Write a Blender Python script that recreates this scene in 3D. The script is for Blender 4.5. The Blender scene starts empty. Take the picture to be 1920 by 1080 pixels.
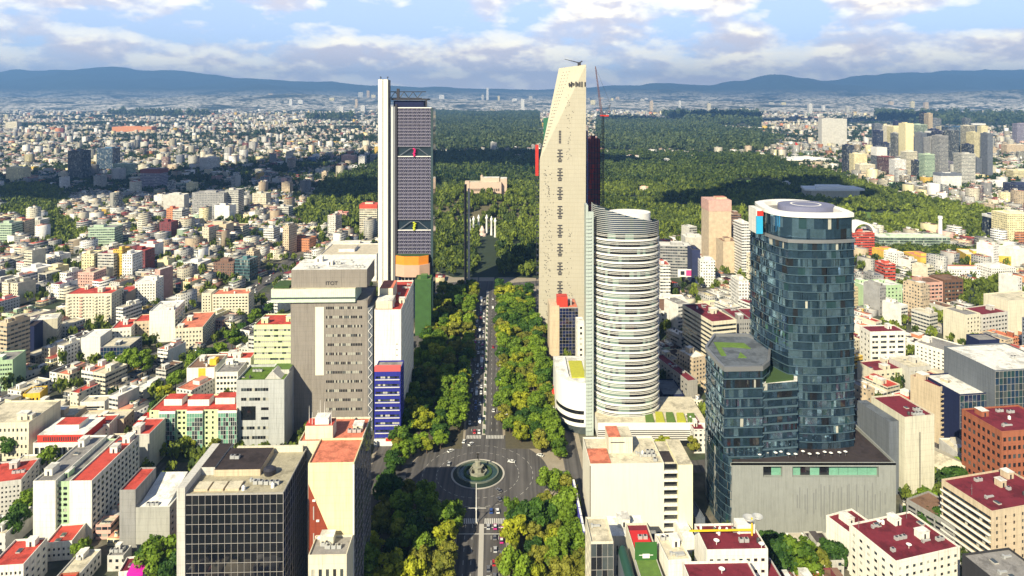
import bpy, math, random
import numpy as np
from mathutils import Vector
R = random.Random(7)
NR = np.random.RandomState(11)
# ------------------------------------------------------------------ camera, sky, sun, exposure
H, F, HY = 217.0, 1280.0, 180.0        # eye height (m), focal length and horizon row of the 1920 px wide photograph
scn = bpy.context.scene
cam = bpy.data.objects.new("camera", bpy.data.cameras.new("camera"))
scn.collection.objects.link(cam); scn.camera = cam
cam.location = (0, 0, H); cam.rotation_euler = (math.radians(90), 0, 0)
cam.data.sensor_width = 36; cam.data.lens = 24; cam.data.shift_y = -360/1920
cam.data.clip_start = 1; cam.data.clip_end = 90000
SUN = Vector((0.65, 1.2, -1.0)).normalized()          # direction the light travels
sl = bpy.data.lights.new("sun", 'SUN'); sl.energy = 4.9; sl.angle = math.radians(0.5); sl.color = (1.0, 0.89, 0.65)
so = bpy.data.objects.new("sun", sl); scn.collection.objects.link(so)
so.rotation_euler = SUN.to_track_quat('-Z', 'Y').to_euler()
scn.view_settings.view_transform = 'Standard'; scn.view_settings.look = 'None'
scn.view_settings.exposure = 0.9; scn.view_settings.gamma = 1
scn.cycles.max_bounces = 5; scn.cycles.diffuse_bounces = 2; scn.cycles.glossy_bounces = 3
scn.cycles.transmission_bounces = 2; scn.cycles.volume_bounces = 0; scn.cycles.transparent_max_bounces = 4
scn.cycles.caustics_reflective = False; scn.cycles.caustics_refractive = False
scn.cycles.use_denoising = True

def nd(nt, t, **k):
    n = nt.nodes.new(t)
    for a, v in k.items():
        if a[0] == '_': n.inputs[a[1:]].default_value = v
        else: setattr(n, a, v)
    return n
def math_(nt, op, a, b=None, c=None, clamp=False):
    n = nt.nodes.new('ShaderNodeMath'); n.operation = op; n.use_clamp = clamp
    for i, v in enumerate((a, b, c)):
        if v is None: continue
        if isinstance(v, (int, float)): n.inputs[i].default_value = v
        else: nt.links.new(v, n.inputs[i])
    return n.outputs[0]
def mix_(nt, f, a, b, mode='MIX'):
    n = nt.nodes.new('ShaderNodeMix'); n.data_type = 'RGBA'; n.blend_type = mode
    for s, v in ((n.inputs[0], f), (n.inputs[6], a), (n.inputs[7], b)):
        if isinstance(v, (int, float)): s.default_value = v
        elif isinstance(v, tuple): s.default_value = v if len(v) == 4 else (*v, 1)
        else: nt.links.new(v, s)
    return n.outputs[2]
def ramp_(nt, f, stops, interp='LINEAR'):
    n = nt.nodes.new('ShaderNodeValToRGB'); n.color_ramp.interpolation = interp
    e = n.color_ramp.elements
    while len(e) < len(stops): e.new(0.5)
    for i, (p, c) in enumerate(stops):
        e[i].position = p; e[i].color = (c, c, c, 1) if isinstance(c, (int, float)) else (*c, 1)
    nt.links.new(f, n.inputs[0]); return n.outputs[0]

w = bpy.data.worlds.new("World"); scn.world = w; w.use_nodes = True
nt = w.node_tree; nt.nodes.clear()
out = nd(nt, 'ShaderNodeOutputWorld'); bg = nd(nt, 'ShaderNodeBackground'); bg.inputs[1].default_value = 0.085
nt.links.new(bg.outputs[0], out.inputs[0])
sky = nd(nt, 'ShaderNodeTexSky', sky_type='NISHITA', sun_disc=False)
sky.sun_elevation = math.asin(-SUN.z); sky.sun_rotation = math.atan2(-SUN.x, -SUN.y)
sky.altitude = 2200; sky.air_density = 1.0; sky.dust_density = 0.4; sky.ozone_density = 1.5
tc = nd(nt, 'ShaderNodeTexCoord'); sx = nd(nt, 'ShaderNodeSeparateXYZ'); nt.links.new(tc.outputs['Generated'], sx.inputs[0])
az = math_(nt, 'ARCTAN2', sx.outputs[0], sx.outputs[1])
hl = math_(nt, 'SQRT', math_(nt, 'ADD', math_(nt, 'MULTIPLY', sx.outputs[0], sx.outputs[0]), math_(nt, 'MULTIPLY', sx.outputs[1], sx.outputs[1])))
el = math_(nt, 'ARCTAN2', sx.outputs[2], hl)
def cnoise(dx, dz, scale=1.0, det=6, rough=0.55, off=0.0, sz=2.0):
    cb = nd(nt, 'ShaderNodeCombineXYZ')
    nt.links.new(math_(nt, 'MULTIPLY', math_(nt, 'ADD', az, dx), 11*scale), cb.inputs[0])
    nt.links.new(math_(nt, 'MULTIPLY', math_(nt, 'ADD', el, dz), 11*sz*scale), cb.inputs[1])
    cb.inputs[2].default_value = off
    n = nd(nt, 'ShaderNodeTexNoise', _Scale=1.0, _Detail=det, _Roughness=rough); nt.links.new(cb.outputs[0], n.inputs['Vector'])
    return n.outputs[0]
n1 = cnoise(0, 0, 1, 8, .56, 3.1); n2 = cnoise(0.006, 0.010, 1, 5, .5, 3.1); n3 = cnoise(0, 0, .5, 5, .5, 9.7, 3.5)
elr = math_(nt, 'MULTIPLY', el, 5.0)                                  # 0..0.2 rad -> 0..1
bias = ramp_(nt, elr, [(0.0, .68), (.10, .78), (.22, .76), (.33, .66), (.43, .48), (.52, .42), (.62, .52), (.74, .60), (1.0, .45)])
big = math_(nt, 'MULTIPLY', math_(nt, 'SUBTRACT', n3, 0.5), 0.9)
dens = math_(nt, 'ADD', math_(nt, 'ADD', n1, bias), big)
mask = ramp_(nt, math_(nt, 'SUBTRACT', dens, 0.93), [(-0.0, 0.0), (0.10, .55), (.30, .97)])
lit = math_(nt, 'ADD', math_(nt, 'MULTIPLY', math_(nt, 'SUBTRACT', n1, n2), 8.0), 0.66)
lit = math_(nt, 'SUBTRACT', lit, math_(nt, 'MULTIPLY', math_(nt, 'SUBTRACT', dens, 1.02), 1.1), clamp=True)
ccol = ramp_(nt, lit, [(0.0, (6.6, 6.1, 6.4)), (.35, (7.9, 7.2, 7.0)), (.62, (9.8, 8.9, 7.7)), (1.0, (12.0, 11.0, 8.6))])
skyc = mix_(nt, 0.65, mix_(nt, 1.0, sky.outputs[0], (0.80, 0.93, 1.22), 'MULTIPLY'), (6.2, 7.2, 8.8))
up = ramp_(nt, el, [(0.0, 0.0), (0.0005, 1.0)])
fade = ramp_(nt, el, [(0.0, 1), (0.2, 1), (.45, .25), (1.0, .15)])
col = mix_(nt, math_(nt, 'MULTIPLY', mask, fade), skyc, ccol)
col = mix_(nt, ramp_(nt, elr, [(0.0, .6), (.12, .25), (.25, 0.0)]), col, (10.0, 9.0, 8.6))
col = mix_(nt, ramp_(nt, el, [(.14, 0.0), (.32, 1.0)]), col, mix_(nt, 1.0, col, (.20, .23, .32), 'MULTIPLY'))
nt.links.new(col, bg.inputs[0])

# ------------------------------------------------------------------ helpers
C = scn.collection
def X(px, Y): return (px - 960)/F*Y
def Z(py, Y): return H - (py - HY)/F*Y
def YG(py, z=0.0): return (H - z)*F/(py - HY)
def G(px, py, z=0.0):
    Y = YG(py, z); return X(px, Y), Y
RA = math.atan(0.0285)                  # the avenue leans this much to the left of the view direction
def ave(Y): return -6.9 - 0.0285*Y

MATS = {}
def principled(name, col, rough=.7, metal=0.0, spec=.5, var=.12, scale=.15, streak=0.0, bump=0.0, lines=0, stain=0, wear=0):
    if name in MATS: return MATS[name]
    m = bpy.data.materials.new(name); m.use_nodes = True; nt = m.node_tree
    p = nt.nodes['Principled BSDF']; p.inputs['Roughness'].default_value = rough
    p.inputs['Metallic'].default_value = metal; p.inputs['Specular IOR Level'].default_value = spec
    g = nd(nt, 'ShaderNodeNewGeometry')
    n = nd(nt, 'ShaderNodeTexNoise', _Scale=scale, _Detail=6.0, _Roughness=.65); nt.links.new(g.outputs[0], n.inputs['Vector'])
    f = math_(nt, 'MULTIPLY_ADD', n.outputs[0], 2*var, 1 - var)
    if lines:
        sz = nd(nt, 'ShaderNodeSeparateXYZ'); nt.links.new(g.outputs[0], sz.inputs[0]); fr = math_(nt, 'FRACT', math_(nt, 'DIVIDE', sz.outputs[2], lines))
        f = math_(nt, 'MULTIPLY', f, math_(nt, 'SUBTRACT', 1.0, math_(nt, 'MULTIPLY', math_(nt, 'LESS_THAN', fr, .07), .13)))
    if stain:
        s1 = nd(nt, 'ShaderNodeTexNoise', _Scale=.11, _Detail=5.0, _Roughness=.75); nt.links.new(g.outputs[0], s1.inputs['Vector']); s2 = nd(nt, 'ShaderNodeTexNoise', _Scale=1.3, _Detail=3.0); nt.links.new(g.outputs[0], s2.inputs['Vector'])
        f = math_(nt, 'MULTIPLY', f, math_(nt, 'SUBTRACT', 1.0, math_(nt, 'MULTIPLY', ramp_(nt, s1.outputs[0], [(.50, 0.0), (.60, 1.0)]), stain))); f = math_(nt, 'MULTIPLY', f, math_(nt, 'ADD', 1.0, math_(nt, 'MULTIPLY', ramp_(nt, s2.outputs[0], [(.60, 0.0), (.68, 1.0)]), stain*.8)))
    if wear:
        mp = nd(nt, 'ShaderNodeMapping'); mp.inputs['Scale'].default_value = (.55, .012, 1); mp.inputs['Rotation'].default_value = (0, 0, -.0285); nt.links.new(g.outputs[0], mp.inputs[0])
        s = nd(nt, 'ShaderNodeTexNoise', _Scale=1.0, _Detail=4.0); nt.links.new(mp.outputs[0], s.inputs['Vector']); f = math_(nt, 'MULTIPLY', f, ramp_(nt, s.outputs[0], [(.35, .65), (.65, 1.4)]))
    if streak:
        mp = nd(nt, 'ShaderNodeMapping'); mp.inputs['Scale'].default_value = (1.1, 1.1, .06); nt.links.new(g.outputs[0], mp.inputs[0])
        s = nd(nt, 'ShaderNodeTexNoise', _Scale=1.0, _Detail=4.0, _Roughness=.7); nt.links.new(mp.outputs[0], s.inputs['Vector'])
        f = math_(nt, 'MULTIPLY', f, math_(nt, 'SUBTRACT', 1.0, math_(nt, 'MULTIPLY', ramp_(nt, s.outputs[0], [(.45, 0.0), (.75, 1.0)]), streak)))
    v = nd(nt, 'ShaderNodeVectorMath', operation='SCALE'); v.inputs[0].default_value = col[:3]; nt.links.new(f, v.inputs['Scale'])
    nt.links.new(v.outputs[0], p.inputs['Base Color'])
    if bump:
        b = nd(nt, 'ShaderNodeBump', _Strength=bump, _Distance=.3); nt.links.new(n.outputs[0], b.inputs['Height']); nt.links.new(b.outputs[0], p.inputs['Normal'])
    MATS[name] = m; return m
def W_(name, c, **k): return principled('wall ' + name, c, rough=.85, spec=.2, var=.12, scale=.12, streak=.34, lines=3.1, **k)
def RF(name, c, **k): return principled('roof ' + name, c, rough=.8, spec=.25, var=.38, scale=.35, stain=.38, **k)
def GL(name, c, rough=.06, spec=1.0, metal=0.0): return principled('glass ' + name, c, rough=rough, spec=spec, metal=metal, var=.35, scale=.5)
wall = dict(cream=W_('cream', (.68, .64, .50)), white=W_('white', (.80, .78, .70)), grey=W_('grey', (.30, .30, .29)), taupe=W_('taupe', (.27, .245, .215)),
    pale=W_('pale', (.55, .54, .50)), beige=W_('beige', (.58, .48, .34)), yellow=W_('yellow', (.78, .50, .05)), maroon=W_('maroon', (.16, .03, .045)),
    navy=W_('navy', (.015, .022, .07)), blue=W_('blue', (.03, .035, .28)), green=W_('green', (.42, .58, .36)), lime=W_('lime', (.62, .72, .42)),
    orange=W_('orange', (.34, .12, .065)), pink=W_('pink', (.60, .36, .29)), brown=W_('brown', (.16, .09, .06)), slate=W_('slate', (.14, .16, .19)),
    red=W_('red', (.62, .06, .04)), dark=W_('dark', (.04, .04, .045)), concrete=W_('concrete', (.36, .35, .32)), butter=W_('butter', (.82, .72, .42)))
roof = dict(red=RF('red', (.50, .07, .05)), grey=RF('grey', (.26, .25, .24)), white=RF('white', (.72, .71, .66)), cream=RF('cream', (.58, .53, .40)),
    dark=RF('dark', (.045, .035, .035)), maroon=RF('maroon', (.17, .022, .035)), brown=RF('brown', (.20, .12, .08)), salmon=RF('salmon', (.62, .20, .12)),
    green=RF('green', (.10, .17, .02)), slate=RF('slate', (.12, .14, .17)))
glass = [GL('dark', (.012, .014, .018)), GL('blue', (.02, .035, .05)), GL('grey', (.06, .075, .08)), GL('curtain', (.42, .42, .36), .35, .5)]
g_black = GL('black', (.006, .007, .012), .03); g_teal = GL('teal', (.018, .05, .06), .04); g_green = GL('green', (.16, .36, .26), .12, .8)
g_navy = GL('navy', (.01, .016, .06), .05); g_palegreen = GL('pale green', (.60, .74, .56), .35, .5); g_deep = GL('deep blue', (.012, .035, .075), .05)
g_mirror = principled('glass mirror', (.27, .44, .58), rough=.05, metal=.9, var=.55, scale=.35, bump=.10)
g_mirror2 = principled('glass mirror dark', (.09, .17, .26), rough=.03, metal=.85, var=.6, scale=.5, bump=.08)
m_metal = principled('metal grey', (.32, .33, .34), rough=.4, metal=.6); m_white = principled('white paint', (.80, .79, .75), rough=.55, var=.05)
m_dark = principled('dark steel', (.025, .025, .035), rough=.5); m_mull = principled('mullion', (.42, .40, .38), rough=.5, var=.1)
m_tank = principled('tank plastic', (.05, .05, .05), rough=.6); m_ac = principled('zinc', (.50, .51, .50), rough=.5, metal=.3)
m_redsteel = principled('red steel', (.50, .03, .02), rough=.5); m_yellowsteel = principled('yellow steel', (.75, .50, .02), rough=.5)
m_asph = principled('asphalt', (.080, .075, .073), rough=.9, var=.35, scale=.06, wear=1); m_pave = principled('paving', (.30, .26, .20), rough=.9, var=.3, scale=.25)
m_kerb = principled('kerb stone', (.42, .40, .36), rough=.9); m_paint = principled('road paint', (.60, .59, .55), rough=.8, var=.3, scale=1.5)
m_bark = principled('bark', (.09, .065, .045), rough=.95, scale=2.0); m_bronze = principled('bronze', (.05, .045, .03), rough=.45, metal=.7)
m_stone = principled('stone', (.45, .42, .36), rough=.85, scale=.6); m_hedge = principled('hedge', (.035, .075, .018), rough=.95, var=.5, scale=1.5, bump=.6)
m_lawn = principled('lawn', (.10, .18, .03), rough=.95, var=.45, scale=.5); m_turf = principled('turf', (.03, .12, .02), rough=.95, var=.2, scale=.3)
m_gold = principled('yellow green sedum', (.42, .42, .04), rough=.9, var=.4, scale=.8)
m_water = principled('water', (.03, .06, .045), rough=.08, spec=.8, var=.4, scale=.8)

def facmat(name, mode):
    """wall whose colour is the face colour; windows laid out in metres by the UVs"""
    m = bpy.data.materials.new(name); m.use_nodes = True; nt = m.node_tree; p = nt.nodes['Principled BSDF']
    uv = nd(nt, 'ShaderNodeUVMap', uv_map='UVMap'); s = nd(nt, 'ShaderNodeSeparateXYZ'); nt.links.new(uv.outputs[0], s.inputs[0])
    at = nd(nt, 'ShaderNodeAttribute', attribute_name='Col')
    pu, lo, hi, pv, vl, vh = {'grid': (2.9, .26, .74, 3.1, .34, .78), 'band': (2.9, .05, .96, 3.3, .40, .84), 'curtain': (1.6, .06, .95, 3.4, .10, .92)}[mode]
    fu = math_(nt, 'FRACT', math_(nt, 'DIVIDE', s.outputs[0], pu)); fv = math_(nt, 'FRACT', math_(nt, 'DIVIDE', s.outputs[1], pv))
    def inr(v, a, b): return math_(nt, 'MULTIPLY', math_(nt, 'GREATER_THAN', v, a), math_(nt, 'LESS_THAN', v, b))
    msk = math_(nt, 'MULTIPLY', inr(fu, lo, hi), inr(fv, vl, vh))
    msk = math_(nt, 'MULTIPLY', msk, math_(nt, 'GREATER_THAN', s.outputs[1], 0.0))
    cu = math_(nt, 'FLOOR', math_(nt, 'DIVIDE', s.outputs[0], pu)); cv = math_(nt, 'FLOOR', math_(nt, 'DIVIDE', s.outputs[1], pv))
    cb = nd(nt, 'ShaderNodeCombineXYZ'); nt.links.new(cu, cb.inputs[0]); nt.links.new(cv, cb.inputs[1])
    wn = nd(nt, 'ShaderNodeTexWhiteNoise'); nt.links.new(cb.outputs[0], wn.inputs[0])
    if mode == 'grid': msk = math_(nt, 'MULTIPLY', msk, math_(nt, 'LESS_THAN', wn.outputs[0], .86))
    gc = ramp_(nt, wn.outputs[0], [(0.0, (.015, .018, .025)), (.5, (.03, .04, .05)), (.8, (.09, .11, .12)), (.97, (.35, .36, .32))])
    g = nd(nt, 'ShaderNodeNewGeometry'); n = nd(nt, 'ShaderNodeTexNoise', _Scale=.22, _Detail=5.0, _Roughness=.7); nt.links.new(g.outputs[0], n.inputs['Vector'])
    wc = mix_(nt, 1.0, at.outputs[0], ramp_(nt, n.outputs[0], [(.3, .72), (.7, 1.12)]), 'MULTIPLY')
    nt.links.new(mix_(nt, msk, wc, gc), p.inputs['Base Color'])
    nt.links.new(math_(nt, 'MULTIPLY_ADD', msk, -.65, .82), p.inputs['Roughness'])
    return m
FAC = {k: facmat('facade ' + k, k) for k in ('grid', 'band', 'curtain')}
RGBW = dict(ivy=(.04, .11, .025), cream=(.68, .63, .49), white=(.76, .75, .71), grey=(.34, .34, .34), pale=(.56, .55, .50), beige=(.58, .47, .33), yellow=(.75, .50, .08), maroon=(.20, .05, .06),
    navy=(.02, .03, .09), blue=(.05, .13, .26), green=(.42, .55, .40), orange=(.58, .24, .12), pink=(.62, .38, .32), brown=(.20, .12, .09), slate=(.15, .17, .21), red=(.55, .08, .05), teal=(.08, .2, .22), lilac=(.30, .28, .38), butter=(.78, .70, .42))
RGBR = dict(red=(.46, .08, .06), grey=(.28, .27, .26), white=(.72, .70, .65), cream=(.56, .50, .38), brown=(.22, .13, .09), dark=(.07, .06, .06), salmon=(.58, .24, .16), green=(.12, .2, .05), maroon=(.24, .03, .04), slate=(.13, .15, .18), orange=(.5, .2, .1), pink=(.5, .3, .25), navy=(.03, .04, .08))

class MB:
    def __init__(s): s.v = []; s.f = []; s.m = []; s.uv = []; s.c = []
    def quad(s, a, b, c, d, mi=0, uv=None, col=None):
        i = len(s.v); s.v += [tuple(a), tuple(b), tuple(c), tuple(d)]; s.f.append((i, i+1, i+2, i+3)); s.m.append(mi); s.uv.append(uv); s.c.append(col)
    def poly(s, pts, mi=0, col=None):
        i = len(s.v); s.v += [tuple(p) for p in pts]; s.f.append(tuple(range(i, i+len(pts)))); s.m.append(mi); s.uv.append(None); s.c.append(col)
    def box(s, x0, x1, y0, y1, z0, z1, mi=0, top=None, uvw=False, col=None, tcol=None, bottom=False):
        P = [(x0, y0), (x1, y0), (x1, y1), (x0, y1)]
        s.prism(P, z0, z1, mi, top, uvw, col, tcol, bottom)
    def prism(s, P, z0, z1, mi=0, top=None, uvw=False, col=None, tcol=None, bottom=False):
        t = 0.0
        for k in range(len(P)):
            a, b = P[k], P[(k+1) % len(P)]; L = math.hypot(b[0]-a[0], b[1]-a[1])
            uv = ((t, .01), (t+L, .01), (t+L, z1-z0), (t, z1-z0)) if uvw else None
            s.quad((*a, z0), (*b, z0), (*b, z1), (*a, z1), mi, uv, col); t += L
        s.poly([(*p, z1) for p in P], mi if top is None else top, tcol or col)
        if bottom: s.poly([(*p, z0) for p in reversed(P)], mi, col)
    def obox(s, c, u, L, W, z0, z1, mi=0):
        """box of length L along unit u, width W, centred on c"""
        ux, uy = u; vx, vy = -uy, ux
        P = [(c[0]+sx*L/2*ux+sy*W/2*vx, c[1]+sx*L/2*uy+sy*W/2*vy) for sx, sy in ((-1, -1), (1, -1), (1, 1), (-1, 1))]
        s.prism(P, z0, z1, mi, bottom=True)
    def tube(s, p, q, r0, r1=None, n=6, mi=0, cap=True):
        p = Vector(p); q = Vector(q); r1 = r0 if r1 is None else r1; d = (q-p).normalized()
        a = d.orthogonal().normalized(); b = d.cross(a); i = len(s.v)
        for c, r in ((p, r0), (q, r1)):
            for k in range(n):
                t = 2*math.pi*k/n; s.v.append(tuple(c + r*(math.cos(t)*a + math.sin(t)*b)))
        for k in range(n):
            s.f.append((i+k, i+(k+1) % n, i+n+(k+1) % n, i+n+k)); s.m.append(mi); s.uv.append(None); s.c.append(None)
        if cap:
            s.f.append(tuple(i+n+k for k in range(n))); s.m.append(mi); s.uv.append(None); s.c.append(None)
    def lathe(s, c, prof, n=32, mi=0):
        i = len(s.v); N = len(prof)
        for r, z in prof:
            for k in range(n):
                t = 2*math.pi*k/n; s.v.append((c[0]+r*math.cos(t), c[1]+r*math.sin(t), c[2]+z))
        for j in range(N-1):
            for k in range(n):
                s.f.append((i+j*n+k, i+j*n+(k+1) % n, i+(j+1)*n+(k+1) % n, i+(j+1)*n+k)); s.m.append(mi); s.uv.append(None); s.c.append(None)
    def build(s, name, mats, parent=None, loc=None, smooth=False):
        me = bpy.data.meshes.new(name); me.from_pydata(s.v, [], s.f)
        for m in (mats if isinstance(mats, (list, tuple)) else [mats]): me.materials.append(m)
        me.polygons.foreach_set('material_index', s.m)
        if any(u is not None for u in s.uv) or any(c is not None for c in s.c):
            ul = me.uv_layers.new(name='UVMap'); U = []; K = []
            for f, u, c in zip(s.f, s.uv, s.c):
                U += [x for p in (u or [(0, -1)]*len(f)) for x in p]; K += list((*(c or (.5, .5, .5)), 1))*len(f)
            ul.data.foreach_set('uv', U); ca = me.color_attributes.new('Col', 'FLOAT_COLOR', 'CORNER'); ca.data.foreach_set('color', K)
        if smooth: me.polygons.foreach_set('use_smooth', [True]*len(s.f))
        me.update(); o = bpy.data.objects.new(name, me); C.objects.link(o)
        if parent: o.parent = parent
        if loc: o.location = loc
        return o
def root(name, label, cat, loc=(0, 0, 0), rz=0.0, group=None):
    o = bpy.data.objects.new(name, None); o.empty_display_size = 2; C.objects.link(o); o.location = loc; o.rotation_euler = (0, 0, rz)
    o['label'] = label; o['category'] = cat
    if group: o['group'] = group
    return o
def tag(o, label=None, cat=None, group=None, kind=None):
    for k, v in (('label', label), ('category', cat), ('group', group), ('kind', kind)):
        if v: o[k] = v
    return o
def copy_tree(o, parent=None):
    c = o.copy(); C.objects.link(c); c.parent = parent
    for ch in o.children: copy_tree(ch, c)
    return c
def ordinal(n):
    base = ['zeroth', 'first', 'second', 'third', 'fourth', 'fifth', 'sixth', 'seventh', 'eighth', 'ninth', 'tenth', 'eleventh', 'twelfth', 'thirteenth', 'fourteenth', 'fifteenth', 'sixteenth', 'seventeenth', 'eighteenth', 'nineteenth']
    if n < 20: return base[n]
    t = {2: 'twent', 3: 'thirt', 4: 'fort', 5: 'fift', 6: 'sixt', 7: 'sevent', 8: 'eight', 9: 'ninet'}[n//10]
    return t + 'ieth' if n % 10 == 0 else t + 'y-' + base[n % 10]

def npmesh(name, V, Fq, mats, col=None, uv=None, mi=None, parent=None, smooth=False):
    """V (n,3), Fq (m,k) faces of k corners, col (m,3) per face, uv (m,k,2)"""
    me = bpy.data.meshes.new(name); m, k = Fq.shape
    me.vertices.add(len(V)); me.vertices.foreach_set('co', V.astype(np.float32).ravel())
    me.loops.add(m*k); me.loops.foreach_set('vertex_index', Fq.astype(np.int32).ravel())
    me.polygons.add(m); me.polygons.foreach_set('loop_start', np.arange(0, m*k, k, dtype=np.int32)); me.polygons.foreach_set('loop_total', np.full(m, k, dtype=np.int32))
    for x in (mats if isinstance(mats, (list, tuple)) else [mats]): me.materials.append(x)
    if mi is not None: me.polygons.foreach_set('material_index', mi.astype(np.int32))
    if uv is not None: me.uv_layers.new(name='UVMap').data.foreach_set('uv', uv.astype(np.float32).ravel())
    if col is not None:
        c4 = np.concatenate([col, np.ones((m, 1))], 1); ca = me.color_attributes.new('Col', 'FLOAT_COLOR', 'CORNER')
        ca.data.foreach_set('color', np.repeat(c4, k, 0).astype(np.float32).ravel())
    if smooth: me.polygons.foreach_set('use_smooth', np.ones(m, dtype=bool))
    me.update(calc_edges=True); me.validate()
    o = bpy.data.objects.new(name, me); C.objects.link(o)
    if parent: o.parent = parent
    return o

# ------------------------------------------------------------------ building kit
FOOT = []      # footprints of placed buildings: (x, y, cos, sin, w, d)
LAND = []      # landmarks for labels: (x, y, phrase)
def wallface(body, o, u, W, z0, z1, cols, rows, dep, groups, pane=1.5, gm=(0, 1, 2, 3), gw=(5, 3, 2, 1), wm=0, ind=False, pname='window_band'):
    """wall from o along u with openings cols x rows; reveals in the body, panes in groups"""
    n = (u[1], -u[0])
    def P(t, z, d=0.0): return (o[0]+u[0]*t-n[0]*d, o[1]+u[1]*t-n[1]*d, z)
    zz = z0
    for (a, b) in rows:
        if a > zz: body.quad(P(0, zz), P(W, zz), P(W, a), P(0, a), wm)
        t = 0.0; g = None
        for (c, d) in cols:
            if c > t: body.quad(P(t, a), P(c, a), P(c, b), P(t, b), wm)
            body.quad(P(c, a), P(d, a), P(d, a, dep), P(c, a, dep), wm); body.quad(P(c, b, dep), P(d, b, dep), P(d, b), P(c, b), wm)
            body.quad(P(c, a), P(c, a, dep), P(c, b, dep), P(c, b), wm); body.quad(P(d, a, dep), P(d, a), P(d, b), P(d, b, dep), wm)
            if g is None or ind: g = MB(); groups.append((pname if not ind else 'window', g))
            k = max(1, int(round((d-c)/pane)))
            for j in range(k):
                e0, e1 = c+(d-c)*j/k + (.06 if j else 0), c+(d-c)*(j+1)/k - (.06 if j < k-1 else 0)
                g.quad(P(e0, a, dep-.02), P(e1, a, dep-.02), P(e1, b, dep-.02), P(e0, b, dep-.02), R.choices(gm, (tuple(gw)+(1,)*9)[:len(gm)])[0])
            if k > 1: g.quad(P(c, a, dep), P(d, a, dep), P(d, b, dep), P(c, b, dep), 4)
            t = d
        if t < W: body.quad(P(t, a), P(W, a), P(W, b), P(t, b), wm)
        zz = b
    if zz < z1: body.quad(P(0, zz), P(W, zz), P(W, z1), P(0, z1), wm)
def layout(st, W, z0, z1):
    k = st[0]
    if k == 'blank': return [], []
    nf = st[1]; fh = (z1-z0-2.5)/nf
    if k == 'band':
        m = st[2] if len(st) > 2 else 1.0; fr = st[3] if len(st) > 3 else .42
        a0, a1 = (st[4] if len(st) > 4 else (m/W, 1-m/W))
        return [(W*a0, W*a1)], [(z0+1.2+fh*(i+.5-fr/2), z0+1.2+fh*(i+.5+fr/2)) for i in range(nf)]
    nb = st[2]; ww = st[3] if len(st) > 3 else .45; hh = st[4] if len(st) > 4 else .45; bw = (W-1.0)/nb
    return [(.5+bw*(j+.5-ww/2), .5+bw*(j+.5+ww/2)) for j in range(nb)], [(z0+1.2+fh*(i+.5-hh/2), z0+1.2+fh*(i+.5+hh/2)) for i in range(nf)]
def curtain(grp, mull, o, u, W, z0, z1, nb, nf, jit=.0, gm=(0,), proud=.12, mt=.10):
    n = (u[1], -u[0])
    def P(t, z, d=0.0): return (o[0]+u[0]*t-n[0]*d, o[1]+u[1]*t-n[1]*d, z)
    for i in range(nf):
        for j in range(nb):
            a, b = W*j/nb, W*(j+1)/nb; c, d = z0+(z1-z0)*i/nf, z0+(z1-z0)*(i+1)/nf
            q = [R.uniform(0, jit) for _ in range(3)]; q.append(q[0]+q[2]-q[1])
            grp.quad(P(a, c, q[0]), P(b, c, q[1]), P(b, d, q[2]), P(a, d, q[3]), R.choice(gm))
    if mull is not None:
        for j in range(nb+1):
            t = W*j/nb; mull.obox(((P(t, 0, -proud/2))[0], (P(t, 0, -proud/2))[1]), u, mt, proud, z0, z1)
        for i in range(nf+1):
            z = z0+(z1-z0)*i/nf; c = P(W/2, 0, -proud/2*.8); mull.obox((c[0], c[1]), u, W, proud*.8, z-mt/2, z+mt/2)
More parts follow.
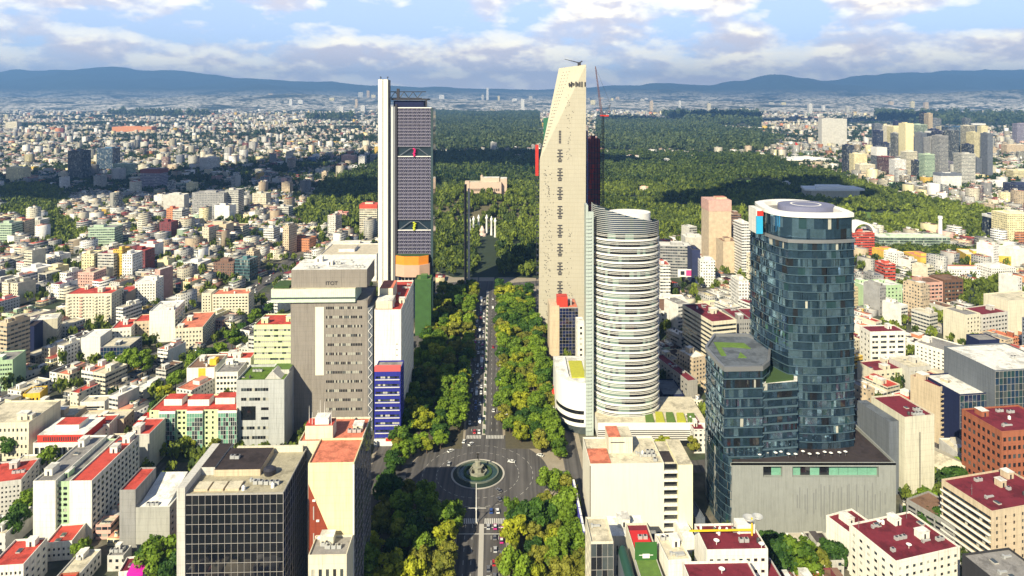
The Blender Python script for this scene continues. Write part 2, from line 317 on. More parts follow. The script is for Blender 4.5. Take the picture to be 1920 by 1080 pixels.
def roofkit(rt, w, d, z, clutter, wm, seed=None, zone=None):
    """stair houses, tanks, machines on a roof: parts of the building"""
    r = random.Random(seed if seed is not None else R.random()); x0, x1, y0, y1 = zone or (1.5, w-1.5, 1.5, d-1.5)
    if x1-x0 < 3 or y1-y0 < 3: return
    for k in clutter:
        cx, cy = r.uniform(x0, x1), r.uniform(y0, y1)
        if k == 's':
            a, b, h = min(r.uniform(3, 6), (x1-x0)*.5), min(r.uniform(3, 6), (y1-y0)*.5), r.uniform(2.4, 4)
            cx = min(max(cx, x0+a/2), x1-a/2); cy = min(max(cy, y0+b/2), y1-b/2)
            m = MB(); m.box(-a/2, a/2, -b/2, b/2, 0, h); m.box(-a/2-.2, a/2+.2, -b/2-.2, b/2+.2, h, h+.2, 1, bottom=True)
            o = m.build('stair_house', [wm, roof['white']], rt, (cx, cy, z)); q = MB(); q.box(-.45, .45, -b/2-.05, -b/2+.1, 0.02, 2.1); q.build('door', m_dark, o)
        elif k == 't':
            m = MB(); m.lathe((0, 0, 0), [(.75, 0), (.75, 1.3), (.7, 1.5), (.3, 1.75), (.28, 1.9), (0, 1.9)], 12); m.build('water_tank', R.choice([m_tank, m_white]), rt, (cx, cy, z), smooth=True)
        elif k == 'a':
            m = MB(); nn = r.choice((1, 2, 3))
            for i in range(nn): m.box(i*2.1, i*2.1+1.7, 0, 1.5, .15, 1.5); m.lathe((i*2.1+.85, .75, 1.5), [(.55, 0), (.55, .18), (0, .18)], 10, 1)
            m.build('air_conditioner', [m_ac, m_dark], rt, (min(cx, x1-2.1*nn), cy, z))
        elif k == 'p':
            m = MB(); m.tube((0, 0, 0), (0, 0, r.uniform(4, 9)), .12, .06); m.tube((-.8, 0, 3), (.8, 0, 3), .05); m.build('antenna', m_metal, rt, (cx, cy, z))
        elif k == 'd':
            m = MB(); m.tube((0, 0, 0), (0, 0, 1.4), .1); m.lathe((0, 0, 1.3), [(0, 0), (.6, .12), (1.1, .5), (1.15, .5), (.6, .05), (0, -.08)], 14, 0); m.build('satellite_dish', m_white, rt, (cx, cy, z), smooth=True)
        elif k == 'v':
            L = r.uniform(2, 6); m = MB(); m.box(-L/2, L/2, -.4, .4, .3, .9); m.box(-L/2, -L/2+.8, -.6, .6, .0, 1.3); m.build('duct', m_ac, rt, (min(max(cx, x0+L/2), x1-L/2), cy, z))
        elif k == 'k':
            m = MB(); a, b = r.uniform(1.5, 3), r.uniform(1.5, 3); m.box(-a/2, a/2, -b/2, b/2, 0, .5); m.box(-a/2+.1, a/2-.1, -b/2+.1, b/2-.1, .5, .56, 1); m.build('skylight', [m_kerb, glass[2]], rt, (cx, cy, z))
def bld(name, label, cat, xl, xr, yt, Y, d, rot=RA, wm='white', rm='grey', fs=('blank',), ss=('blank',), clutter='', zt=None, ls=None, wpx=None, ind=False, par=.8, dep=.3, foot=True, short=None, gm=(0, 1, 2, 3), gw=(5, 3, 2, 1), balc=None, bs=None, group=None):
    """box building: front edge from image column xl to xr at distance Y, top at image row yt (or zt metres)"""
    x0 = X(xl, Y); z1 = zt if zt is not None else Z(yt, Y)
    kx = (xr-960)/F; wdt = wpx if wpx else (kx*Y - x0)/(math.cos(rot) - kx*math.sin(rot))
    rt = root(name, label, cat, (x0, Y, 0), rot, group); wmat = wall.get(wm, wm) if isinstance(wm, str) else wm; rmat = roof[rm] if isinstance(rm, str) else rm
    body = MB(); groups = []
    faces = [((0, 0), (1, 0), wdt, fs), ((wdt, 0), (0, 1), d, ss), ((wdt, d), (-1, 0), wdt, bs or fs), ((0, d), (0, -1), d, ls or ss)]
    for o, u, L, st in faces:
        if st[0] == 'curtain':
            g = MB(); m = MB(); curtain(g, m, o, u, L, 0.2, z1, max(2, int(L/st[2])), st[1], jit=st[3] if len(st) > 3 else .02, gm=st[4] if len(st) > 4 else (0,))
            groups.append(('curtain_wall', g)); groups.append(('mullion_grid', m))
        else:
            cols, rows = layout(st, L, 0, z1); wallface(body, o, u, L, 0, z1, cols, rows, dep, groups, gm=gm, gw=gw, ind=ind and st is fs and o == (0, 0))
    t = .3
    for a in ((0, wdt, 0, t), (0, wdt, d-t, d), (0, t, t, d-t), (wdt-t, wdt, t, d-t)): body.box(*a, z1-.02, z1+par-.0, 0)
    body.build('wall', [wmat], rt)
    m = MB(); m.quad((t, t, z1), (wdt-t, t, z1), (wdt-t, d-t, z1), (t, d-t, z1)); m.build('roof', rmat, rt)
    for nm, g in groups:
        if nm == 'mullion_grid': g.build('mullions', m_mull, rt)
        elif nm == 'curtain_wall': g.build('curtain_wall', glass[:3] + [g_navy, g_deep, g_green, g_black, g_teal], rt)
        else: g.build(nm, glass + [m_dark], rt)
    if balc:
        for bd in balc:   # (face index, floors, t0, t1, out, height)
            fi, nf, t0, t1, outw, hh = bd[:6]; o, u, L, st = faces[fi]; n = (u[1], -u[0]); fh = (z1-2.5)/nf
            for i in range(nf):
                tc_ = (t0+t1)/2*L; c = (o[0]+u[0]*tc_+n[0]*outw/2, o[1]+u[1]*tc_+n[1]*outw/2); zb = 1.2+fh*(i+.12)
                b = MB(); b.obox(c, u, (t1-t0)*L, outw, zb, zb+.2); c2 = (o[0]+u[0]*tc_+n[0]*outw, o[1]+u[1]*tc_+n[1]*outw); b.obox(c2, u, (t1-t0)*L, .12, zb+.05, zb+hh)
                b.build('balcony', bd[6] if len(bd) > 6 else wmat, rt)
    roofkit(rt, wdt, d, z1, clutter, wmat)
    if foot: FOOT.append((x0, Y, math.cos(rot), math.sin(rot), wdt, d))
    if short: LAND.append((x0 + wdt/2, Y + d/2, short))
    return rt, wdt, z1
def farb(name, label, cat, xl, xr, yt, Y, d, colr='white', rcol='grey', st='grid', rot=RA, top=None, foot=True, short=None, group=None, zt=None):
    """building far enough away that its windows are a pattern of the wall"""
    x0 = X(xl, Y); z1 = zt if zt is not None else Z(yt, Y); kx = (xr-960)/F; wdt = (kx*Y - x0)/(math.cos(rot) - kx*math.sin(rot))
    rt = root(name, label, cat, (x0, Y, 0), rot, group); c = RGBW[colr]; rc = RGBR[rcol]
    b = MB(); P = [(0, 0), (wdt, 0), (wdt, d), (0, d)]; off = R.randint(0, 40)*2.9
    for k in range(4):
        p, q = P[k], P[(k+1) % 4]; L = math.hypot(q[0]-p[0], q[1]-p[1])
        b.quad((*p, 0), (*q, 0), (*q, z1), (*p, z1), 0, ((off, .01), (off+L, .01), (off+L, z1-1.2), (off, z1-1.2)) if st != 'blank' else None, c)
    t = .4
    for a in ((0, wdt, 0, t), (0, wdt, d-t, d), (0, t, t, d-t), (wdt-t, wdt, t, d-t)): b.box(*a, z1-.01, z1+.9, 0, col=c)
    b.build('wall', FAC[st if st != 'blank' else 'grid'], rt)
    m = MB(); m.poly([(t, t, z1), (wdt-t, t, z1), (wdt-t, d-t, z1), (t, d-t, z1)], 0, col=rc); m.build('roof', FAC['grid'], rt)
    m = MB(); a = wdt*R.uniform(.25, .5); e = wdt*R.uniform(.1, .45); m.box(e, e+a, d*.3, d*.7, z1, z1+3.5, 0, col=c, tcol=rc); m.build('stair_house', FAC['grid'], rt)
    if top: m = MB(); m.box(-.3, wdt+.3, -.3, d+.3, z1-top[1], z1+1, 0, col=RGBW[top[0]], bottom=True); m.build('crown_band', FAC['grid'], rt)
    if foot: FOOT.append((x0, Y, math.cos(rot), math.sin(rot), wdt, d))
    if short: LAND.append((x0 + wdt/2, Y + d/2, short))
    return rt, wdt, z1
# ------------------------------------------------------------------ ground, hills, roads
def sheet(name, polys, mat, z, kind='structure'):
    m = MB()
    for P in polys:
        a = sum(P[i][0]*P[(i+1) % len(P)][1]-P[(i+1) % len(P)][0]*P[i][1] for i in range(len(P)))
        m.poly([(x, y, z) for x, y in (P if a > 0 else P[::-1])])
    o = m.build(name, mat); tag(o, kind=kind); return o
gm_ = bpy.data.materials.new('city ground'); gm_.use_nodes = True; nt = gm_.node_tree; p = nt.nodes['Principled BSDF']; p.inputs['Roughness'].default_value = .95
g = nd(nt, 'ShaderNodeNewGeometry')
na = nd(nt, 'ShaderNodeTexNoise', _Scale=.012, _Detail=6.0, _Roughness=.7); nb_ = nd(nt, 'ShaderNodeTexNoise', _Scale=.15, _Detail=4.0); nc = nd(nt, 'ShaderNodeTexNoise', _Scale=.0009, _Detail=4.0)
for n in (na, nb_, nc): nt.links.new(g.outputs[0], n.inputs['Vector'])
c1 = ramp_(nt, na.outputs[0], [(.40, (.03, .05, .02)), (.5, (.07, .075, .05)), (.60, (.16, .14, .11))]); c2 = mix_(nt, .8, c1, ramp_(nt, nb_.outputs[0], [(.3, .5), (.7, 1.3)]), 'MULTIPLY')
nt.links.new(mix_(nt, ramp_(nt, nc.outputs[0], [(.45, 0.0), (.6, .6)]), c2, (.03, .05, .025)), p.inputs['Base Color'])
tag(sheet('ground', [[(-45000, -6000), (45000, -6000), (45000, 45000), (-45000, 45000)]], gm_, 0.0))
def strip(x0, y0, x1, y1, w, n=1):
    L = math.hypot(x1-x0, y1-y0); ux, uy = (x1-x0)/L, (y1-y0)/L; vx, vy = -uy*w/2, ux*w/2
    return [(x0-vx, y0-vy), (x1-vx, y1-vy), (x1+vx, y1+vy), (x0+vx, y0+vy)]
def astrip(y0, y1, o0, o1): return [(ave(y0)+o0, y0), (ave(y0)+o1, y0), (ave(y1)+o1, y1), (ave(y1)+o0, y1)]
RBX, RBY, RBR = -19.6, 392.0, 41.0
def disc(x, y, r, n=64): return [(x+r*math.cos(2*math.pi*k/n), y+r*math.sin(2*math.pi*k/n)) for k in range(n)]
sheet('pavement', [astrip(40, 900, -66, 62)], m_pave, .004)
sheet('road', [astrip(40, 1010, -10.5, 13.5)], m_asph, .008)
sheet('side_road', [astrip(40, 760, -64, -54), astrip(40, 760, 49, 59)], m_asph, .012)
sheet('roundabout_road', [disc(RBX, RBY, RBR)], m_asph, .016)
sheet('cross_street', [strip(RBX+30, RBY-6, 330, 432, 13), strip(RBX-30, RBY+4, -330, 400, 12), strip(RBX+10, RBY+30, 60, 520, 9), strip(-40, 770, 420, 905, 22), strip(-40, 790, -420, 700, 24), strip(-420, 700, -900, 520, 24)], m_asph, .020)
lg = []
for s in (-1, 1):
    for (y0, y1) in ((60, 364), (420, 745)):
        a0, a1 = (-53, -12) if s < 0 else (15, 48)
        lg.append(astrip(y0, y1, a0, a1))
# planted walks: kerbed beds along both sides of the road
m = MB()
for P in lg: m.prism(P, 0, .14)
tag(m.build('planted_bed', principled('bed earth', (.085, .075, .045), rough=.95, var=.5, scale=.5)), kind='structure')
m = MB()
for (y0, y1) in ((60, 346), (437, 760)): m.prism(astrip(y0, y1, .2, 2.6), 0, .16)
tag(m.build('median_kerb', m_kerb), kind='structure')
mk = []
for yc in (348.5, 434.5):
    for k in range(-10, 15):
        if k in (0, 1, 2): continue
        xc = ave(yc) + k*.95*1.0; mk.append([(xc, yc-2.2), (xc+.5, yc-2.2), (xc+.5, yc+2.2), (xc, yc+2.2)])
mk.append(astrip(343, 343.6, 2.7, 13)); mk.append(astrip(338, 338.5, -10, 13))
for lane in (-6.8, -3.2, 6.2, 9.8):
    y = 100
    while y < 740:
        if not 345 < y < 440: mk.append(astrip(y, y+3, lane-.09, lane+.09))
        y += 9
for r_, dsh in ((23.5, 1), (31.5, 1)):
    for k in range(0, 72, 2):
        a, b = 2*math.pi*k/72, 2*math.pi*(k+1)/72; q_ = lambda t, r: (RBX+r*math.cos(t), RBY+r*math.sin(t)); mk.append([q_(a, r_), q_(a, r_+.16), q_(b, r_+.16), q_(b, r_)])
sheet('road_markings', mk, m_paint, .024)
# park avenue beyond the junction, gravel esplanade before the columns
sheet('park_path', [astrip(800, 1010, -9, 9), astrip(1010, 1090, -14, 14)], m_pave, .026)

def fbm(x, y, o=5, s=1.0):
    v = 0; a = .5; f = s
    for k in range(o):
        v += a*(math.sin(x*f*1.7+k*2.1+math.sin(y*f*1.3+k))*math.cos(y*f*1.9+k*1.3+math.sin(x*f*.9+k*3))); a *= .5; f *= 2.03
    return v
# far hills and mountains
def ridge(name, Y0, Y1, tops, mat, seed, ny=26, nx=260, foot=0):
    m = MB(); V = []; K = []
    pxs = [i/nx*2900-490 for i in range(nx+1)]
    for j in range(ny+1):
        t = j/ny; Y = Y0+(Y1-Y0)*t
        for px in pxs:
            for k in range(len(tops)-1):
                if tops[k][0] <= px <= tops[k+1][0] or k == len(tops)-2: break
            f = min(1, max(0, (px-tops[k][0])/(tops[k+1][0]-tops[k][0]))); f = f*f*(3-2*f); top = tops[k][1]*(1-f)+tops[k+1][1]*f
            zt = H+(HY-top)*Y1/F; x = X(px, Y1); prof = t**1.15
            rg = 1 + .9*fbm(px*.012+seed, Y*.00035+seed*2, 6)*(1 - t*.78); z = (-5 if j == 0 else max(-5, zt*prof*rg)) if t < 1 else zt*(1+.05*fbm(px*.035+seed, 3, 5))
            V.append((x, Y, z))
    n = nx+1; Fq = np.array([(j*n+i, j*n+i+1, (j+1)*n+i+1, (j+1)*n+i) for j in range(ny) for i in range(nx)])
    for i in range(nx): pass
    o = npmesh(name, np.array(V), Fq, mat, smooth=True); tag(o, kind='structure'); return o
hm = bpy.data.materials.new('hill forest'); hm.use_nodes = True; nt = hm.node_tree; p = nt.nodes['Principled BSDF']; p.inputs['Roughness'].default_value = .95
g = nd(nt, 'ShaderNodeNewGeometry'); na = nd(nt, 'ShaderNodeTexNoise', _Scale=.0011, _Detail=8.0, _Roughness=.7); nt.links.new(g.outputs[0], na.inputs['Vector'])
sp = nd(nt, 'ShaderNodeTexVoronoi', _Scale=.02); nt.links.new(g.outputs[0], sp.inputs['Vector']); sz = nd(nt, 'ShaderNodeSeparateXYZ'); nt.links.new(g.outputs[0], sz.inputs[0])
town = math_(nt, 'MULTIPLY', ramp_(nt, na.outputs[0], [(.42, 0.0), (.50, 1.0)]), ramp_(nt, math_(nt, 'DIVIDE', sz.outputs[2], 400), [(.1, .8), (1.0, 0.0)]))
town = math_(nt, 'MULTIPLY', town, ramp_(nt, sp.outputs['Color'], [(.36, 0.0), (.5, 1.0)]))
nt.links.new(mix_(nt, town, ramp_(nt, na.outputs[0], [(.3, (.010, .026, .022)), (.7, (.028, .05, .035))]), (.85, .80, .70)), p.inputs['Base Color'])
ridge('mountains', 12500, 21000, [(-500, 150), (0, 137), (120, 131), (330, 132), (450, 146), (560, 152), (700, 160), (860, 166), (1030, 168), (1180, 160), (1250, 157), (1330, 160), (1380, 152), (1440, 144), (1500, 147), (1560, 152), (1610, 142), (1700, 136), (1800, 133), (1920, 131), (2400, 140)], hm, 1.7, ny=40, nx=340)
ridge('foothills', 9000, 12500, [(-500, 176), (0, 182), (200, 186), (420, 180), (560, 176), (700, 183), (960, 188), (1150, 186), (1400, 190), (1560, 184), (1700, 176), (1920, 168), (2400, 160)], hm, 4.1, ny=22)

# ------------------------------------------------------------------ masks of the ground: forest, city
def inpoly(x, y, P):
    c = False; j = len(P)-1
    for i in range(len(P)):
        if (P[i][1] > y) != (P[j][1] > y) and x < (P[j][0]-P[i][0])*(y-P[i][1])/(P[j][1]-P[i][1])+P[i][0]: c = not c
        j = i
    return c
FOREST_PX = [[(548, 408), (575, 385), (600, 350), (700, 312), (716, 292), (815, 290), (1000, 289), (1140, 290), (1420, 294), (1500, 318), (1580, 335), (1700, 372), (1800, 392), (1925, 412), (1925, 452), (1880, 458), (1800, 444), (1650, 446), (1600, 452), (1480, 450), (1400, 446), (1330, 440), (1280, 446), (1240, 452), (1180, 470), (1100, 500), (1030, 522), (960, 520), (850, 520), (790, 500), (710, 452), (640, 436), (570, 425)],
    [(812, 210), (900, 214), (1010, 212), (1016, 284), (812, 284)], [(1120, 222), (1200, 224), (1300, 236), (1420, 252), (1470, 268), (1420, 289), (1120, 286)],
    [(1240, 218), (1420, 216), (1430, 238), (1300, 240)], [(1640, 216), (1925, 222), (1925, 236), (1800, 234), (1650, 228)],
    [(200, 216), (420, 218), (300, 222)], [(560, 226), (660, 222), (660, 228)], [(0, 200), (300, 198), (200, 203)],
    [(1620, 470), (1660, 462), (1760, 470), (1850, 480), (1790, 490), (1700, 500), (1650, 498), (1610, 490)], [(1690, 545), (1760, 530), (1920, 545), (1925, 590), (1850, 580), (1740, 572)],
    [(0, 350), (100, 352), (130, 380), (110, 405), (60, 420), (0, 410)], [(80, 405), (150, 420), (165, 455), (110, 475), (75, 450)]]
def topx(x, y): return 960+F*x/y, HY+F*H/y
def forest(x, y):
    if y < 500: return False
    px, py = topx(x, y)
    return any(inpoly(px, py, P) for P in FOREST_PX)
CASTX, CASTY, CASTZ = X(910, 1250), 1275.0, 33.0
def hillz(x, y):
    d = math.hypot((x-CASTX)/1.0, (y-CASTY)/1.0)
    return CASTZ*(1.02 if d < 45 else max(0, .5+.5*math.cos(math.pi*min(1, (d-45)/125)))) if d < 170 else 0.0
V = []; N = 40
for j in range(N+1):
    for i in range(N+1):
        x = CASTX+(i/N-.5)*350; y = CASTY+(j/N-.5)*350; V.append((x, y, hillz(x, y)-.3))
tag(npmesh('castle_hill', np.array(V), np.array([(j*(N+1)+i, j*(N+1)+i+1, (j+1)*(N+1)+i+1, (j+1)*(N+1)+i) for j in range(N) for i in range(N)]), principled('hill earth', (.10, .09, .05), rough=.95, var=.5, scale=.05), smooth=True), kind='structure')

# ------------------------------------------------------------------ foliage
def leafmat(name, a, b, rnd=True):
    m = bpy.data.materials.new(name); m.use_nodes = True; nt = m.node_tree; p = nt.nodes['Principled BSDF']; p.inputs['Roughness'].default_value = .6; p.inputs['Specular IOR Level'].default_value = .25
    at = nd(nt, 'ShaderNodeAttribute', attribute_name='Col'); sp = nd(nt, 'ShaderNodeSeparateColor'); nt.links.new(at.outputs[0], sp.inputs[0])
    f = sp.outputs[0]
    if rnd:
        oi = nd(nt, 'ShaderNodeObjectInfo'); f = math_(nt, 'ADD', math_(nt, 'MULTIPLY', f, .6), math_(nt, 'MULTIPLY', oi.outputs['Random'], .4))
    nt.links.new(ramp_(nt, f, [(0.05, a), (.5, tuple((x+y)/2*.95 for x, y in zip(a, b))), (.95, b)]), p.inputs['Base Color'])
    tr = nd(nt, 'ShaderNodeBsdfTranslucent'); nt.links.new(p.inputs['Base Color'].links[0].from_socket, tr.inputs[0]); ms = nd(nt, 'ShaderNodeMixShader', _Fac=.22)
    o = nt.nodes['Material Output']; nt.links.new(p.outputs[0], ms.inputs[1]); nt.links.new(tr.outputs[0], ms.inputs[2]); nt.links.new(ms.outputs[0], o.inputs[0])
    return m
LM = [leafmat('leaves green', (.03, .085, .010), (.22, .33, .025)), leafmat('leaves yellow green', (.10, .15, .012), (.46, .48, .03)), leafmat('leaves deep green', (.015, .05, .012), (.08, .17, .02)), leafmat('leaves olive', (.08, .11, .015), (.34, .33, .045))]
LFAR = leafmat('leaves of the wood', (.013, .040, .014), (.24, .30, .035), rnd=False)
LFAR2 = leafmat('leaves of the far wood', (.010, .034, .014), (.14, .19, .03), rnd=False)
LFAR3 = leafmat('leaves of distant wood', (.022, .052, .03), (.13, .17, .06), rnd=False)
LDARK = leafmat('leaves of dark groves', (.012, .035, .018), (.06, .105, .03), rnd=False)  # darkest leaf greens, used for the distant groves
def leaf_cloud(rng, clumps, per, size):
    """leaf quads scattered over clump shells -> V, F, col"""
    n = len(clumps)*per; ctr = np.array([c[:3] for c in clumps]); rad = np.array([c[3] for c in clumps]); tone = np.array([c[4] for c in clumps])
    idx = np.repeat(np.arange(len(clumps)), per); d = rng.normal(size=(n, 3)); d[:, 2] = d[:, 2]*.8+.25; d /= np.linalg.norm(d, axis=1)[:, None]
    rr = rad[idx]*(.62+.42*rng.rand(n)); P = ctr[idx]+d*rr[:, None]*np.array([1, 1, .82])
    nrm = d+rng.normal(size=(n, 3))*.45; nrm /= np.linalg.norm(nrm, axis=1)[:, None]
    a = np.cross(nrm, rng.normal(size=(n, 3))); a /= np.linalg.norm(a, axis=1)[:, None]; b = np.cross(nrm, a)
    s = size*(.6+.8*rng.rand(n))[:, None]
    V = np.stack([P-a*s-b*s*.7, P+a*s-b*s*.7, P+a*s+b*s*.7, P-a*s+b*s*.7], 1).reshape(-1, 3)
    Fq = np.arange(n*4).reshape(n, 4); t = np.clip(tone[idx]+rng.normal(size=n)*.08, 0, 1)
    return V, Fq, np.stack([t, t, t], 1)
def tree_templates(k, mat, h=13.0, r=6.0, per=120, size=.42, ncl=20):
    rng = np.random.RandomState(100+k); r_ = random.Random(k); cl = []
    ex, ey = r_.uniform(.85, 1.2), r_.uniform(.85, 1.2)
    for i in range(ncl):
        a = r_.uniform(0, 2*math.pi); q = math.sqrt(r_.random())*.78; zc = r_.uniform(.34, .92)
        q *= (1.05-abs(zc-.52)*1.15); cl.append((r*q*math.cos(a)*ex, r*q*math.sin(a)*ey, h*zc, r*r_.uniform(.26, .44), r_.uniform(.1, .95)))
    V, Fq, col = leaf_cloud(rng, cl, per, size)
    m = MB(); top = Vector((r_.uniform(-.5, .5), r_.uniform(-.5, .5), h*.42)); m.tube((0, 0, -.1), top, .42, .24, 7)
    for c in cl[:7]: m.tube(top*.92, Vector(c[:3]), .17, .05, 5)
    rt = root('avenue_tree', 'tree', 'tree'); tr = m.build('trunk', m_bark, rt); cr = npmesh('crown', V, Fq, mat, col=col, parent=rt)
    return rt
TT = [tree_templates(k, LM[(0, 1, 0, 2, 3, 0, 1, 3)[k]], h=(13, 12, 15, 13, 12, 11, 14, 13)[k], r=(6.2, 5.6, 6.0, 6.4, 5.8, 5.2, 6.0, 6.6)[k], ncl=(22, 19, 24, 22, 20, 17, 22, 22)[k]) for k in range(8)]
TW = ['green', 'yellow green', 'tall green', 'deep green', 'olive', 'small green', 'tall yellow green', 'wide olive']
used = set()
def put_tree(k, x, y, s, label, group, z=0.0):
    if k in used: o = copy_tree(TT[k])
    else: o = TT[k]; used.add(k)
    o.location = (x, y, z); o.scale = (s*R.uniform(.9, 1.12), s*R.uniform(.9, 1.12), s*R.uniform(.88, 1.12)); o.rotation_euler = (0, 0, R.uniform(0, 6.28)); o['label'] = label; o['group'] = group
    for c in o.children:
        if c.type == 'MESH': pass
    return o
rowno = {}
for side, offs in ((-1, (-49, -38.5, -27, -15)), (1, (16.5, 26, 36, 45))):
    for ri, of in enumerate(offs):
        for seg, (y0, y1, nm) in enumerate(((296, 380, 'before'), (408, 752, 'beyond'))):
            y = y0+R.uniform(0, 5); lst = []
            while y < y1:
                lst.append((ave(y)+of+R.uniform(-2, 2), y+R.uniform(-2, 2))); y += R.uniform(8.2, 10.8)
            if seg == 0: lst = lst[::-1]
            lst = [q for q in lst if math.hypot(q[0]-RBX, q[1]-RBY) > RBR+1.5]
            rn = ['outer', 'second outer', 'second inner', 'inner'][ri if side < 0 else 3-ri]; sd = 'left' if side < 0 else 'right'
            for i, (x, yy) in enumerate(lst):
                if R.random() < .06: continue
                k = R.choices(range(8), (4, 2, 3, 3, 3, 2, 1, 3) if (side > 0 or yy > 560 or yy < 345) else (3, 2, 2, 3, 2, 1, 1, 1))[0]
                put_tree(k, x, yy, R.uniform(.78, 1.3), f'{TW[k]} tree, {ordinal(i+1)} {nm} the roundabout in the {rn} {sd} row', 'trees in rows along the avenue')
ntree = len([o for o in C.objects if o.name.startswith('avenue_tree')])
# round trees on their own
def lone(px, py, s, k, label, z=0.0, group='trees between the buildings'):
    x, y = G(px, py, z); put_tree(k, x, y, s, label, group, z)
for a in [(752, 866, .9, 0, 'green tree on the paved corner left of the roundabout, outermost'), (775, 856, .8, 2, 'second green tree on the paved corner left of the roundabout'), (800, 850, .85, 1, 'yellow green tree at the kerb on the upper left of the roundabout'), (826, 842, .8, 0, 'green tree at the kerb where the left avenue row begins'), (738, 884, 1.0, 3, 'dark tree on the left paved corner nearest the blank yellow block'), (1012, 836, .85, 0, 'green tree at the upper right kerb of the roundabout'), (1034, 846, .9, 2, 'tall green tree at the upper right kerb beside the curved white podium'), (1050, 862, .8, 5, 'small green tree at the right corner of the roundabout'),
    (1137, 868, .85, 1, 'round yellow green tree behind the big white block, beside the striped round tower'), (1240, 862, .9, 6, 'bright round tree behind the white block in front of the long white podium'),
    (1300, 850, .8, 4, 'loose olive tree before the right end of the long white podium'), (555, 1075, 1.2, 3, 'dark tree in the gap between black glass block and yellow wall'), (536, 1040, 1.0, 0, 'green tree behind the black glass block beside its dark side'),
    (1030, 640, .9, 2, 'dark green tree on the pavement before the dark blue glass office'), (1050, 706, .9, 2, 'tall green tree behind the small red roof'), (1072, 704, .95, 3, 'deep green tree left of the striped round tower'), (1030, 700, .8, 0, 'green tree left of the small red roof'),
    (300, 1095, 1.3, 2, 'big dark tree below the grey stepped block'), (280, 1070, 1.0, 3, 'dark tree left of the big tree under the grey stepped block'), (325, 1110, 1.1, 3, 'shaded tree touching the concrete pillar of the black glass block'),
    (30, 1010, 1.1, 3, 'dark tree at the left edge beside the tall white slab block'), (50, 975, 1.0, 0, 'green tree at the left edge behind the dark one'), (90, 880, .9, 0, 'green tree before the red and white colonnaded house'), (20, 860, 1.1, 3, 'dark green tree at the left edge before the cream office'),
    (150, 1060, .8, 2, 'tree between red roofs at the lower left'), (1465, 1085, 1.5, 3, 'large dark tree before the grey stone podium, left one'), (1500, 1100, 1.3, 2, 'dark tree right of the large one before the stone podium'), (1535, 1090, 1.2, 4, 'olive shaded tree before the stone podium'), (1560, 1075, 1.1, 3, 'dark round tree at the foot of the stone podium'), (1440, 1050, 1.0, 3, 'dark tree beside the dish roof'),
    (1790, 930, 1.3, 3, 'dark tree behind the gabled shed'), (1820, 900, 1.2, 2, 'tall dark tree between shed and orange brick block'), (1850, 925, 1.1, 3, 'deep green tree right of the gabled shed'), (1720, 1000, 1.1, 3, 'shaded tree right of the podium corner'), (1750, 1020, 1.2, 3, 'shaded tree left of the car park block'), (1740, 970, 1.0, 2, 'tree at the foot of the red roofed white slab'),
    (1500, 1060, .7, 0, 'small green tree in the shade of the podium'), (350, 852, .75, 6, 'small yellow green tree at the foot of the green glass flats'), (300, 862, .7, 1, 'small bright tree at the left foot of the green glass flats'), (405, 850, .75, 4, 'small olive tree at the right foot of the green glass flats'),
    (240, 700, 1.4, 0, 'large green tree behind the dark glass cube'), (265, 705, 1.3, 0, 'second large green tree behind the tiled roofs, right of the first'), (210, 700, 1.1, 0, 'green tree right below the dark glass cube'),
    (385, 690, 1.4, 3, 'big dark green tree behind the white flats, centre left'), (365, 705, 1.2, 0, 'green tree left of the big dark one'), (410, 680, 1.3, 0, 'green tree right of the big dark one'), (435, 655, 1.2, 2, 'green tree up the street beside the long flats'), (455, 635, 1.1, 3, 'dark tree farther up the same street'), (478, 610, 1.1, 0, 'green tree near the top of that street'), (330, 735, 1.1, 0, 'green tree in the lane left of the yellow striped house'), (310, 760, 1.1, 1, 'yellow green tree in the lane lower down'), (292, 790, 1.0, 3, 'dark tree in the lane beside the green glass flats'), (505, 590, 1.0, 3, 'tree at the corner left of the grey tower')]: lone(*a)
TT = None
# ------------------------------------------------------------------ landmark buildings
def prismpart(rt, name, P, z0, z1, mat, top=None):
    m = MB(); m.prism(P, z0, z1, 0, 1 if top else None, bottom=True); return m.build(name, [mat, top] if top else mat, rt)
def boxpart(rt, name, x0, x1, y0, y1, z0, z1, mat, top=None): return prismpart(rt, name, [(x0, y0), (x1, y0), (x1, y1), (x0, y1)], z0, z1, mat, top)
# --- black glass office, lower left
rt, w_, z_ = bld('office_tower', 'black glass office block with pale mullion grid and brown roof deck, lower left', 'office building', 348, 531, 929, 262, 33, wm='concrete', rm=RF('worn beige', (.36, .33, .24)), fs=('curtain', 17, 2.35, .05, (6, 6, 6, 6, 0)), ss=('curtain', 17, 3, .05, (6, 3)), ls=('blank',), clutter='', short='black glass block', par=.5)
boxpart(rt, 'concrete_pier', -3.2, -.05, -.4, 33, 0, z_+3.2, wall['pale']); boxpart(rt, 'concrete_pier', -.05, 5.5, 14, 33, z_, z_+3.2, wall['pale'], roof['dark'])
boxpart(rt, 'roof_deck', 5.6, 24, 13, 30, z_, z_+2.6, wall['beige'], roof['dark']); boxpart(rt, 'roof_wall', 8, 36, 31, 32.4, z_, z_+2.4, wall['cream'])
for i in range(3): boxpart(rt, 'roof_pit', 2+i*6, 7.2+i*6, 2.5, 8, z_, z_+.9, wall['beige'], roof['cream'])
m = MB(); m.lathe((0, 0, 0), [(2.1, 0), (2.6, 2.2), (1.6, 2.9), (0, 2.9)], 14); m.build('cooling_tower', m_dark, rt, (27.5, 14, z_)); roofkit(rt, 0, 0, z_, 'aattv', wall['cream'], 3, (20, 34, 3, 9)); roofkit(rt, 0, 0, z_+2.6, 'aa', wall['cream'], 4, (7, 15, 20, 27))
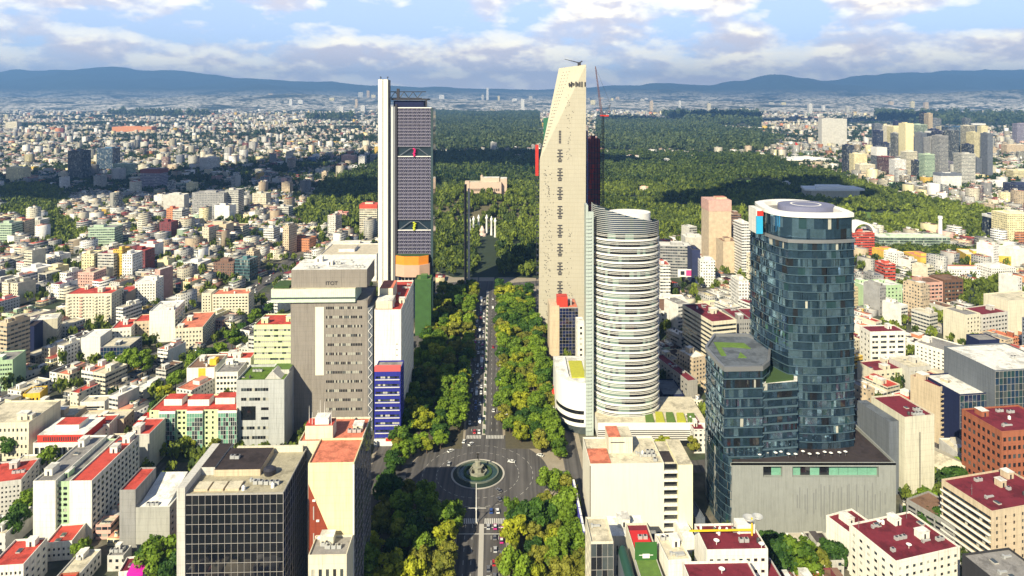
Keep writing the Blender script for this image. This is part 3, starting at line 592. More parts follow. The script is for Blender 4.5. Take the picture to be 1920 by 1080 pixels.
# --- tall party wall building with yellow plaster and red brown mural
rt, w_, z_ = bld('apartment_tower', 'tall narrow block with blank yellow end wall, red roof and reddish painted triangle', 'apartment building', 578, 664, 872, 275, 20, wm='butter', rm='salmon', ss=('curtain', 17, 3, .05, (6, 3)), short='yellow end wall', clutter='')
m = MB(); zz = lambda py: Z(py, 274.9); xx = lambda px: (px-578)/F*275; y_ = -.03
m.poly([(.05, y_, zz(908)), (.05, y_, zz(1046)), (xx(637), y_, zz(1046))]); m.build('red_brown_triangle', W_('wedge', (.26, .055, .03)), rt)  # flat red brown triangle on the lower left of the end wall
m = MB(); m.box(xx(588)-.2, xx(588)+.2, y_-.1, y_-.01, zz(1046), zz(1000)); m.box(xx(588)-.2, xx(588)+.2, y_-.1, y_-.01, zz(975), zz(950)); m.build('pipe', m_mull, rt)
for a, b in ((596, 978), (594, 1008), (589, 940)): m = MB(); m.box(xx(a)-.6, xx(a)+.6, -.5, -.04, zz(b), zz(b)+.7); m.build('air_conditioner', m_white, rt)
boxpart(rt, 'white_corner_strip', w_-.5, w_+.06, -.12, .3, 0, z_, m_white)
rt, w_, z_ = bld('apartment_tower', 'back wing of the yellow walled block, salmon roof crowded with tanks', 'apartment building', 560, 678, 0, 297, 22, wm='cream', rm='salmon', zt=66, ss=('curtain', 16, 3, .05, (6, 3)), clutter='sttaap', short='salmon tank roof')
boxpart(rt, 'penthouse', 2, 14, 3, 10, z_, z_+6, wall['cream'], roof['red']); boxpart(rt, 'penthouse', 6, 12, 4, 9, z_+6, z_+9, wall['white'])
for i in range(7): m = MB(); m.tube((0, 0, 0), (0, 0, R.uniform(4, 8)), .14, .05); m.build('antenna', m_white, rt, (3+i*1.7, R.uniform(3, 8), z_+(9 if 2 < i < 6 else 6)))
bld('low_building', 'low flat building with machine covered white roof at the foot of the yellow wall', 'building', 578, 650, 1045, 262, 12, wm='cream', rm='grey', fs=('grid', 3, 5), clutter='svaatd')
# --- twin white slab with red and grey roofs
rt, w_, z_ = bld('apartment_slab', 'long white apartment slab with red roof and rows of green balconies', 'apartment building', 130, 172, 905, 333, 45, wm='white', rm='red', ss=('grid', 9, 12, .62, .6), clutter='sskt', short='long white slab', balc=None)
bld('apartment_slab', 'white slab with grey green roof joined to the long red roofed one', 'apartment building', 62, 104, 905, 333, 45, rot=RA, wm='white', rm='grey', ss=('grid', 9, 12), clutter='ssk', bs=('grid', 9, 4))
bld('stair_block', 'set back green plastered balcony strip between the two white slabs', 'building part', 104.5, 129.5, 906, 335.5, 42, wm='green', rm='grey', fs=('grid', 9, 2, .7, .55), clutter='s')
# --- grey stepped block
rt, w_, z_ = bld('office_block', 'grey concrete block with tall red roofed stair tower at its left', 'office building', 224, 254, 922, 325, 20, wm='grey', rm='red', ss=('blank',), clutter='', short='grey stepped block')
rt, w_, z_ = bld('office_block', 'grey blank fronted concrete block with sloping pale roof right of the stair tower', 'office building', 254.5, 318, 955, 325.2, 26, wm=W_('mid grey', (.40, .40, .36)), rm='white', ss=('grid', 6, 5), clutter='ka')
m = MB(); P = [(.4, 2, z_+.1), (w_-2, 2, z_+.1), (w_-2, 24, z_+4.6), (.4, 24, z_+4.6)]; m.poly(P); m.poly([P[3], P[2], (w_-2, 24, z_), (.4, 24, z_)]); m.poly([P[1], (w_-2, 24, z_), P[2]]); m.poly([P[0], P[3], (.4, 24, z_)]); m.build('sloping_roof', roof['white'], rt)
# --- red attic house with white columns
rt, w_, z_ = bld('villa_office', 'white colonnaded building with red attic storey and dark tall windows', 'office building', 62, 160, 833, 405, 26, wm='white', rm='white', fs=('grid', 1, 9, .75, .8), clutter='', short='red attic colonnade')
prismpart(rt, 'attic', [(1.5, 1.5), (w_-1.5, 1.5), (w_-1.5, 24), (1.5, 24)], z_, z_+4.6, wall['red'], roof['white'])
for i in range(17): boxpart(rt, 'attic_window', 5+i*1.3, 5.6+i*1.3, 1.38, 1.5, z_+1, z_+3.4, m_dark)
boxpart(rt, 'penthouse', 8, 22, 8, 18, z_+4.6, z_+7.5, wall['white'], roof['red'])
bld('office_building', 'cream office with square windows and green vaulted rooflight at the left edge', 'office building', -60, 54, 796, 405, 30, wm='cream', rm='cream', fs=('grid', 4, 14, .4, .4), ss=('blank',), clutter='ssak', short='left edge office')
bld('office_building', 'pale taller block behind the cream office at the left edge', 'building', 40, 96, 778, 455, 22, wm='pale', rm='cream', fs=('grid', 4, 6), clutter='st')
# --- green glazed flats
rt, w_, z_ = bld('apartment_block', 'pale green apartment block with green glass bays and red roof', 'apartment building', 280, 443, 772, 415, 22, wm='lime', rm='red', fs=('blank',), ss=('grid', 8, 5), clutter='', short='green glass flats')
for i, (a, b) in enumerate(((20, 49), (71, 100), (129, 148), (148.6, 163))):
    g = MB(); mm = MB(); x0, x1 = a/F*415, b/F*415; curtain(g, mm, (x0, -1.3), (1, 0), x1-x0, .5, z_-.8, 6 if i < 2 else 4, 9, .08, (5, 5, 0, 2, 2)); curtain(g, None, (x1, -1.3), (0, 1), 1.3, .5, z_-.8, 1, 9, .02, (5,)); curtain(g, None, (x0, 0), (0, -1), 1.3, .5, z_-.8, 1, 9, .02, (5,))
    o = g.build('glass_bay', glass[:3]+[g_navy, g_deep, g_green], rt); mm.build('bay_mullions', m_white, o)
    boxpart(rt, 'bay_cap', x0-.2, x1+.2, -1.5, .2, z_-.8, z_+.9, m_white, roof['red'])
for (a, b) in ((4, 9), (53, 60), (62, 68), (104, 110), (116, 121)):
    for k in range(8): boxpart(rt, 'window', a/F*415, b/F*415-.6, -.06, .03, 1.6+k*3.15, 3.0+k*3.15, glass[0])
for (a, b, c, d) in ((5, 16, 8, 16), (20, 33, 7, 15), (36, 48, 9, 17)): boxpart(rt, 'penthouse', a, b, c, d, z_, z_+4, wall['white'], roof['red'])
# --- pale grey office with ribbon windows and roof terrace
rt, w_, z_ = bld('office_block', 'pale grey office with short ribbon windows and roof terrace, left of the grey tower', 'office building', 443, 533, 717, 419, 24, wm=W_('silver grey', (.46, .48, .47)), rm='green', fs=('blank',), ss=('blank',), clutter='kat', short='pale grey office', par=1.4)
Yk = 419
for i, py in enumerate((731, 749, None, None, 803, 821, 838)):
    if py: 
        g = MB(); x0, x1 = 9/F*Yk, 60/F*Yk
        for j in range(10): g.box(x0+(x1-x0)*j/10, x0+(x1-x0)*(j+1)/10-.15, -.06, .1, Z(py+2.6, Yk), Z(py-3, Yk), R.choice((0, 0, 2, 3)))
        g.build('window_band', glass, rt)
for py in (767, 785): boxpart(rt, 'window', 46/F*Yk, 60/F*Yk, -.06, .1, Z(py+2.6, Yk), Z(py-2.6, Yk), glass[0])
boxpart(rt, 'loggia', 9/F*Yk, 36/F*Yk, -.08, .1, Z(788, Yk), Z(762, Yk), glass[0])
m = MB(); m.poly([(16, 4, z_+.1), (26, 4, z_+.1), (21, 4, z_+4.8)]); m.poly([(16, 4, z_), (21, 4, z_+4.8), (21, 14, z_+4.8), (16, 14, z_)]); m.poly([(26, 14, z_), (21, 14, z_+4.8), (21, 4, z_+4.8), (26, 4, z_)]); m.build('roof_gable', wall['pale'], rt)
boxpart(rt, 'roof_terrace', 18, 28.6, 12, 22, z_, z_+2.8, wall['pale'], m_lawn)
# --- big taupe office tower with pale vertical strip
Yg = 440
rt, w_, z_ = bld('office_tower', 'large taupe office tower with thirteen short window bands and a pale vertical strip', 'office building', 545, 689, 567, Yg, 34, wm='taupe', rm='grey', fs=('blank',), ss=('blank',), clutter='', short='taupe office tower')
for i in range(13):
    py = 578+i*17.28; g = MB(); x0, x1 = (611-545)/F*Yg, (679-545)/F*Yg
    for j in range(22): g.box(x0+(x1-x0)*j/22, x0+(x1-x0)*(j+1)/22-.32, -.12, .05, Z(py+2.4, Yg), Z(py-2.4, Yg), R.choices((0, 2, 3, 3), (4, 2, 3, 3))[0] if (j//5+i) % 4 else R.choices((0, 3), (4, 1))[0])
    g.build('window_band', glass, rt)
boxpart(rt, 'light_strip', (591-545)/F*Yg, (607-545)/F*Yg, -.25, .1, Z(704, Yg), Z(576, Yg), principled('strip', (.80, .76, .60), rough=.45))
# lattice stair strip beside it
m = MB(); n_ = 13; zz0, zz1 = 2, z_-4
for k in range(n_*2):
    a, b = zz0+(zz1-zz0)*k/(n_*2), zz0+(zz1-zz0)*(k+1)/(n_*2); xa, xb = (w_+.5, w_+3.0) if k % 2 else (w_+3.0, w_+.5)
    m.tube((xa, .3, a), (xb, .3, b), .17)
m.tube((w_+.4, .3, 0), (w_+.4, .3, z_-4), .14); m.build('bracing', m_white, rt); boxpart(rt, 'service_core', w_+.05, w_+3.2, .9, 26, 0, z_-4, wall['slate'])
# green glass reading room across the top and the windowless block above
boxpart(rt, 'glass_storey', -12, (666-545)/F*Yg, -1.5, 20, z_+.3, Z(541, Yg), g_palegreen, roof['cream'])
m = MB()
for j in range(40): m.box(-12+j*1.3, -11.9+j*1.3, -1.62, -1.5, z_+.3, Z(541, Yg))
m.box(-12.1, 42, -1.7, -1.5, z_+2.6, z_+3.6, 1); m.build('glass_fins', [m_white, glass[2]], rt)
boxpart(rt, 'upper_block', 0, w_-.6, 1.5, 30, Z(541, Yg)+.05, Z(507, Yg), wall['taupe'], roof['white'])
zt_ = Z(507, Yg)
tx = bpy.data.curves.new('sign', 'FONT'); tx.body = 'ITOT'; tx.size = 3.4; tx.extrude = .12; to = bpy.data.objects.new('sign_text', tx); C.objects.link(to)
dg = bpy.context.evaluated_depsgraph_get(); me = bpy.data.meshes.new_from_object(to.evaluated_get(dg)); bpy.data.objects.remove(to); me.materials.clear(); me.materials.append(m_dark)
to = bpy.data.objects.new('sign_lettering', me); C.objects.link(to); to.parent = rt; to.location = (22, 1.36, Z(536, Yg)); to.rotation_euler = (math.radians(90), 0, 0)
roofkit(rt, 0, 0, zt_, 'sssaaaapvvd', wall['white'], 8, (2, w_-3, 4, 27))
boxpart(rt, 'planter_roof', -11, -1, 0, 14, Z(541, Yg), Z(541, Yg)+1.6, m_hedge)
# --- striped lime office
bld('office_building', 'pale striped office with white bands and red roof left of the taupe tower', 'office building', 476, 548, 611, 520, 26, wm='lime', rm='red', fs=('band', 9, .3, .38), ss=('band', 9, .3, .38), clutter='sst', gm=(0, 2, 3, 3), gw=(2, 2, 3, 3), short='lime striped office')
# --- white blank wall slab
rt, w_, z_ = bld('office_slab', 'tall white slab with blank end wall and long red roof beside the avenue', 'office building', 702, 752, 583, 442, 70, wm='white', rm='red', ss=('grid', 14, 18, .4, .35), clutter='', short='white blank slab')
for k in range(5): boxpart(rt, 'vent', 14.2, 14.9, -.08, .1, z_-22-k*3.6, z_-21.3-k*3.6, m_dark); 
boxpart(rt, 'penthouse', .2, 11, 4, 18, z_, z_+5, wall['cream'], roof['white']); boxpart(rt, 'penthouse', 0, 9, 20, 40, z_, z_+9, wall['cream'], roof['salmon']); roofkit(rt, 0, 0, z_, 'aaavkkstt', wall['cream'], 5, (10, 17.5, 8, 66))
# --- blue banded block
rt, w_, z_ = bld('office_block', 'bright blue banded office block with red parapet in front of the white slab', 'office building', 702, 751, 697, 425, 16, wm='blue', rm='grey', fs=('band', 9, .8, .30), ss=('band', 9, 1, .3), clutter='', gm=(0, 1, 3, 2), gw=(3, 3, 3, 2), short='blue banded block')
boxpart(rt, 'red_parapet', 0, w_, -.1, 3, z_, z_+3.0, principled('pink red panel', (.55, .10, .10))); 
for k in range(9): m = MB(); zb = 1.2+(z_-2.5)/9*(k+.2); m.box(.5, w_-.5, -.7, 0, zb, zb+.18); m.box(.5, w_-.5, -.72, -.64, zb+.5, zb+.62); m.build('ledge', m_white, rt)
boxpart(rt, 'shop_front', 0, w_, -2, -.02, 0, 3.6, m_white); boxpart(rt, 'red_sign', w_*.45, w_, -2.2, -2.02, 3.0, 4.8, wall['red'])

# --- lattice skyscraper with white lift shafts
YB = 660; sx_ = lambda px: (px-709)/F*YB
rt = root('skyscraper', 'tall office tower with purple lattice facade and twin white lift shafts', 'skyscraper', (X(709, YB), YB, 0), RA*.5); LAND.append((-100, 660, 'purple lattice tower')); FOOT.append((X(709, YB)-3, YB-6, 1, 0, 58, 60))
boxpart(rt, 'lift_shaft', 0, sx_(717.2), 0, 9, 0, Z(149, YB), principled('shaft metal', (.78, .76, .68), rough=.4)); boxpart(rt, 'lift_shaft', sx_(718.6), sx_(727), 0, 9, 0, Z(149, YB), MATS['shaft metal']); boxpart(rt, 'shaft_joint', sx_(717.2), sx_(718.6), .6, 8, 0, Z(151, YB), m_dark)
boxpart(rt, 'shaft_side', sx_(727), sx_(729.6), .3, 8.5, 0, Z(150, YB), m_dark)
boxpart(rt, 'white_fin', sx_(730.5), sx_(735.5), 3, 9, 0, Z(200, YB), MATS['shaft metal']); boxpart(rt, 'grey_fin', sx_(735.6), sx_(740), 3.3, 9, 0, Z(200, YB), m_metal)
for px in (713, 726): m = MB(); m.tube((sx_(px), 3, Z(149, YB)), (sx_(px), 3, Z(145, YB)), .35); m.lathe((sx_(px), 3, Z(145, YB)), [(0, 0), (1, 0), (.9, .5), (0, .8)], 8); m.build('beacon', m_dark, rt)
m = MB(); g = MB(); Q0, Q1 = sx_(745), sx_(808)
zt_, zb_ = Z(203, YB), Z(478, YB); pur = [principled('lattice panel', (.085, .08, .13), rough=.55, var=.3, scale=.4), principled('lattice glass', (.03, .03, .09), rough=.15, var=.4, scale=.4), g_navy]
boxpart(rt, 'core', Q0-2.6, Q1+.9, 5.2, 36, 0, zt_-.2, g_navy, roof['dark'])
boxpart(rt, 'corner_column', Q0-2.6, Q0-.6, 2.2, 5.1, 0, zt_+4, m_dark); boxpart(rt, 'corner_column', Q1-.4, Q1+1.6, 2.2, 5.1, 0, zt_, principled('steel blue', (.03, .06, .07)))
def lattice(z0, z1, rows):
    b = MB(); g = MB(); hh = (z1-z0)/rows; nb = 15; bw = (Q1-Q0-.6)/nb
    for i in range(rows):
        z = z0+i*hh
        for j in range(nb):
            x = Q0+j*bw; s = .9 if (i+j) % 2 else -.9
            g.quad((x, 4.6, z), (x+bw, 4.6, z), (x+bw, 4.6, z+hh), (x, 4.6, z+hh), 1 if R.random() < .7 else 2)
            y0, y1 = (3.0, 4.2) if j % 2 else (4.2, 3.0)
            b.quad((x, y0, z+hh*.42), (x+bw, y1, z+hh*.42), (x+bw, y1-.3, z+hh*.96), (x, y0-.3, z+hh*.96), 0)
            b.quad((x, y0-.3, z+hh*.96), (x+bw, y1-.3, z+hh*.96), (x+bw, 4.6, z+hh), (x, 4.6, z+hh), 0)
            m2 = x+bw/2; b.tube((x, 3.2, z), (m2, 3.0, z+hh*.42), .22, mi=1, n=4); b.tube((m2, 3.0, z+hh*.42), (x+bw, 3.2, z), .22, mi=1, n=4)
        b.box(Q0, Q1-.5, 2.8, 3.1, z-.14, z+.14, 1)
    o = g.build('lattice_glass', pur, rt); b.build('lattice_screen', [pur[0], principled('lattice edge', (.32, .31, .38), rough=.5)], o)
yA, yB_, yC, yD = Z(275, YB), Z(294, YB), Z(413, YB), Z(433, YB)
lattice(yA, zt_, 12); lattice(yC, yB_, 19); lattice(zb_, yD, 7)
for (a, b, mt, gn) in ((yB_, yA, principled('pink ornament', (.65, .02, .16), rough=.5), 'sky_garden'), (yD, yC, principled('yellow plant', (.55, .60, .03), rough=.6), 'sky_garden')):
    boxpart(rt, 'garden_glass', Q0, Q1-.4, 4.9, 5.15, a, b, glass[1]); boxpart(rt, 'garden_floor', Q0, Q1-.4, 2.6, 5.0, a-.3, a+.3, m_white)
    m = MB(); mid = (Q0+Q1)/2; m.tube((Q0+2, 3, a+1), (mid-4, 3, b-2), .45); m.tube((mid-4, 3, b-2), (mid+4, 3, b-2), .3); m.tube((mid+4, 3, b-2), (Q1-3, 3, a+1), .45); m.build('brace', wall['slate'], rt)
    m = MB(); 
    for k in range(7): m.lathe((mid+R.uniform(-.8, .8), 2.6, a+.5+k*1.15), [(0, -.9), (1.1, -.3), (1.2, .4), (0, 1)], 7)
    m.build('garden_ornament', mt, rt)
boxpart(rt, 'crown_frame', Q0-7, Q1-4.5, 6, 34, Z(188, YB), Z(185, YB), m_dark); boxpart(rt, 'crown_wall', Q0-5, Q1-8, 8, 30, zt_, Z(189, YB), wall['navy']); boxpart(rt, 'crown_post', Q1-6, Q1-4.6, 5.8, 7.4, zt_, Z(188, YB), m_dark); boxpart(rt, 'crown_rail', Q0, Q1, 3.2, 4.4, zt_, zt_+.9, m_white)
m = MB(); za, zb2 = Z(184, YB), Z(172, YB); x0, x1 = Q0-8, Q1-10
m.tube((x0, 10, zb2), (x1+4, 10, zb2), .4); m.tube((x0, 10, za), (x1, 10, za), .4)
for k in range(7): a = x0+(x1-x0)*k/7; b = x0+(x1-x0)*(k+1)/7; m.tube((a, 10, zb2 if k % 2 else za), (b, 10, za if k % 2 else zb2), .35)
m.build('crown_truss', m_dark, rt); boxpart(rt, 'crown_mast', sx_(741), sx_(746), 9, 12, Z(188, YB), Z(166, YB), m_dark)
m = MB(); P = [(Q0-1, -5), (Q0+8, -10), (Q1-10, -10), (Q1-1, -4), (Q1-1, 2.4), (Q0-1, 2.4)]; m.prism(P, Z(515, YB), Z(493, YB), 0, bottom=True); m.prism([(x*.96+.8, y*.9) for x, y in P], Z(493, YB), Z(477, YB), 1, 2)
m.build('lobby_drum', [principled('sand screen', (.55, .36, .26), var=.2), principled('orange screen', (.78, .26, .02)), m_hedge], rt)
m = MB()
for k in range(9): m.tube((Q0+1+k*3.6, -7 if 1 < k < 7 else -2, 0), (Q0+1+k*3.6, -7 if 1 < k < 7 else -2, Z(515, YB)), .5)
m.build('lobby_columns', wall['concrete'], rt)
farb('green_wall_block', 'small block with green planted wall at the foot of the purple lattice tower', 'building', 778, 808, 526, 618, 16, 'ivy', 'green', 'blank')
# --- folded concrete skyscraper
YR = 640; cc = principled('board concrete', (.46, .43, .34), rough=.85, spec=.2, var=.1, scale=.05, streak=.12)
x0, x1 = X(1010, YR), X(1097.5, YR); rt = root('skyscraper', 'tall concrete skyscraper with folded top corner, slot windows and pinholes', 'skyscraper', (0, 0, 0)); LAND.append(((x0+x1)/2, 650, 'folded concrete tower')); FOOT.append((x0-4, YR-4, 1, 0, 56, 44))
zA = Z(300, YR); zR = Z(121, YR); YT = YR+24; TL = (X(1048, YT), YT, Z(128, YT)); A = (X(1012, YR), YR, zA); TR = (X(1099, YR), YR, zR)
body = MB()
# pinholes and slots are openings drawn as recessed dark plates set into the wall by thin frames: build wall, then plates
body.poly([(x0, YR, 0), (x1, YR, 0), TR, A]); body.poly([A, TR, TL]); body.poly([(x1, YR, 0), (x1-1, YR+34, 0), (TR[0]-1, YR+34, zR-6), TR]); body.poly([(x0, YR, 0), A, TL, (TL[0]+2, YR+34, TL[2]-6), (x0+4, YR+34, 0)])
body.poly([TL, TR, (TR[0]-1, YR+34, zR-6), (TL[0]+2, YR+34, TL[2]-6)]); body.poly([(x1-1, YR+34, 0), (x0+4, YR+34, 0), (TL[0]+2, YR+34, TL[2]-6), (TR[0]-1, YR+34, zR-6)]); body.build('concrete_shell', cc, rt)
m = MB(); n_ = 62
for k in range(1, n_): zz = k*3.9; m.box(x0+.05 if zz < zA else x0+1+(zz-zA)*.42, x1-.05, YR-.05, YR+.02, zz, zz+.1)
seams = MB()
for k in range(2, 58):
    zz = k*3.9; xa = x0+.1 if zz < zA else A[0]+(TR[0]-A[0])*(zz-zA)/(zR-zA)+.3
    if xa < x1-.3: seams.box(xa, x1-.1, YR-.035, YR+.01, zz, zz+.12)
seams.build('board_seams', principled('seam', (.33, .29, .20), rough=.9), rt)
for gk in range(11):
    s = MB(); py0 = 245+gk*35.3; 
    if py0 > 560: break
    for k in range(8):
        py = py0+k*3.1; wv = [3.2, 1.2, 3.6, 1.5, 4.2, 1.6, 3.0, 2.4][k] if gk > 0 else 1.6; xc = X(1050, YR); s.box(xc-wv*.7, xc+wv*.7, YR-.09, YR+.05, Z(py+2.3, YR), Z(py, YR))
    s.build('slot_window_group', m_dark, rt)
s = MB()
for k in range(230):
    c_ = R.choice((1025, 1030, 1066)); px = R.gauss(c_, 3.5); py = R.uniform(310, 600) if c_ < 1050 else R.choice((R.uniform(175, 300), R.uniform(430, 600)))
    xc, zc = X(px, YR), Z(py, YR); s.box(xc-.32, xc+.32, YR-.08, YR+.05, zc-.32, zc+.32)
s.build('pinhole_windows', m_dark, rt)['kind'] = 'stuff'
# slots on the folded facet
def fac(u, v): # barycentric point on facet A, TR, TL
    return tuple(A[i]+(TL[i]-A[i])*v+(TR[i]-TL[i])*u*v for i in range(3))
s = MB()
for k in range(24):
    v = .14+k*.035
    for j in range(3):
        u = .22+j*.12+R.uniform(-.02, .02)
        p = Vector(fac(u, v)); n = (Vector(TR)-Vector(A)).cross(Vector(TL)-Vector(A)).normalized(); n = n if n.y < 0 else -n; q = p+n*.08; s.quad(q+Vector((-.6, 0, -.3)), q+Vector((.6, 0, -.3)), q+Vector((.6, 0, .3)), q+Vector((-.6, 0, .3)))
s.build('facet_slots', m_dark, rt)
s = MB()
for k, (px, h_) in enumerate(((1068, 3), (1072, 5), (1076, 2.4), (1080, 5), (1083, 2.8), (1087, 4.5), (1091, 5), (1097, 4))):
    xc = X(px, YR); zc = Z(158, YR); yd = YR if px > 1083 else YR+(A[2]+(TR[2]-A[2])*(xc-A[0])/(TR[0]-A[0])-zc)*-.27; s.box(xc-.6, xc+.6, yd-.5, yd+1.2, zc-h_/2, zc+h_/2)
s.build('top_openings', m_dark, rt)
m = MB(); xw = x0-3.4; m.prism([(X(1019, YR+14), YR+13), (X(1036, YR+14), YR+13), (X(1036, YR+14), YR+16), (X(1019, YR+14), YR+16)], Z(330, YR), Z(222, YR)); m.build('green_netting', principled('netting', (.03, .14, .09), rough=.9), rt)
m = MB()
for k in range(30): z = 6+k*5.5; m.box(x0-2.2, x0-.1, YR+2, YR+7, z, z+.3); m.box(x0-2.3, x0-2.0, YR+2, YR+2.3, z, z+5.5)
m.build('scaffold', m_dark, rt); boxpart(rt, 'red_hoist', x0-3.0, x0-.1, YR+1.2, YR+6, Z(330, YR), Z(272, YR), m_redsteel)
boxpart(rt, 'glass_side', x1+.1, X(1103, YR), YR+2, YR+34, 0, Z(245, YR), g_navy)
cr = root('roof_crane', 'small dark crane with raised boom on top of the folded concrete tower', 'crane', (X(1086, YR+8), YR+8, zR-1)); m = MB(); m.box(-1.5, 1.5, -1.5, 1.5, 0, 3.5); m.build('cab', m_dark, cr); m = MB(); m.tube((0, 0, 3), (-14, 0, 6.5), .5, .2); m.tube((0, 0, 3), (3, 0, 4.6), .6); m.build('boom', m_dark, cr)
# --- tower under construction behind it and its crane
YU = 735
rt, w_, z_ = farb('construction_tower', 'dark steel tower under construction with red netting right of the folded concrete tower', 'building under construction', 1099, 1125, 262, YU, 26, 'maroon', 'dark', 'blank')
for k in range(28):
    zz = 10+k*5.6
    if zz < z_+8: m = MB(); m.box(-.8, w_+1.0, -1.4, -.05, zz, zz+.5); m.build('floor_edge', m_dark, rt)
m = MB()
for k in range(6): m.box(k*w_/5-.25, k*w_/5+.25, -1.6, -1.3, 0, z_+7)
m.build('steel_columns', wall['navy'], rt); m = MB()
for k in range(14): a, b = R.uniform(0, w_-3), R.uniform(20, z_-6); m.box(a, a+R.uniform(2, 5), -.4, -.2, b, b+R.uniform(4, 14))
m.build('red_netting', principled('red netting', (.38, .04, .03), rough=.9), rt)
cr = root('tower_crane', 'slim tower crane with steep jib beside the unfinished dark tower', 'crane', (X(1130.5, YU-6), YU-6, 0)); zc = Z(218, YU)
m = MB(); hw = .9
for sx2 in (-hw, hw):
    for sy in (-hw, hw): m.tube((sx2, sy, 0), (sx2, sy, zc), .45, n=4)
for k in range(int(zc/3)): m.tube((-hw if k % 2 else hw, -hw, k*3), (hw if k % 2 else -hw, -hw, k*3+3), .16, n=4); m.tube((hw, -hw if k % 2 else hw, k*3), (hw, hw if k % 2 else -hw, k*3+3), .16, n=4)
m.build('mast', m_dark, cr); m = MB(); m.box(-3, 6, -1.5, 1.5, zc, zc+1.6); m.build('slewing_platform', m_redsteel, cr)
m = MB(); T = Vector((X(1116, YU-6)-X(1130.5, YU-6), 0, Z(125, YU))); B0 = Vector((-1.5, 0, zc+1.6)); m.tube(B0+Vector((-.7, 0, 0)), T, .5, .35, 4); m.tube(B0+Vector((1.0, 0, 0)), T+Vector((.6, 0, 0)), .5, .3, 4)
for k in range(20): a = B0.lerp(T, k/20); b = B0.lerp(T, (k+1)/20); s = -.7 if k % 2 else .9; m.tube(a+Vector((s, 0, 0)), b+Vector((-s*.7, 0, 0)), .14, n=4)
m.build('jib', principled('jib steel', (.10, .05, .06)), cr); m = MB(); m.tube((1, 0, zc+1.6), (8, 0, zc+13), .4, .25, 4); m.tube((8, 0, zc+13), (5, 0, zc+1.6), .25, .2, 4); m.tube((8, 0, zc+13), tuple(T), .12, n=4); m.build('counter_frame', m_dark, cr)
# --- round striped hotel tower
YS = 445; cx, cy = X(1174, YS), 450.0; ax, ay = 21.6, 17.5
rt = root('round_tower', 'round white striped hotel tower with sloping glass crown', 'hotel tower', (cx, cy, 0)); LAND.append((cx, cy, 'striped round tower')); FOOT.append((cx-36, cy-30, 1, 0, 62, 58))
def ell(a, e=1.0, n=72): return [((ax+a)*math.copysign(abs(math.cos(t))**e, math.cos(t)), (ay+a)*math.copysign(abs(math.sin(t))**e, math.sin(t))) for t in (2*math.pi*k/n for k in range(n))]
gl = MB(); 
zf0, zf1, NF = 11.0, Z(440, 430), 25; fh = (zf1-zf0)/NF
E0 = ell(0, .85); E1 = ell(.55, .85); E2 = ell(.3, .85)
for i in range(NF):
    z = zf0+i*fh; gl = MB()
    ph = R.random()*9
    for k in range(72):
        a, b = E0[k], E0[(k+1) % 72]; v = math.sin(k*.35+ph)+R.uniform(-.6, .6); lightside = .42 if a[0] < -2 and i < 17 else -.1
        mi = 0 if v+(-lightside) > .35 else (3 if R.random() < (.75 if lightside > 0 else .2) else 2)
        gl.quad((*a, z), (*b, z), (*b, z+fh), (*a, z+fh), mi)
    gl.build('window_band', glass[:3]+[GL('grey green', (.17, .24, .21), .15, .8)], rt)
    m = MB()
    for k in range(72):
        a, b, c, d = E1[k], E1[(k+1) % 72], E0[(k+1) % 72], E0[k]
        for (u0, u1, mm_) in ((0, .22, 0),):
            za, zb2 = z+fh*u0-.1, z+fh*u1; m.quad((*a, za), (*b, za), (*b, zb2), (*a, zb2)); m.quad((*a, zb2), (*b, zb2), (*c, zb2), (*d, zb2)); m.quad((*d, za), (*c, za), (*b, za), (*a, za))
        for u in (.56, .74):
            a, b, c, d = E2[k], E2[(k+1) % 72], E0[(k+1) % 72], E0[k]; za, zb2 = z+fh*u, z+fh*u+.22; m.quad((*a, za), (*b, za), (*b, zb2), (*a, zb2)); m.quad((*a, zb2), (*b, zb2), (*c, zb2), (*d, zb2))
    m.build('floor_band', m_white, rt)
def crown_h(x, y): # sloping top: high at the left rear, dipping to the right
    t = (x+ax)/(2*ax); return 17.5-11.5*t**.85 + (0 if y < 0 else -3*min(1, y/ay))
gl = MB(); fn = MB()
for k in range(72):
    a, b = E0[k], E0[(k+1) % 72]; ha, hb = crown_h(*a), crown_h(*b)
    gl.quad((*a, zf1), (*b, zf1), (*b, zf1+hb), (*a, zf1+ha), R.choice((0, 1, 1)) if k % 72 > 45 else 2)
    j = 0
    while j*1.25 < min(ha, hb):
        z = zf1+j*1.25; p_, q_ = E2[k], E2[(k+1) % 72]; fn.quad((*p_, z), (*q_, z), (*q_, z+.42), (*p_, z+.42)); fn.quad((*p_, z+.42), (*q_, z+.42), (*b, z+.42), (*a, z+.42)); j += 1
gl.build('crown_glass', [g_teal, g_deep, glass[1]], rt); fn.build('crown_louvres', m_ac, rt)
m = MB(); m.poly([(x*.98, y*.98, zf1+3.4) for x, y in E0]); m.build('roof', roof['grey'], rt)
m = MB(); m.prism([(x*.66+3.5, y*.62+5) for x, y in ell(0, 1.0)], zf1+3.4, zf1+10.3); m.build('roof_drum', m_white, rt)
# pale green fin along the left edge
fx0 = X(1097, YS-4)-cx; fx1 = X(1112, YS-6)-cx
boxpart(rt, 'glass_fin', fx0, fx0+1.4, -14, -4, 0, Z(388, 430), principled('fin glass', (.42, .48, .45), rough=.25)); 
m = MB(); 
for k in range(60): z = 3+k*2.3; m.box(fx0-.1, fx1-1.5, -14.4, -13.9, z, z+.7)
m.build('fin_slats', MATS['fin glass'], rt); boxpart(rt, 'fin_return', fx0+1.4, fx1, -13.8, -12.8, 0, Z(400, 430), MATS['fin glass'])
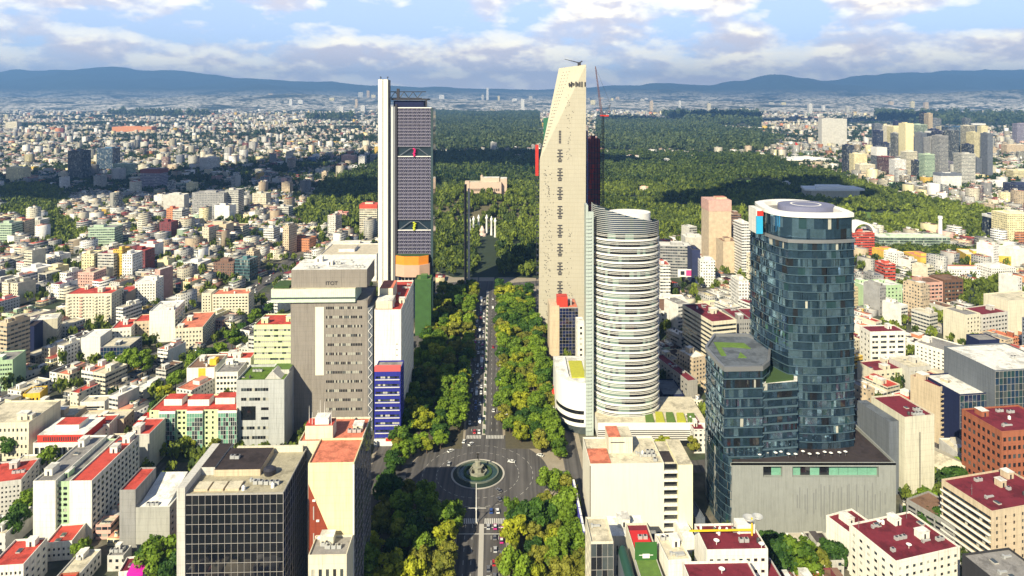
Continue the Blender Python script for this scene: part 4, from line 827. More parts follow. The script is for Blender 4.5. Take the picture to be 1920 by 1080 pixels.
# podium: curved drum at left, long white wing at right
pc = (X(1090, 425)-cx, -17.0); m = MB(); g = MB(); pz = Z(735, 425)
arc = [(pc[0]-15.5*math.cos(t)*1.0, pc[1]+22-36*math.sin(t)*.9) for t in [math.pi*.5*k/22 for k in range(23)]]
arc = [(pc[0]-12+ -6.5*math.cos(math.pi/2*k/22)+8, 8-26*math.sin(math.pi/2*k/22)) if False else (X(1048, 425)-cx+17*(1-math.cos(math.pi/2*k/22)), 10-22*math.sin(math.pi/2*k/22)) for k in range(23)]
arc += [(fx1, arc[-1][1])]
back = [(fx1, 34), (arc[0][0], 34)]
m.prism(arc+back, 4.5, pz, 0, 1); o = m.build('podium_drum', [m_white, roof['white']], rt)
for zz in (7.0, 12.5): 
    g = MB()
    for k in range(3, 22): a, b = arc[k], arc[k+1]; n = (-(a[1]-b[1]), (a[0]-b[0])); L = math.hypot(*n); n = (-n[0]/L*.05, -n[1]/L*.05) if n[1] > 0 else (n[0]/L*.05, n[1]/L*.05); g.quad((a[0]+n[0], a[1]-.06, zz), (b[0]+n[0], b[1]-.06, zz), (b[0]+n[0], b[1]-.06, zz+2.4), (a[0]+n[0], a[1]-.06, zz+2.4), 0)
    g.build('curved_window', glass, rt)
prismpart(rt, 'podium_base', [(x*.98+.3, y) for x, y in arc]+back, 0, 4.5, glass[2])
boxpart(rt, 'sedum_roof', fx1-13, fx1-4, -4, 24, pz, pz+.6, m_gold); boxpart(rt, 'podium_rim', fx1-16, fx1-15, -2, 30, pz, pz+1.4, m_white)
wx0, wx1 = fx1+1, X(1326, 425)-cx; wy = 422-cy
boxpart(rt, 'podium_wing', wx0, wx1, wy, wy+40, 4.2, 13.5, m_white, roof['cream'])
m = MB()
for k in range(5): m.box(wx0, wx1, wy-.4, wy, 4.4+k*1.25, 4.4+k*1.25+.45)
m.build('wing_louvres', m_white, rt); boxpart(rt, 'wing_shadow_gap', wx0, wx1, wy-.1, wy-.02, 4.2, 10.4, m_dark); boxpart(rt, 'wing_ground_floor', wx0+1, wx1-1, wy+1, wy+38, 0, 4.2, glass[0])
for k in range(5): m = MB(); a0 = wx0+30+k*6.5; m.prism([(a0, wy+2), (a0+5.4, wy+2), (a0+6.6, wy+17-k*1.2), (a0+2.2, wy+17-k*1.2)], 13.5, 14.4+k*.25); m.build('sedum_bed', m_gold if k % 2 else m_lawn, rt)
boxpart(rt, 'wing_parapet', wx0, wx1, wy, wy+.5, 13.5, 14.9, m_white)

# --- curved blue glass tower with ring roof
rt = root('glass_tower', 'tall curved blue glass tower with white ring roof and helipad', 'skyscraper', (0, 0, 0)); LAND.append((160, 380, 'blue glass tower')); FOOT.append((96, 334, 1, 0, 100, 72))
def bez(a, b, c, n): return [((1-t)**2*a[0]+2*t*(1-t)*b[0]+t*t*c[0], (1-t)**2*a[1]+2*t*(1-t)*b[1]+t*t*c[1]) for t in (k/n for k in range(n))]
pFL = (X(1406, 392), 392); pFM = (X(1478, 356), 356); pFR = (X(1602, 357), 357); pBR = (X(1597, 400), 402); pBL = (X(1440, 405), 408)
plan = bez(pFL, (pFL[0]+1.5, 366), pFM, 12)+bez(pFM, (pFM[0]+16, 351.5), pFR, 14)+bez(pFR, (pFR[0]+3, 380), pBR, 6)+bez(pBR, (165, 415), pBL, 10)+bez(pBL, (pBL[0]-6, 402), pFL, 3)
def ccw(P): return P if sum(P[i][0]*P[(i+1) % len(P)][1]-P[(i+1) % len(P)][0]*P[i][1] for i in range(len(P))) > 0 else P[::-1]
def off(P, d):
    Q = []; n = len(P)
    for i in range(n):
        a, b = P[i-1], P[(i+1) % n]; L = math.hypot(b[0]-a[0], b[1]-a[1]); Q.append((P[i][0]+(b[1]-a[1])/L*d, P[i][1]-(b[0]-a[0])/L*d))
    return Q
plan = ccw(plan)
def glasswall(rt, P, z0, z1, nf, closed=True, jit=.24, bands=None, sub=2, white=m_metal, bn=.4, name='curtain_wall'):
    g = MB(); b = MB(); n = len(P) if closed else len(P)-1; fh = (z1-z0)/nf; O = off(P, .35) if closed else P
    for i in range(nf):
        z = z0+i*fh; bay = 0
        for k in range(n):
            a, c = P[k], P[(k+1) % len(P)]; L = math.hypot(c[0]-a[0], c[1]-a[1]); nx, ny = (c[1]-a[1])/L, -(c[0]-a[0])/L; s = max(1, int(round(L/R.choice((1.1, 1.7, 2.6)))))
            for j in range(s):
                e0, e1 = j/s, (j+1)/s; q = [R.gauss(0, jit) for _ in range(3)]; q.append(q[0]+q[2]-q[1]); pts = []
                for (e, zz, dd) in ((e0, z, q[0]), (e1, z, q[1]), (e1, z+fh, q[2]), (e0, z+fh, q[3])): pts.append((a[0]+(c[0]-a[0])*e-nx*(.3+dd*.5), a[1]+(c[1]-a[1])*e-ny*(.3+dd*.5), zz))
                v_ = fbm(k*.42+rt.location.x, i*.55, 4)+R.gauss(0, .16); g.quad(*pts, 5 if R.random() < .006 else 4 if v_ < -.55 else 1 if v_ < .02 else 0 if v_ < .6 else 2)
            if bands is None or i % bands == 0:
                o1, o2 = O[k], O[(k+1) % len(O)]; b.quad((*o1, z), (*o2, z), (*o2, z+bn), (*o1, z+bn)); b.quad((*o1, z+bn), (*o2, z+bn), (*c, z+bn), (*a, z+bn)); b.quad((*a, z), (*c, z), (*o2, z), (*o1, z))
    o = g.build(name, [g_mirror, g_mirror2, g_teal, g_deep, glass[0], glass[3]], rt); b.build('floor_edges', principled('blue grey spandrel', (.09, .15, .19), rough=.3, metal=.3), o); return o
PZ = 33.0
glasswall(rt, plan, PZ, 141, 25, bands=None, bn=.35); m = MB(); m.poly([(x, y, 141.2) for x, y in plan]); m.build('shoulder_roof', roof['grey'], rt)
m = MB(); O = off(plan, .5)
for k in range(len(plan)): m.quad((*O[k], 140.6), (*O[(k+1) % len(O)], 140.6), (*O[(k+1) % len(O)], 142.4), (*O[k], 142.4)); m.quad((*O[k], 142.4), (*O[(k+1) % len(O)], 142.4), (*plan[(k+1) % len(O)], 142.4), (*plan[k], 142.4))
m.build('shoulder_rim', m_metal, rt)
pcx = 163; crown = ccw(bez((X(1418, 397), 397), (X(1430, 362), 361), (X(1500, 356), 357.5), 10)+bez((X(1500, 356), 357.5), (165, 353), (X(1600, 358), 359), 8)+bez((X(1600, 358), 359), (184, 385), (172, 403), 6)+bez((172, 403), (158, 412), (X(1418, 397), 397), 8))
glasswall(rt, crown, 141.4, 153.5, 2, bands=3, jit=.10, name='crown_glass')
m = MB(); n = len(crown); I = off(crown, -4.0); O = off(crown, .8)
for k in range(n):
    a, b, c, d = O[k], O[(k+1) % n], I[(k+1) % n], I[k]; m.quad((*a, 153.5), (*b, 153.5), (*b, 155.6), (*a, 155.6)); m.quad((*a, 155.6), (*b, 155.6), (*c, 155.6), (*d, 155.6)); m.quad((*d, 155.6), (*c, 155.6), (*c, 153.0), (*d, 153.0)); m.quad((*d, 153.5), (*c, 153.5), (*b, 153.5), (*a, 153.5))
m.build('ring_roof', m_white, rt); m = MB(); m.poly([(x, y, 153.1) for x, y in off(crown, -1)]); m.build('crown_roof', roof['grey'], rt)
hx, hy = X(1512, 382), 383; m = MB(); m.prism([(hx+15*math.cos(t), hy+13*math.sin(t)) for t in (2*math.pi*k/40 for k in range(40))], 153.2, 156.4); o = m.build('helipad', principled('helipad blue grey', (.17, .18, .28), rough=.7), rt)
m = MB(); m.lathe((hx, hy, 156.45), [(7.2, 0), (8.2, 0.0), (8.2, .05), (7.2, .05)], 36); m.build('helipad_ring', m_white, o)
boxpart(rt, 'white_lift_house', X(1418, 372), X(1428, 372), 372, 384, 142, 155.4, wall['white']); boxpart(rt, 'blue_panel', X(1419, 366), X(1431, 366), 366.5, 367.2, 143, 152.5, principled('sky blue panel', (.02, .35, .60))); boxpart(rt, 'red_panel', X(1421, 366), X(1432, 366), 366.4, 367.3, 152.6, 155.2, m_redsteel)
# lower wing with garden roof
wing = ccw(bez((X(1323, 372), 372), (X(1324, 372), 352), (X(1358, 344), 344), 10)+[(X(1358, 344), 344), (X(1430, 345), 345), (X(1442, 352), 352), (X(1445, 378), 378), (X(1400, 392), 392), (X(1340, 392), 392)])
glasswall(rt, wing, PZ-8, 79, 11, bn=.55, name='wing_curtain_wall'); m = MB(); m.poly([(x, y, 79.1) for x, y in wing]); m.build('wing_roof', roof['slate'], rt)
m = MB(); O = off(wing, .4); I = off(wing, -.8)
for k in range(len(wing)):
    a, b, c, d = O[k], O[(k+1) % len(O)], I[(k+1) % len(O)], I[k]; m.quad((*a, 78.2), (*b, 78.2), (*b, 80.6), (*a, 80.6)); m.quad((*a, 80.6), (*b, 80.6), (*c, 80.6), (*d, 80.6)); m.quad((*d, 80.6), (*c, 80.6), (*c, 79.1), (*d, 79.1))
m.build('wing_rim', m_metal, rt)
def gp(px, py, z): x, y = G(px, py, z); return (x, y)
for P in ([(1338, 643), (1395, 645), (1408, 655), (1375, 652), (1352, 652), (1362, 668), (1352, 668)], [(1388, 662), (1400, 672), (1384, 672)]): m = MB(); m.prism(ccw([gp(a, b, 79) for a, b in P]), 79.2, 79.6); m.build('garden_bed', m_lawn, rt)
# middle stepped glass part between wing and tower
mid = ccw([(X(1430, 346), 346), (X(1495, 349), 349), (X(1495, 372), 372), (X(1430, 372), 372)]); glasswall(rt, mid, PZ, 71, 9, bn=.9, name='middle_curtain_wall'); m = MB(); m.poly([(x, y, 71.1) for x, y in mid]); m.build('middle_roof', roof['white'], rt); m = MB(); m.prism(off(mid, -2), 71.1, 72); m.build('middle_planting', m_hedge, rt)
# stone podium
m_pod = principled('podium stone', (.27, .285, .27), rough=.75, spec=.3, var=.14, scale=.3, streak=.25)
YP = 339; pz = Z(868, YP); px0, px1 = X(1371, YP), X(1680, YP); body = MB(); P = [(px0, YP), (px1, YP), (px1-2, YP+50), (X(1325, 385), 388), (X(1323, 372), 372), (X(1340, 352), 352)]
for k in range(1, len(P)): a, b = P[k], P[(k+1) % len(P)]; body.quad((*a, 0), (*b, 0), (*b, pz), (*a, pz))
wz0, wz1 = Z(895, YP), Z(875, YP); gr = []
wallface(body, (px0, YP), (1, 0), px1-px0, 0, pz, [(X(1431, YP)-px0, X(1467, YP)-px0), (X(1486, YP)-px0, X(1648, YP)-px0)], [(wz0, wz1)], 2.2, gr, 5.0)
body.build('podium_wall', m_pod, rt); 
for nm, g in gr: g.build('podium_window', [g_green, glass[2], g_green, glass[0], m_dark], rt)
m = MB(); m.poly([(*p, pz-1.1) for p in P]); m.build('podium_roof', roof['dark'], rt)
m = MB(); m.box(px0, px1, YP, YP+.6, pz-1.1, pz+.15); m.box(px1-.6, px1, YP+.6, YP+49, pz-1.1, pz+.15); m.build('podium_parapet', m_pod, rt)
for k in range(34):
    m = MB(); a = X(1487+k*5.3+R.uniform(-2, 2), YP); t, b = R.uniform(905, 930), R.uniform(945, 975); m.box(a, a+.45, YP-.12, YP-.01, Z(b, YP), Z(t, YP)); m.build('stone_rib', principled('rib', (.19, .20, .20), rough=.8) if k % 3 else m_pod, rt)
glasswall(rt, [(px0-.2, YP-.2)][::-1]+[], 0, 1, 1) if False else None
cv = bez((X(1323, 372), 372), (X(1336, 346), 347), (px0, YP-.3), 12)+[(px0, YP-.3)]
glasswall(rt, cv, .2, PZ-8 if False else pz+2, 9, closed=False, bn=.4, name='podium_glass')
# terrace parasols and tables
for k in range(14):
    x, y = gp(1412+k*13.5+R.uniform(-3, 3), 857+R.uniform(-4, 3), pz-1)
    tr = root('parasol', f'white parasol on the podium terrace, {ordinal(k+1)} from its left end', 'parasol', (x, y, pz-1.1), 0, 'parasols on the glass tower terrace'); m = MB(); m.tube((0, 0, 0), (0, 0, 2.2), .06); m.build('pole', m_metal, tr); m = MB(); m.lathe((0, 0, 2.1), [(1.0, 0), (.1, .45), (0, .5)], 8); m.build('canopy', m_white, tr)
# --- white block K with balcony slot
rt, w_, z_ = bld('office_block', 'big white blank walled block with salmon roof corner beside the avenue', 'office building', 1106, 1245, 873, 330, 26, wm=principled('bright white plaster', (.74, .70, .58), rough=.8, var=.06, scale=.1, streak=.12), rm='cream', fs=('blank',), ss=('blank',), clutter='', short='big white block')
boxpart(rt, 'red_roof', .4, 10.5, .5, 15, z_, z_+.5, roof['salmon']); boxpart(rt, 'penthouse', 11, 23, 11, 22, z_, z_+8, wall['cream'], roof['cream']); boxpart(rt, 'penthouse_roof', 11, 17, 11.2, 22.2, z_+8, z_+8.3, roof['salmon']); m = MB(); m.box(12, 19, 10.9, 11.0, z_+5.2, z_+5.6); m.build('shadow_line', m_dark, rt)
boxpart(rt, 'edge_strip', 0, .35, -.1, 0, 0, z_, m_dark); roofkit(rt, 0, 0, z_, 'aaatvvp', wall['cream'], 6, (24, 34, 2, 12))
kx = w_
for k in range(9): zz = 2+k*4.0; boxpart(rt, 'loggia', kx+.1, kx+6.6, 1.2, 1.6, zz+1.1, zz+3.7, glass[0]); boxpart(rt, 'balcony', kx, kx+6.7, -.2, 1.6, zz, zz+1.1, wall['white'])
boxpart(rt, 'loggia_core', kx+.1, kx+6.6, 1.7, 24, 0, z_-1, wall['cream'], roof['cream']); boxpart(rt, 'end_bay', kx+6.8, kx+13.9, -.6, 24, 0, z_, principled('lemon plaster', (.84, .80, .52), rough=.8, var=.08, streak=.1), roof['cream']); boxpart(rt, 'light_well', kx+.5, kx+6, 4, 14, z_-1, z_-.8, roof['dark'])
FOOT.append((X(1245, 330), 329, 1, 0, 18, 26))
# purple banner fin beside the lateral road
fx, fy = G(1092, 1000, 8); o = root('banner_fin', 'tall blue violet vertical banner panels beside the big white block', 'banner', (fx, 316, 0), RA); 
for k in range(7): boxpart(o, 'banner_panel', -.6, .4, k*6.2, k*6.2+5.6, 3, 15.5, principled('violet banner', (.10, .10, .50), rough=.6), m_white)
for k in range(8): m = MB(); m.tube((0, k*6.2-.3, 0), (0, k*6.2-.3, 15.5), .18); m.build('post', m_metal, o)
# ------------------------------------------------------------------ other buildings one can tell apart (image columns, top row, base row -> distance)
def DY(yb): return YG(yb)
RR = math.radians
# near right
bld('office_block', 'stepped office block with maroon roof and cream floor bands, right of the striped round tower', 'office building', 1335, 1381, 605, 530, 46, rot=RR(15), wm='cream', rm='maroon', fs=('band', 11, .3, .5), ss=('band', 11, .3, .5), ls=('band', 11, .4, .5), clutter='sstaavk', gm=(0, 1, 2), gw=(6, 2, 1), short='maroon roofed banded office')
bld('office_block', 'grey windowed middle block between the banded office and a cream blank wall', 'office building', 1382, 1409, 601, 545, 30, rot=RR(6), wm='grey', rm='maroon', fs=('grid', 10, 6), ss=('blank',), clutter='ska')
bld('office_block', 'cream blank walled block with maroon roof behind the blue glass tower', 'building', 1410, 1450, 604, 548, 34, rot=RR(2), wm='pale', rm='maroon', ss=('blank',), clutter='ssa')
bld('low_building', 'low grey roofed hall with white terraces below the banded office', 'building', 1240, 1272, 640, 640, 40, wm='white', rm='brown', fs=('band', 3, .5, .4), clutter='', zt=15)
rt, w_, z_ = bld('office_block', 'dark navy glass office with concrete side beside the folded tower', 'office building', 1049, 1084, 578, 561, 26, wm='concrete', rm='salmon', fs=('curtain', 16, 2.2, .03, (3, 6)), ss=('blank',), clutter='spp', short='navy glass office')
boxpart(rt, 'concrete_side', -8, -.1, 2, 22, 0, z_+1.5, wall['beige']); boxpart(rt, 'red_plant_room', -1.5, 7, 3, 12, z_, z_+8.5, wall['red'], roof['red'])
rt, w_, z_ = bld('office_block', 'slim white block with one column of square windows beside the navy glass office', 'building', 1083, 1096, 607, 540, 14, wm='white', rm='white', fs=('grid', 8, 1, .4, .45), ss=('grid', 8, 3), clutter='')
rt, w_, z_ = bld('house', 'small building with bright red roof beside the round hotel podium', 'house', 1036, 1072, 728, 470, 16, wm='white', rm='red', zt=11, fs=('grid', 3, 4), clutter='', par=.4)
m = MB(); m.poly([(0, 0, 11.4), (w_, 0, 11.4), (w_*.65, 8, 14.5), (w_*.25, 8, 14.5)]); m.poly([(w_, 0, 11.4), (w_, 16, 11.4), (w_*.65, 8, 14.5)]); m.poly([(w_, 16, 11.4), (0, 16, 11.4), (w_*.25, 8, 14.5), (w_*.65, 8, 14.5)]); m.poly([(0, 16, 11.4), (0, 0, 11.4), (w_*.25, 8, 14.5)]); m.build('hipped_roof', principled('bright red roof', (.75, .05, .03), rough=.6), rt)
bld('low_building', 'long low blue grey roofed hall between striped tower and maroon roof', 'building', 1243, 1282, 745, 474, 26, wm='navy', rm='slate', zt=9, clutter='')
bld('low_building', 'low hall with dark red roof behind the blue grey hall', 'building', 1240, 1276, 700, 512, 16, wm='grey', rm='maroon', zt=9, clutter='a')
bld('low_building', 'long narrow grey block beside the blue glass wing', 'building', 1290, 1308, 690, 480, 50, rot=RR(16), wm='concrete', rm='maroon', zt=16, clutter='aak', ss=('grid', 4, 10))
# front row right of the avenue
rt, w_, z_ = bld('office_block', 'low cream office with brown glazed front at the lower edge beside the avenue', 'office building', 1108, 1150, 1020, 268, 16, wm='cream', rm='cream', fs=('curtain', 8, 2.2, .02, (0, 2)), ss=('grid', 8, 3), clutter='v', short='brown glazed office')
bld('house', 'white stepped roof house with slit windows in front of the big white block', 'house', 1140, 1215, 1000, 292, 14, wm='white', rm='white', fs=('grid', 3, 7, .3, .5), clutter='sdk', zt=28)
rt, w_, z_ = bld('house', 'roof terrace house with bright red floor and large dish, beside the green court', 'house', 1190, 1232, 1030, 270, 18, wm='cream', rm='maroon', zt=36, clutter='da')
boxpart(rt, 'red_floor', .4, 8, 1, 14, z_, z_+.25, principled('scarlet floor', (.55, .02, .02), rough=.7)); 
rt, w_, z_ = bld('sports_roof', 'roof sports court with green wall and floor beside the dark green curved roof', 'sports court', 1202, 1245, 1060, 258, 12, wm='pale', rm='grey', zt=34, clutter='', par=.3)
boxpart(rt, 'green_wall', 0, w_, 11, 11.3, z_, z_+7, m_turf); boxpart(rt, 'court_floor', .3, w_-.3, 0, 11, z_, z_+.1, m_lawn); m = MB(); m.box(1.6, w_-1.6, 10.8, 10.95, z_+2, z_+2.2); m.box(w_/2-1.4, w_/2+1.4, 10.7, 10.9, z_+1, z_+2.6); m.build('backboard', m_white, rt)
rt, w_, z_ = bld('curved_roof_hall', 'narrow hall with dark green barrel roof beside the sports court', 'building', 1176, 1196, 1050, 255, 20, wm='slate', rm='slate', zt=33, clutter='')
m = MB(); 
for k in range(8): a, b = math.pi*k/8, math.pi*(k+1)/8; r_ = w_/2; m.quad((r_-r_*math.cos(a), 0, z_+3*math.sin(a)), (r_-r_*math.cos(b), 0, z_+3*math.sin(b)), (r_-r_*math.cos(b), 20, z_+3*math.sin(b)), (r_-r_*math.cos(a), 20, z_+3*math.sin(a)))
m.build('barrel_roof', principled('dark green sheet', (.02, .07, .05), rough=.5), rt)
rt, w_, z_ = bld('apartment_block', 'building with maroon roof, yellow beam and white parapets at the lower edge', 'apartment building', 1325, 1440, 1035, 262, 16, wm='white', rm='maroon', zt=42, fs=('grid', 9, 8, .5, .3), clutter='aaddttp', short='yellow beam roof')
boxpart(rt, 'yellow_beam', -4, w_-3, 9.0, 9.5, z_+2, z_+2.6, m_yellowsteel); boxpart(rt, 'yellow_post', w_-3, w_-2.5, 9, 9.5, z_, z_+7, m_yellowsteel); 
m = MB(); m.lathe((w_-4, 9, z_+6), [(0, 0), (1.5, .3), (2.4, 1.5), (2.3, 1.5), (1.3, .5), (0, .2)], 16); m.lathe((w_-.5, 9, z_+6.5), [(0, 0), (1.3, .3), (2.1, 1.4), (2.0, 1.4), (1.2, .5), (0, .2)], 16); m.build('big_dishes', m_ac, rt, smooth=True)
m = MB()
for k in range(12): a, b = R.uniform(1, w_-6), R.uniform(10, 15); m.lathe((a, b, z_), [(.5, 0), (.5, .9), (.2, 1.2), (0, 1.2)], 8)
m.build('roof_tanks', m_white, rt, smooth=True); boxpart(rt, 'plant_room', w_-8, w_-1, 10.5, 15, z_, z_+3.5, wall['white'], roof['white'])
bld('apartment_block', 'dark red flat roof right at the lower edge before the yellow beam', 'building', 1300, 1430, 1062, 240, 14, wm='white', rm='maroon', zt=43, clutter='d', fs=('grid', 8, 9))
bld('apartment_block', 'red roofed corner at the lower edge left of the dark trees', 'building', 1442, 1490, 1048, 250, 22, wm='pale', rm='maroon', zt=32, clutter='t')
bld('house', 'white house with crowded pipes left of the maroon roofs', 'house', 1252, 1296, 1010, 262, 16, wm='white', rm='cream', zt=38, clutter='svvat', rot=RR(6))
bld('low_building', 'dark roofed garage strip between white block and stone podium', 'building', 1305, 1322, 960, 335, 50, rot=RR(6), wm='slate', rm='slate', zt=9, clutter='')
bld('low_building', 'white sloped shed roof beside the garage strip', 'building', 1280, 1304, 985, 318, 30, rot=RR(4), wm='white', rm='white', zt=10, clutter='')
# right block
rt, w_, z_ = bld('office_slab', 'white blank slab with dark slot, maroon roof, beside the stone podium', 'office building', 1696, 1752, 785, 368, 26, rot=RR(10), wm=W_('bone', (.62, .60, .48)), rm='maroon', fs=('blank',), ls=('blank',), ss=('grid', 12, 5), clutter='aavvtk', short='white slab tower')
boxpart(rt, 'dark_slot', w_*.5, w_*.5+.5, -.06, .1, 3, z_-8, m_dark); boxpart(rt, 'grey_side_wing', -6, -.1, 4, 30, 0, z_-3, wall['slate'], roof['slate'])
rt, w_, z_ = bld('apartment_tower', 'cream balcony tower with maroon roof right of the white slab', 'apartment building', 1762, 1799, 728, 425, 20, rot=RR(22), wm='beige', rm='maroon', fs=('band', 11, .8, .5), ls=('blank',), ss=('grid', 11, 4), clutter='ss', short='cream balcony tower', balc=[(0, 11, .05, .6, 1.2, 1.0)])
boxpart(rt, 'yellow_column', w_*.62, w_*.7, -.9, 0, 0, z_-3, wall['butter']); boxpart(rt, 'yellow_column', w_*.85, w_*.93, -.9, 0, 0, z_-3, wall['butter'])
bld('office_block', 'large dark blue glass office with white roof at the right edge', 'office building', 1866, 1990, 697, 408, 40, rot=RR(8), wm='slate', rm='white', fs=('curtain', 13, 2.6, .08, (4, 7, 4, 1, 2)), ss=('curtain', 13, 3, .05, (4,)), ls=('blank',), clutter='aa', short='dark blue glass office')
bld('office_block', 'lower dark blue wing with white roof left of the dark blue glass office', 'office building', 1800, 1862, 742, 412, 30, rot=RR(8), wm='navy', rm='white', fs=('curtain', 9, 2.6, .06, (4, 3, 7)), ss=('blank',), ls=('blank',), clutter='', short='low dark blue wing')
rt, w_, z_ = bld('office_block', 'orange brick office with pale grid and maroon roof at the right edge', 'office building', 1878, 1990, 812, 352, 26, rot=RR(8), wm='orange', rm='maroon', fs=('grid', 9, 12, .62, .5), ls=('grid', 9, 8, .62, .5), clutter='aasvkt', gm=(0, 2), short='orange brick office')
rt, w_, z_ = bld('shed', 'grey shed with pale yellow gabled roof in the right courtyard', 'shed', 1790, 1832, 925, 372, 34, rot=RR(26), wm='slate', rm='white', zt=9, fs=('grid', 1, 3), clutter='', short='gabled shed')
m = MB(); h_ = z_+4.5; m.quad((-.6, -.6, z_+.85), (w_/2, -.6, h_), (w_/2, 34.6, h_), (-.6, 34.6, z_+.85)); m.quad((w_/2, -.6, h_), (w_+.6, -.6, z_+.85), (w_+.6, 34.6, z_+.85), (w_/2, 34.6, h_)); m.poly([(0, -.3, z_+.8), (w_, -.3, z_+.8), (w_/2, -.3, h_-.3)]); m.build('gabled_roof', roof['cream'], rt)
rt, w_, z_ = bld('apartment_block', 'beige block with rows of curved white balconies at the right edge', 'apartment building', 1860, 1990, 962, 300, 26, rot=RR(14), wm='beige', rm='maroon', fs=('grid', 10, 8, .25, .5), ls=('band', 10, .5, .5), clutter='sstaavkp', balc=[(3, 10, .02, .98, 1.3, 1.0, m_white)], short='beige balcony block')
bld('car_park', 'grey open decked car park with brown roof left of the beige balcony block', 'car park', 1790, 1832, 990, 318, 24, rot=RR(24), wm='grey', rm='brown', fs=('grid', 6, 4, .85, .6), ls=('grid', 6, 5, .85, .6), clutter='a', gm=(0,), gw=(1,), short='grey car park')
bld('apartment_block', 'wide white block with maroon roof and machines at the lower right', 'apartment building', 1680, 1800, 1052, 285, 26, rot=RR(16), wm='white', rm='maroon', zt=22, fs=('grid', 6, 9), ls=('grid', 6, 6), clutter='ssaaaddttvvppkk', short='wide maroon roofed block')
bld('apartment_block', 'white walled block with maroon roof stepping back at the lower right', 'apartment building', 1635, 1685, 1035, 300, 26, rot=RR(20), wm='white', rm='maroon', zt=17, fs=('grid', 5, 4), ls=('blank',), clutter='as')
bld('low_building', 'grey striped flat roof at the lower right corner', 'building', 1868, 1960, 1050, 262, 16, rot=RR(10), wm='dark', rm='grey', zt=30, clutter='vvkk')
bld('low_building', 'low grey metal roof directly below the stone podium', 'building', 1625, 1675, 1000, 318, 14, rot=RR(8), wm='slate', rm='slate', zt=7, clutter='')
bld('courtyard_wall', 'long pale courtyard wall along the foot of the stone podium', 'wall', 1480, 1620, 1000, 330, 1.2, wm='pale', rm='cream', zt=4, clutter='')
rt, w_, z_ = bld('pavilion', 'small red orange domed pavilion among dark trees below the podium', 'pavilion', 1528, 1562, 1010, 322, 9, wm='orange', rm='red', zt=4, clutter=''); m = MB(); m.lathe((w_/2, 4.5, z_), [(w_/2, 0), (w_*.4, 1.6), (w_*.2, 2.6), (0, 3)], 16); m.build('dome', m_redsteel, rt, smooth=True)
bld('apartment_block', 'white block with dark horizontal windows and maroon roof beyond the blue glass tower', 'apartment building', 1632, 1698, 616, 545, 15, rot=RR(4), wm='white', rm='maroon', fs=('grid', 6, 4, .7, .45), ls=('grid', 6, 3), clutter='s', zt=28, short='maroon topped flats')
bld('house', 'low white house with dark red roof terrace beyond the blue glass tower', 'house', 1640, 1700, 655, 500, 18, rot=RR(12), wm='cream', rm='maroon', zt=15, fs=('grid', 4, 6), clutter='ssk')
bld('apartment_block', 'pale flats with grey glass corner right of the low white house', 'apartment building', 1705, 1745, 652, 498, 20, rot=RR(12), wm='pale', rm='cream', zt=18, fs=('grid', 5, 5), clutter='sk')
bld('apartment_block', 'white flats stepping down the avenue, top right of the balcony tower', 'apartment building', 1790, 1822, 652, 520, 30, rot=RR(30), wm='white', rm='grey', zt=20, ls=('grid', 6, 9), fs=('grid', 6, 4), clutter='ss')
bld('billboard_building', 'white house with dark blue screen and sign board facing the wide street', 'building', 1836, 1874, 636, 560, 14, rot=RR(6), wm='navy', rm='grey', zt=16, clutter='')
bld('apartment_block', 'cream flats with red roof box above the wide street', 'apartment building', 1812, 1838, 604, 590, 22, rot=RR(18), wm='cream', rm='grey', zt=27, fs=('grid', 7, 4), clutter='st')
bld('apartment_block', 'long grey balcony flats right of the cream ones', 'apartment building', 1842, 1890, 615, 600, 20, rot=RR(18), wm='pale', rm='maroon', zt=24, fs=('grid', 6, 8, .7), ls=('grid', 6, 5), clutter='ss')
bld('apartment_block', 'tall bright cream block at the right edge above the wide street', 'apartment building', 1890, 1960, 592, 610, 24, rot=RR(14), wm='cream', rm='cream', zt=33, clutter='s')
bld('apartment_block', 'pale green and white flats beyond the wide street', 'apartment building', 1622, 1692, 572, 690, 22, rot=RR(8), wm='green', rm='white', zt=24, fs=('grid', 6, 10), clutter='ss')
bld('apartment_block', 'brown balcony flats beside the dark flats', 'apartment building', 1738, 1768, 562, 700, 20, rot=RR(10), wm='pink', rm='brown', zt=25, fs=('grid', 6, 4, .8, .5), clutter='s')
bld('apartment_block', 'dark brown flats with white vertical strip', 'apartment building', 1770, 1806, 560, 706, 20, rot=RR(10), wm='brown', rm='brown', zt=26, fs=('grid', 6, 5, .8, .5), clutter='s')
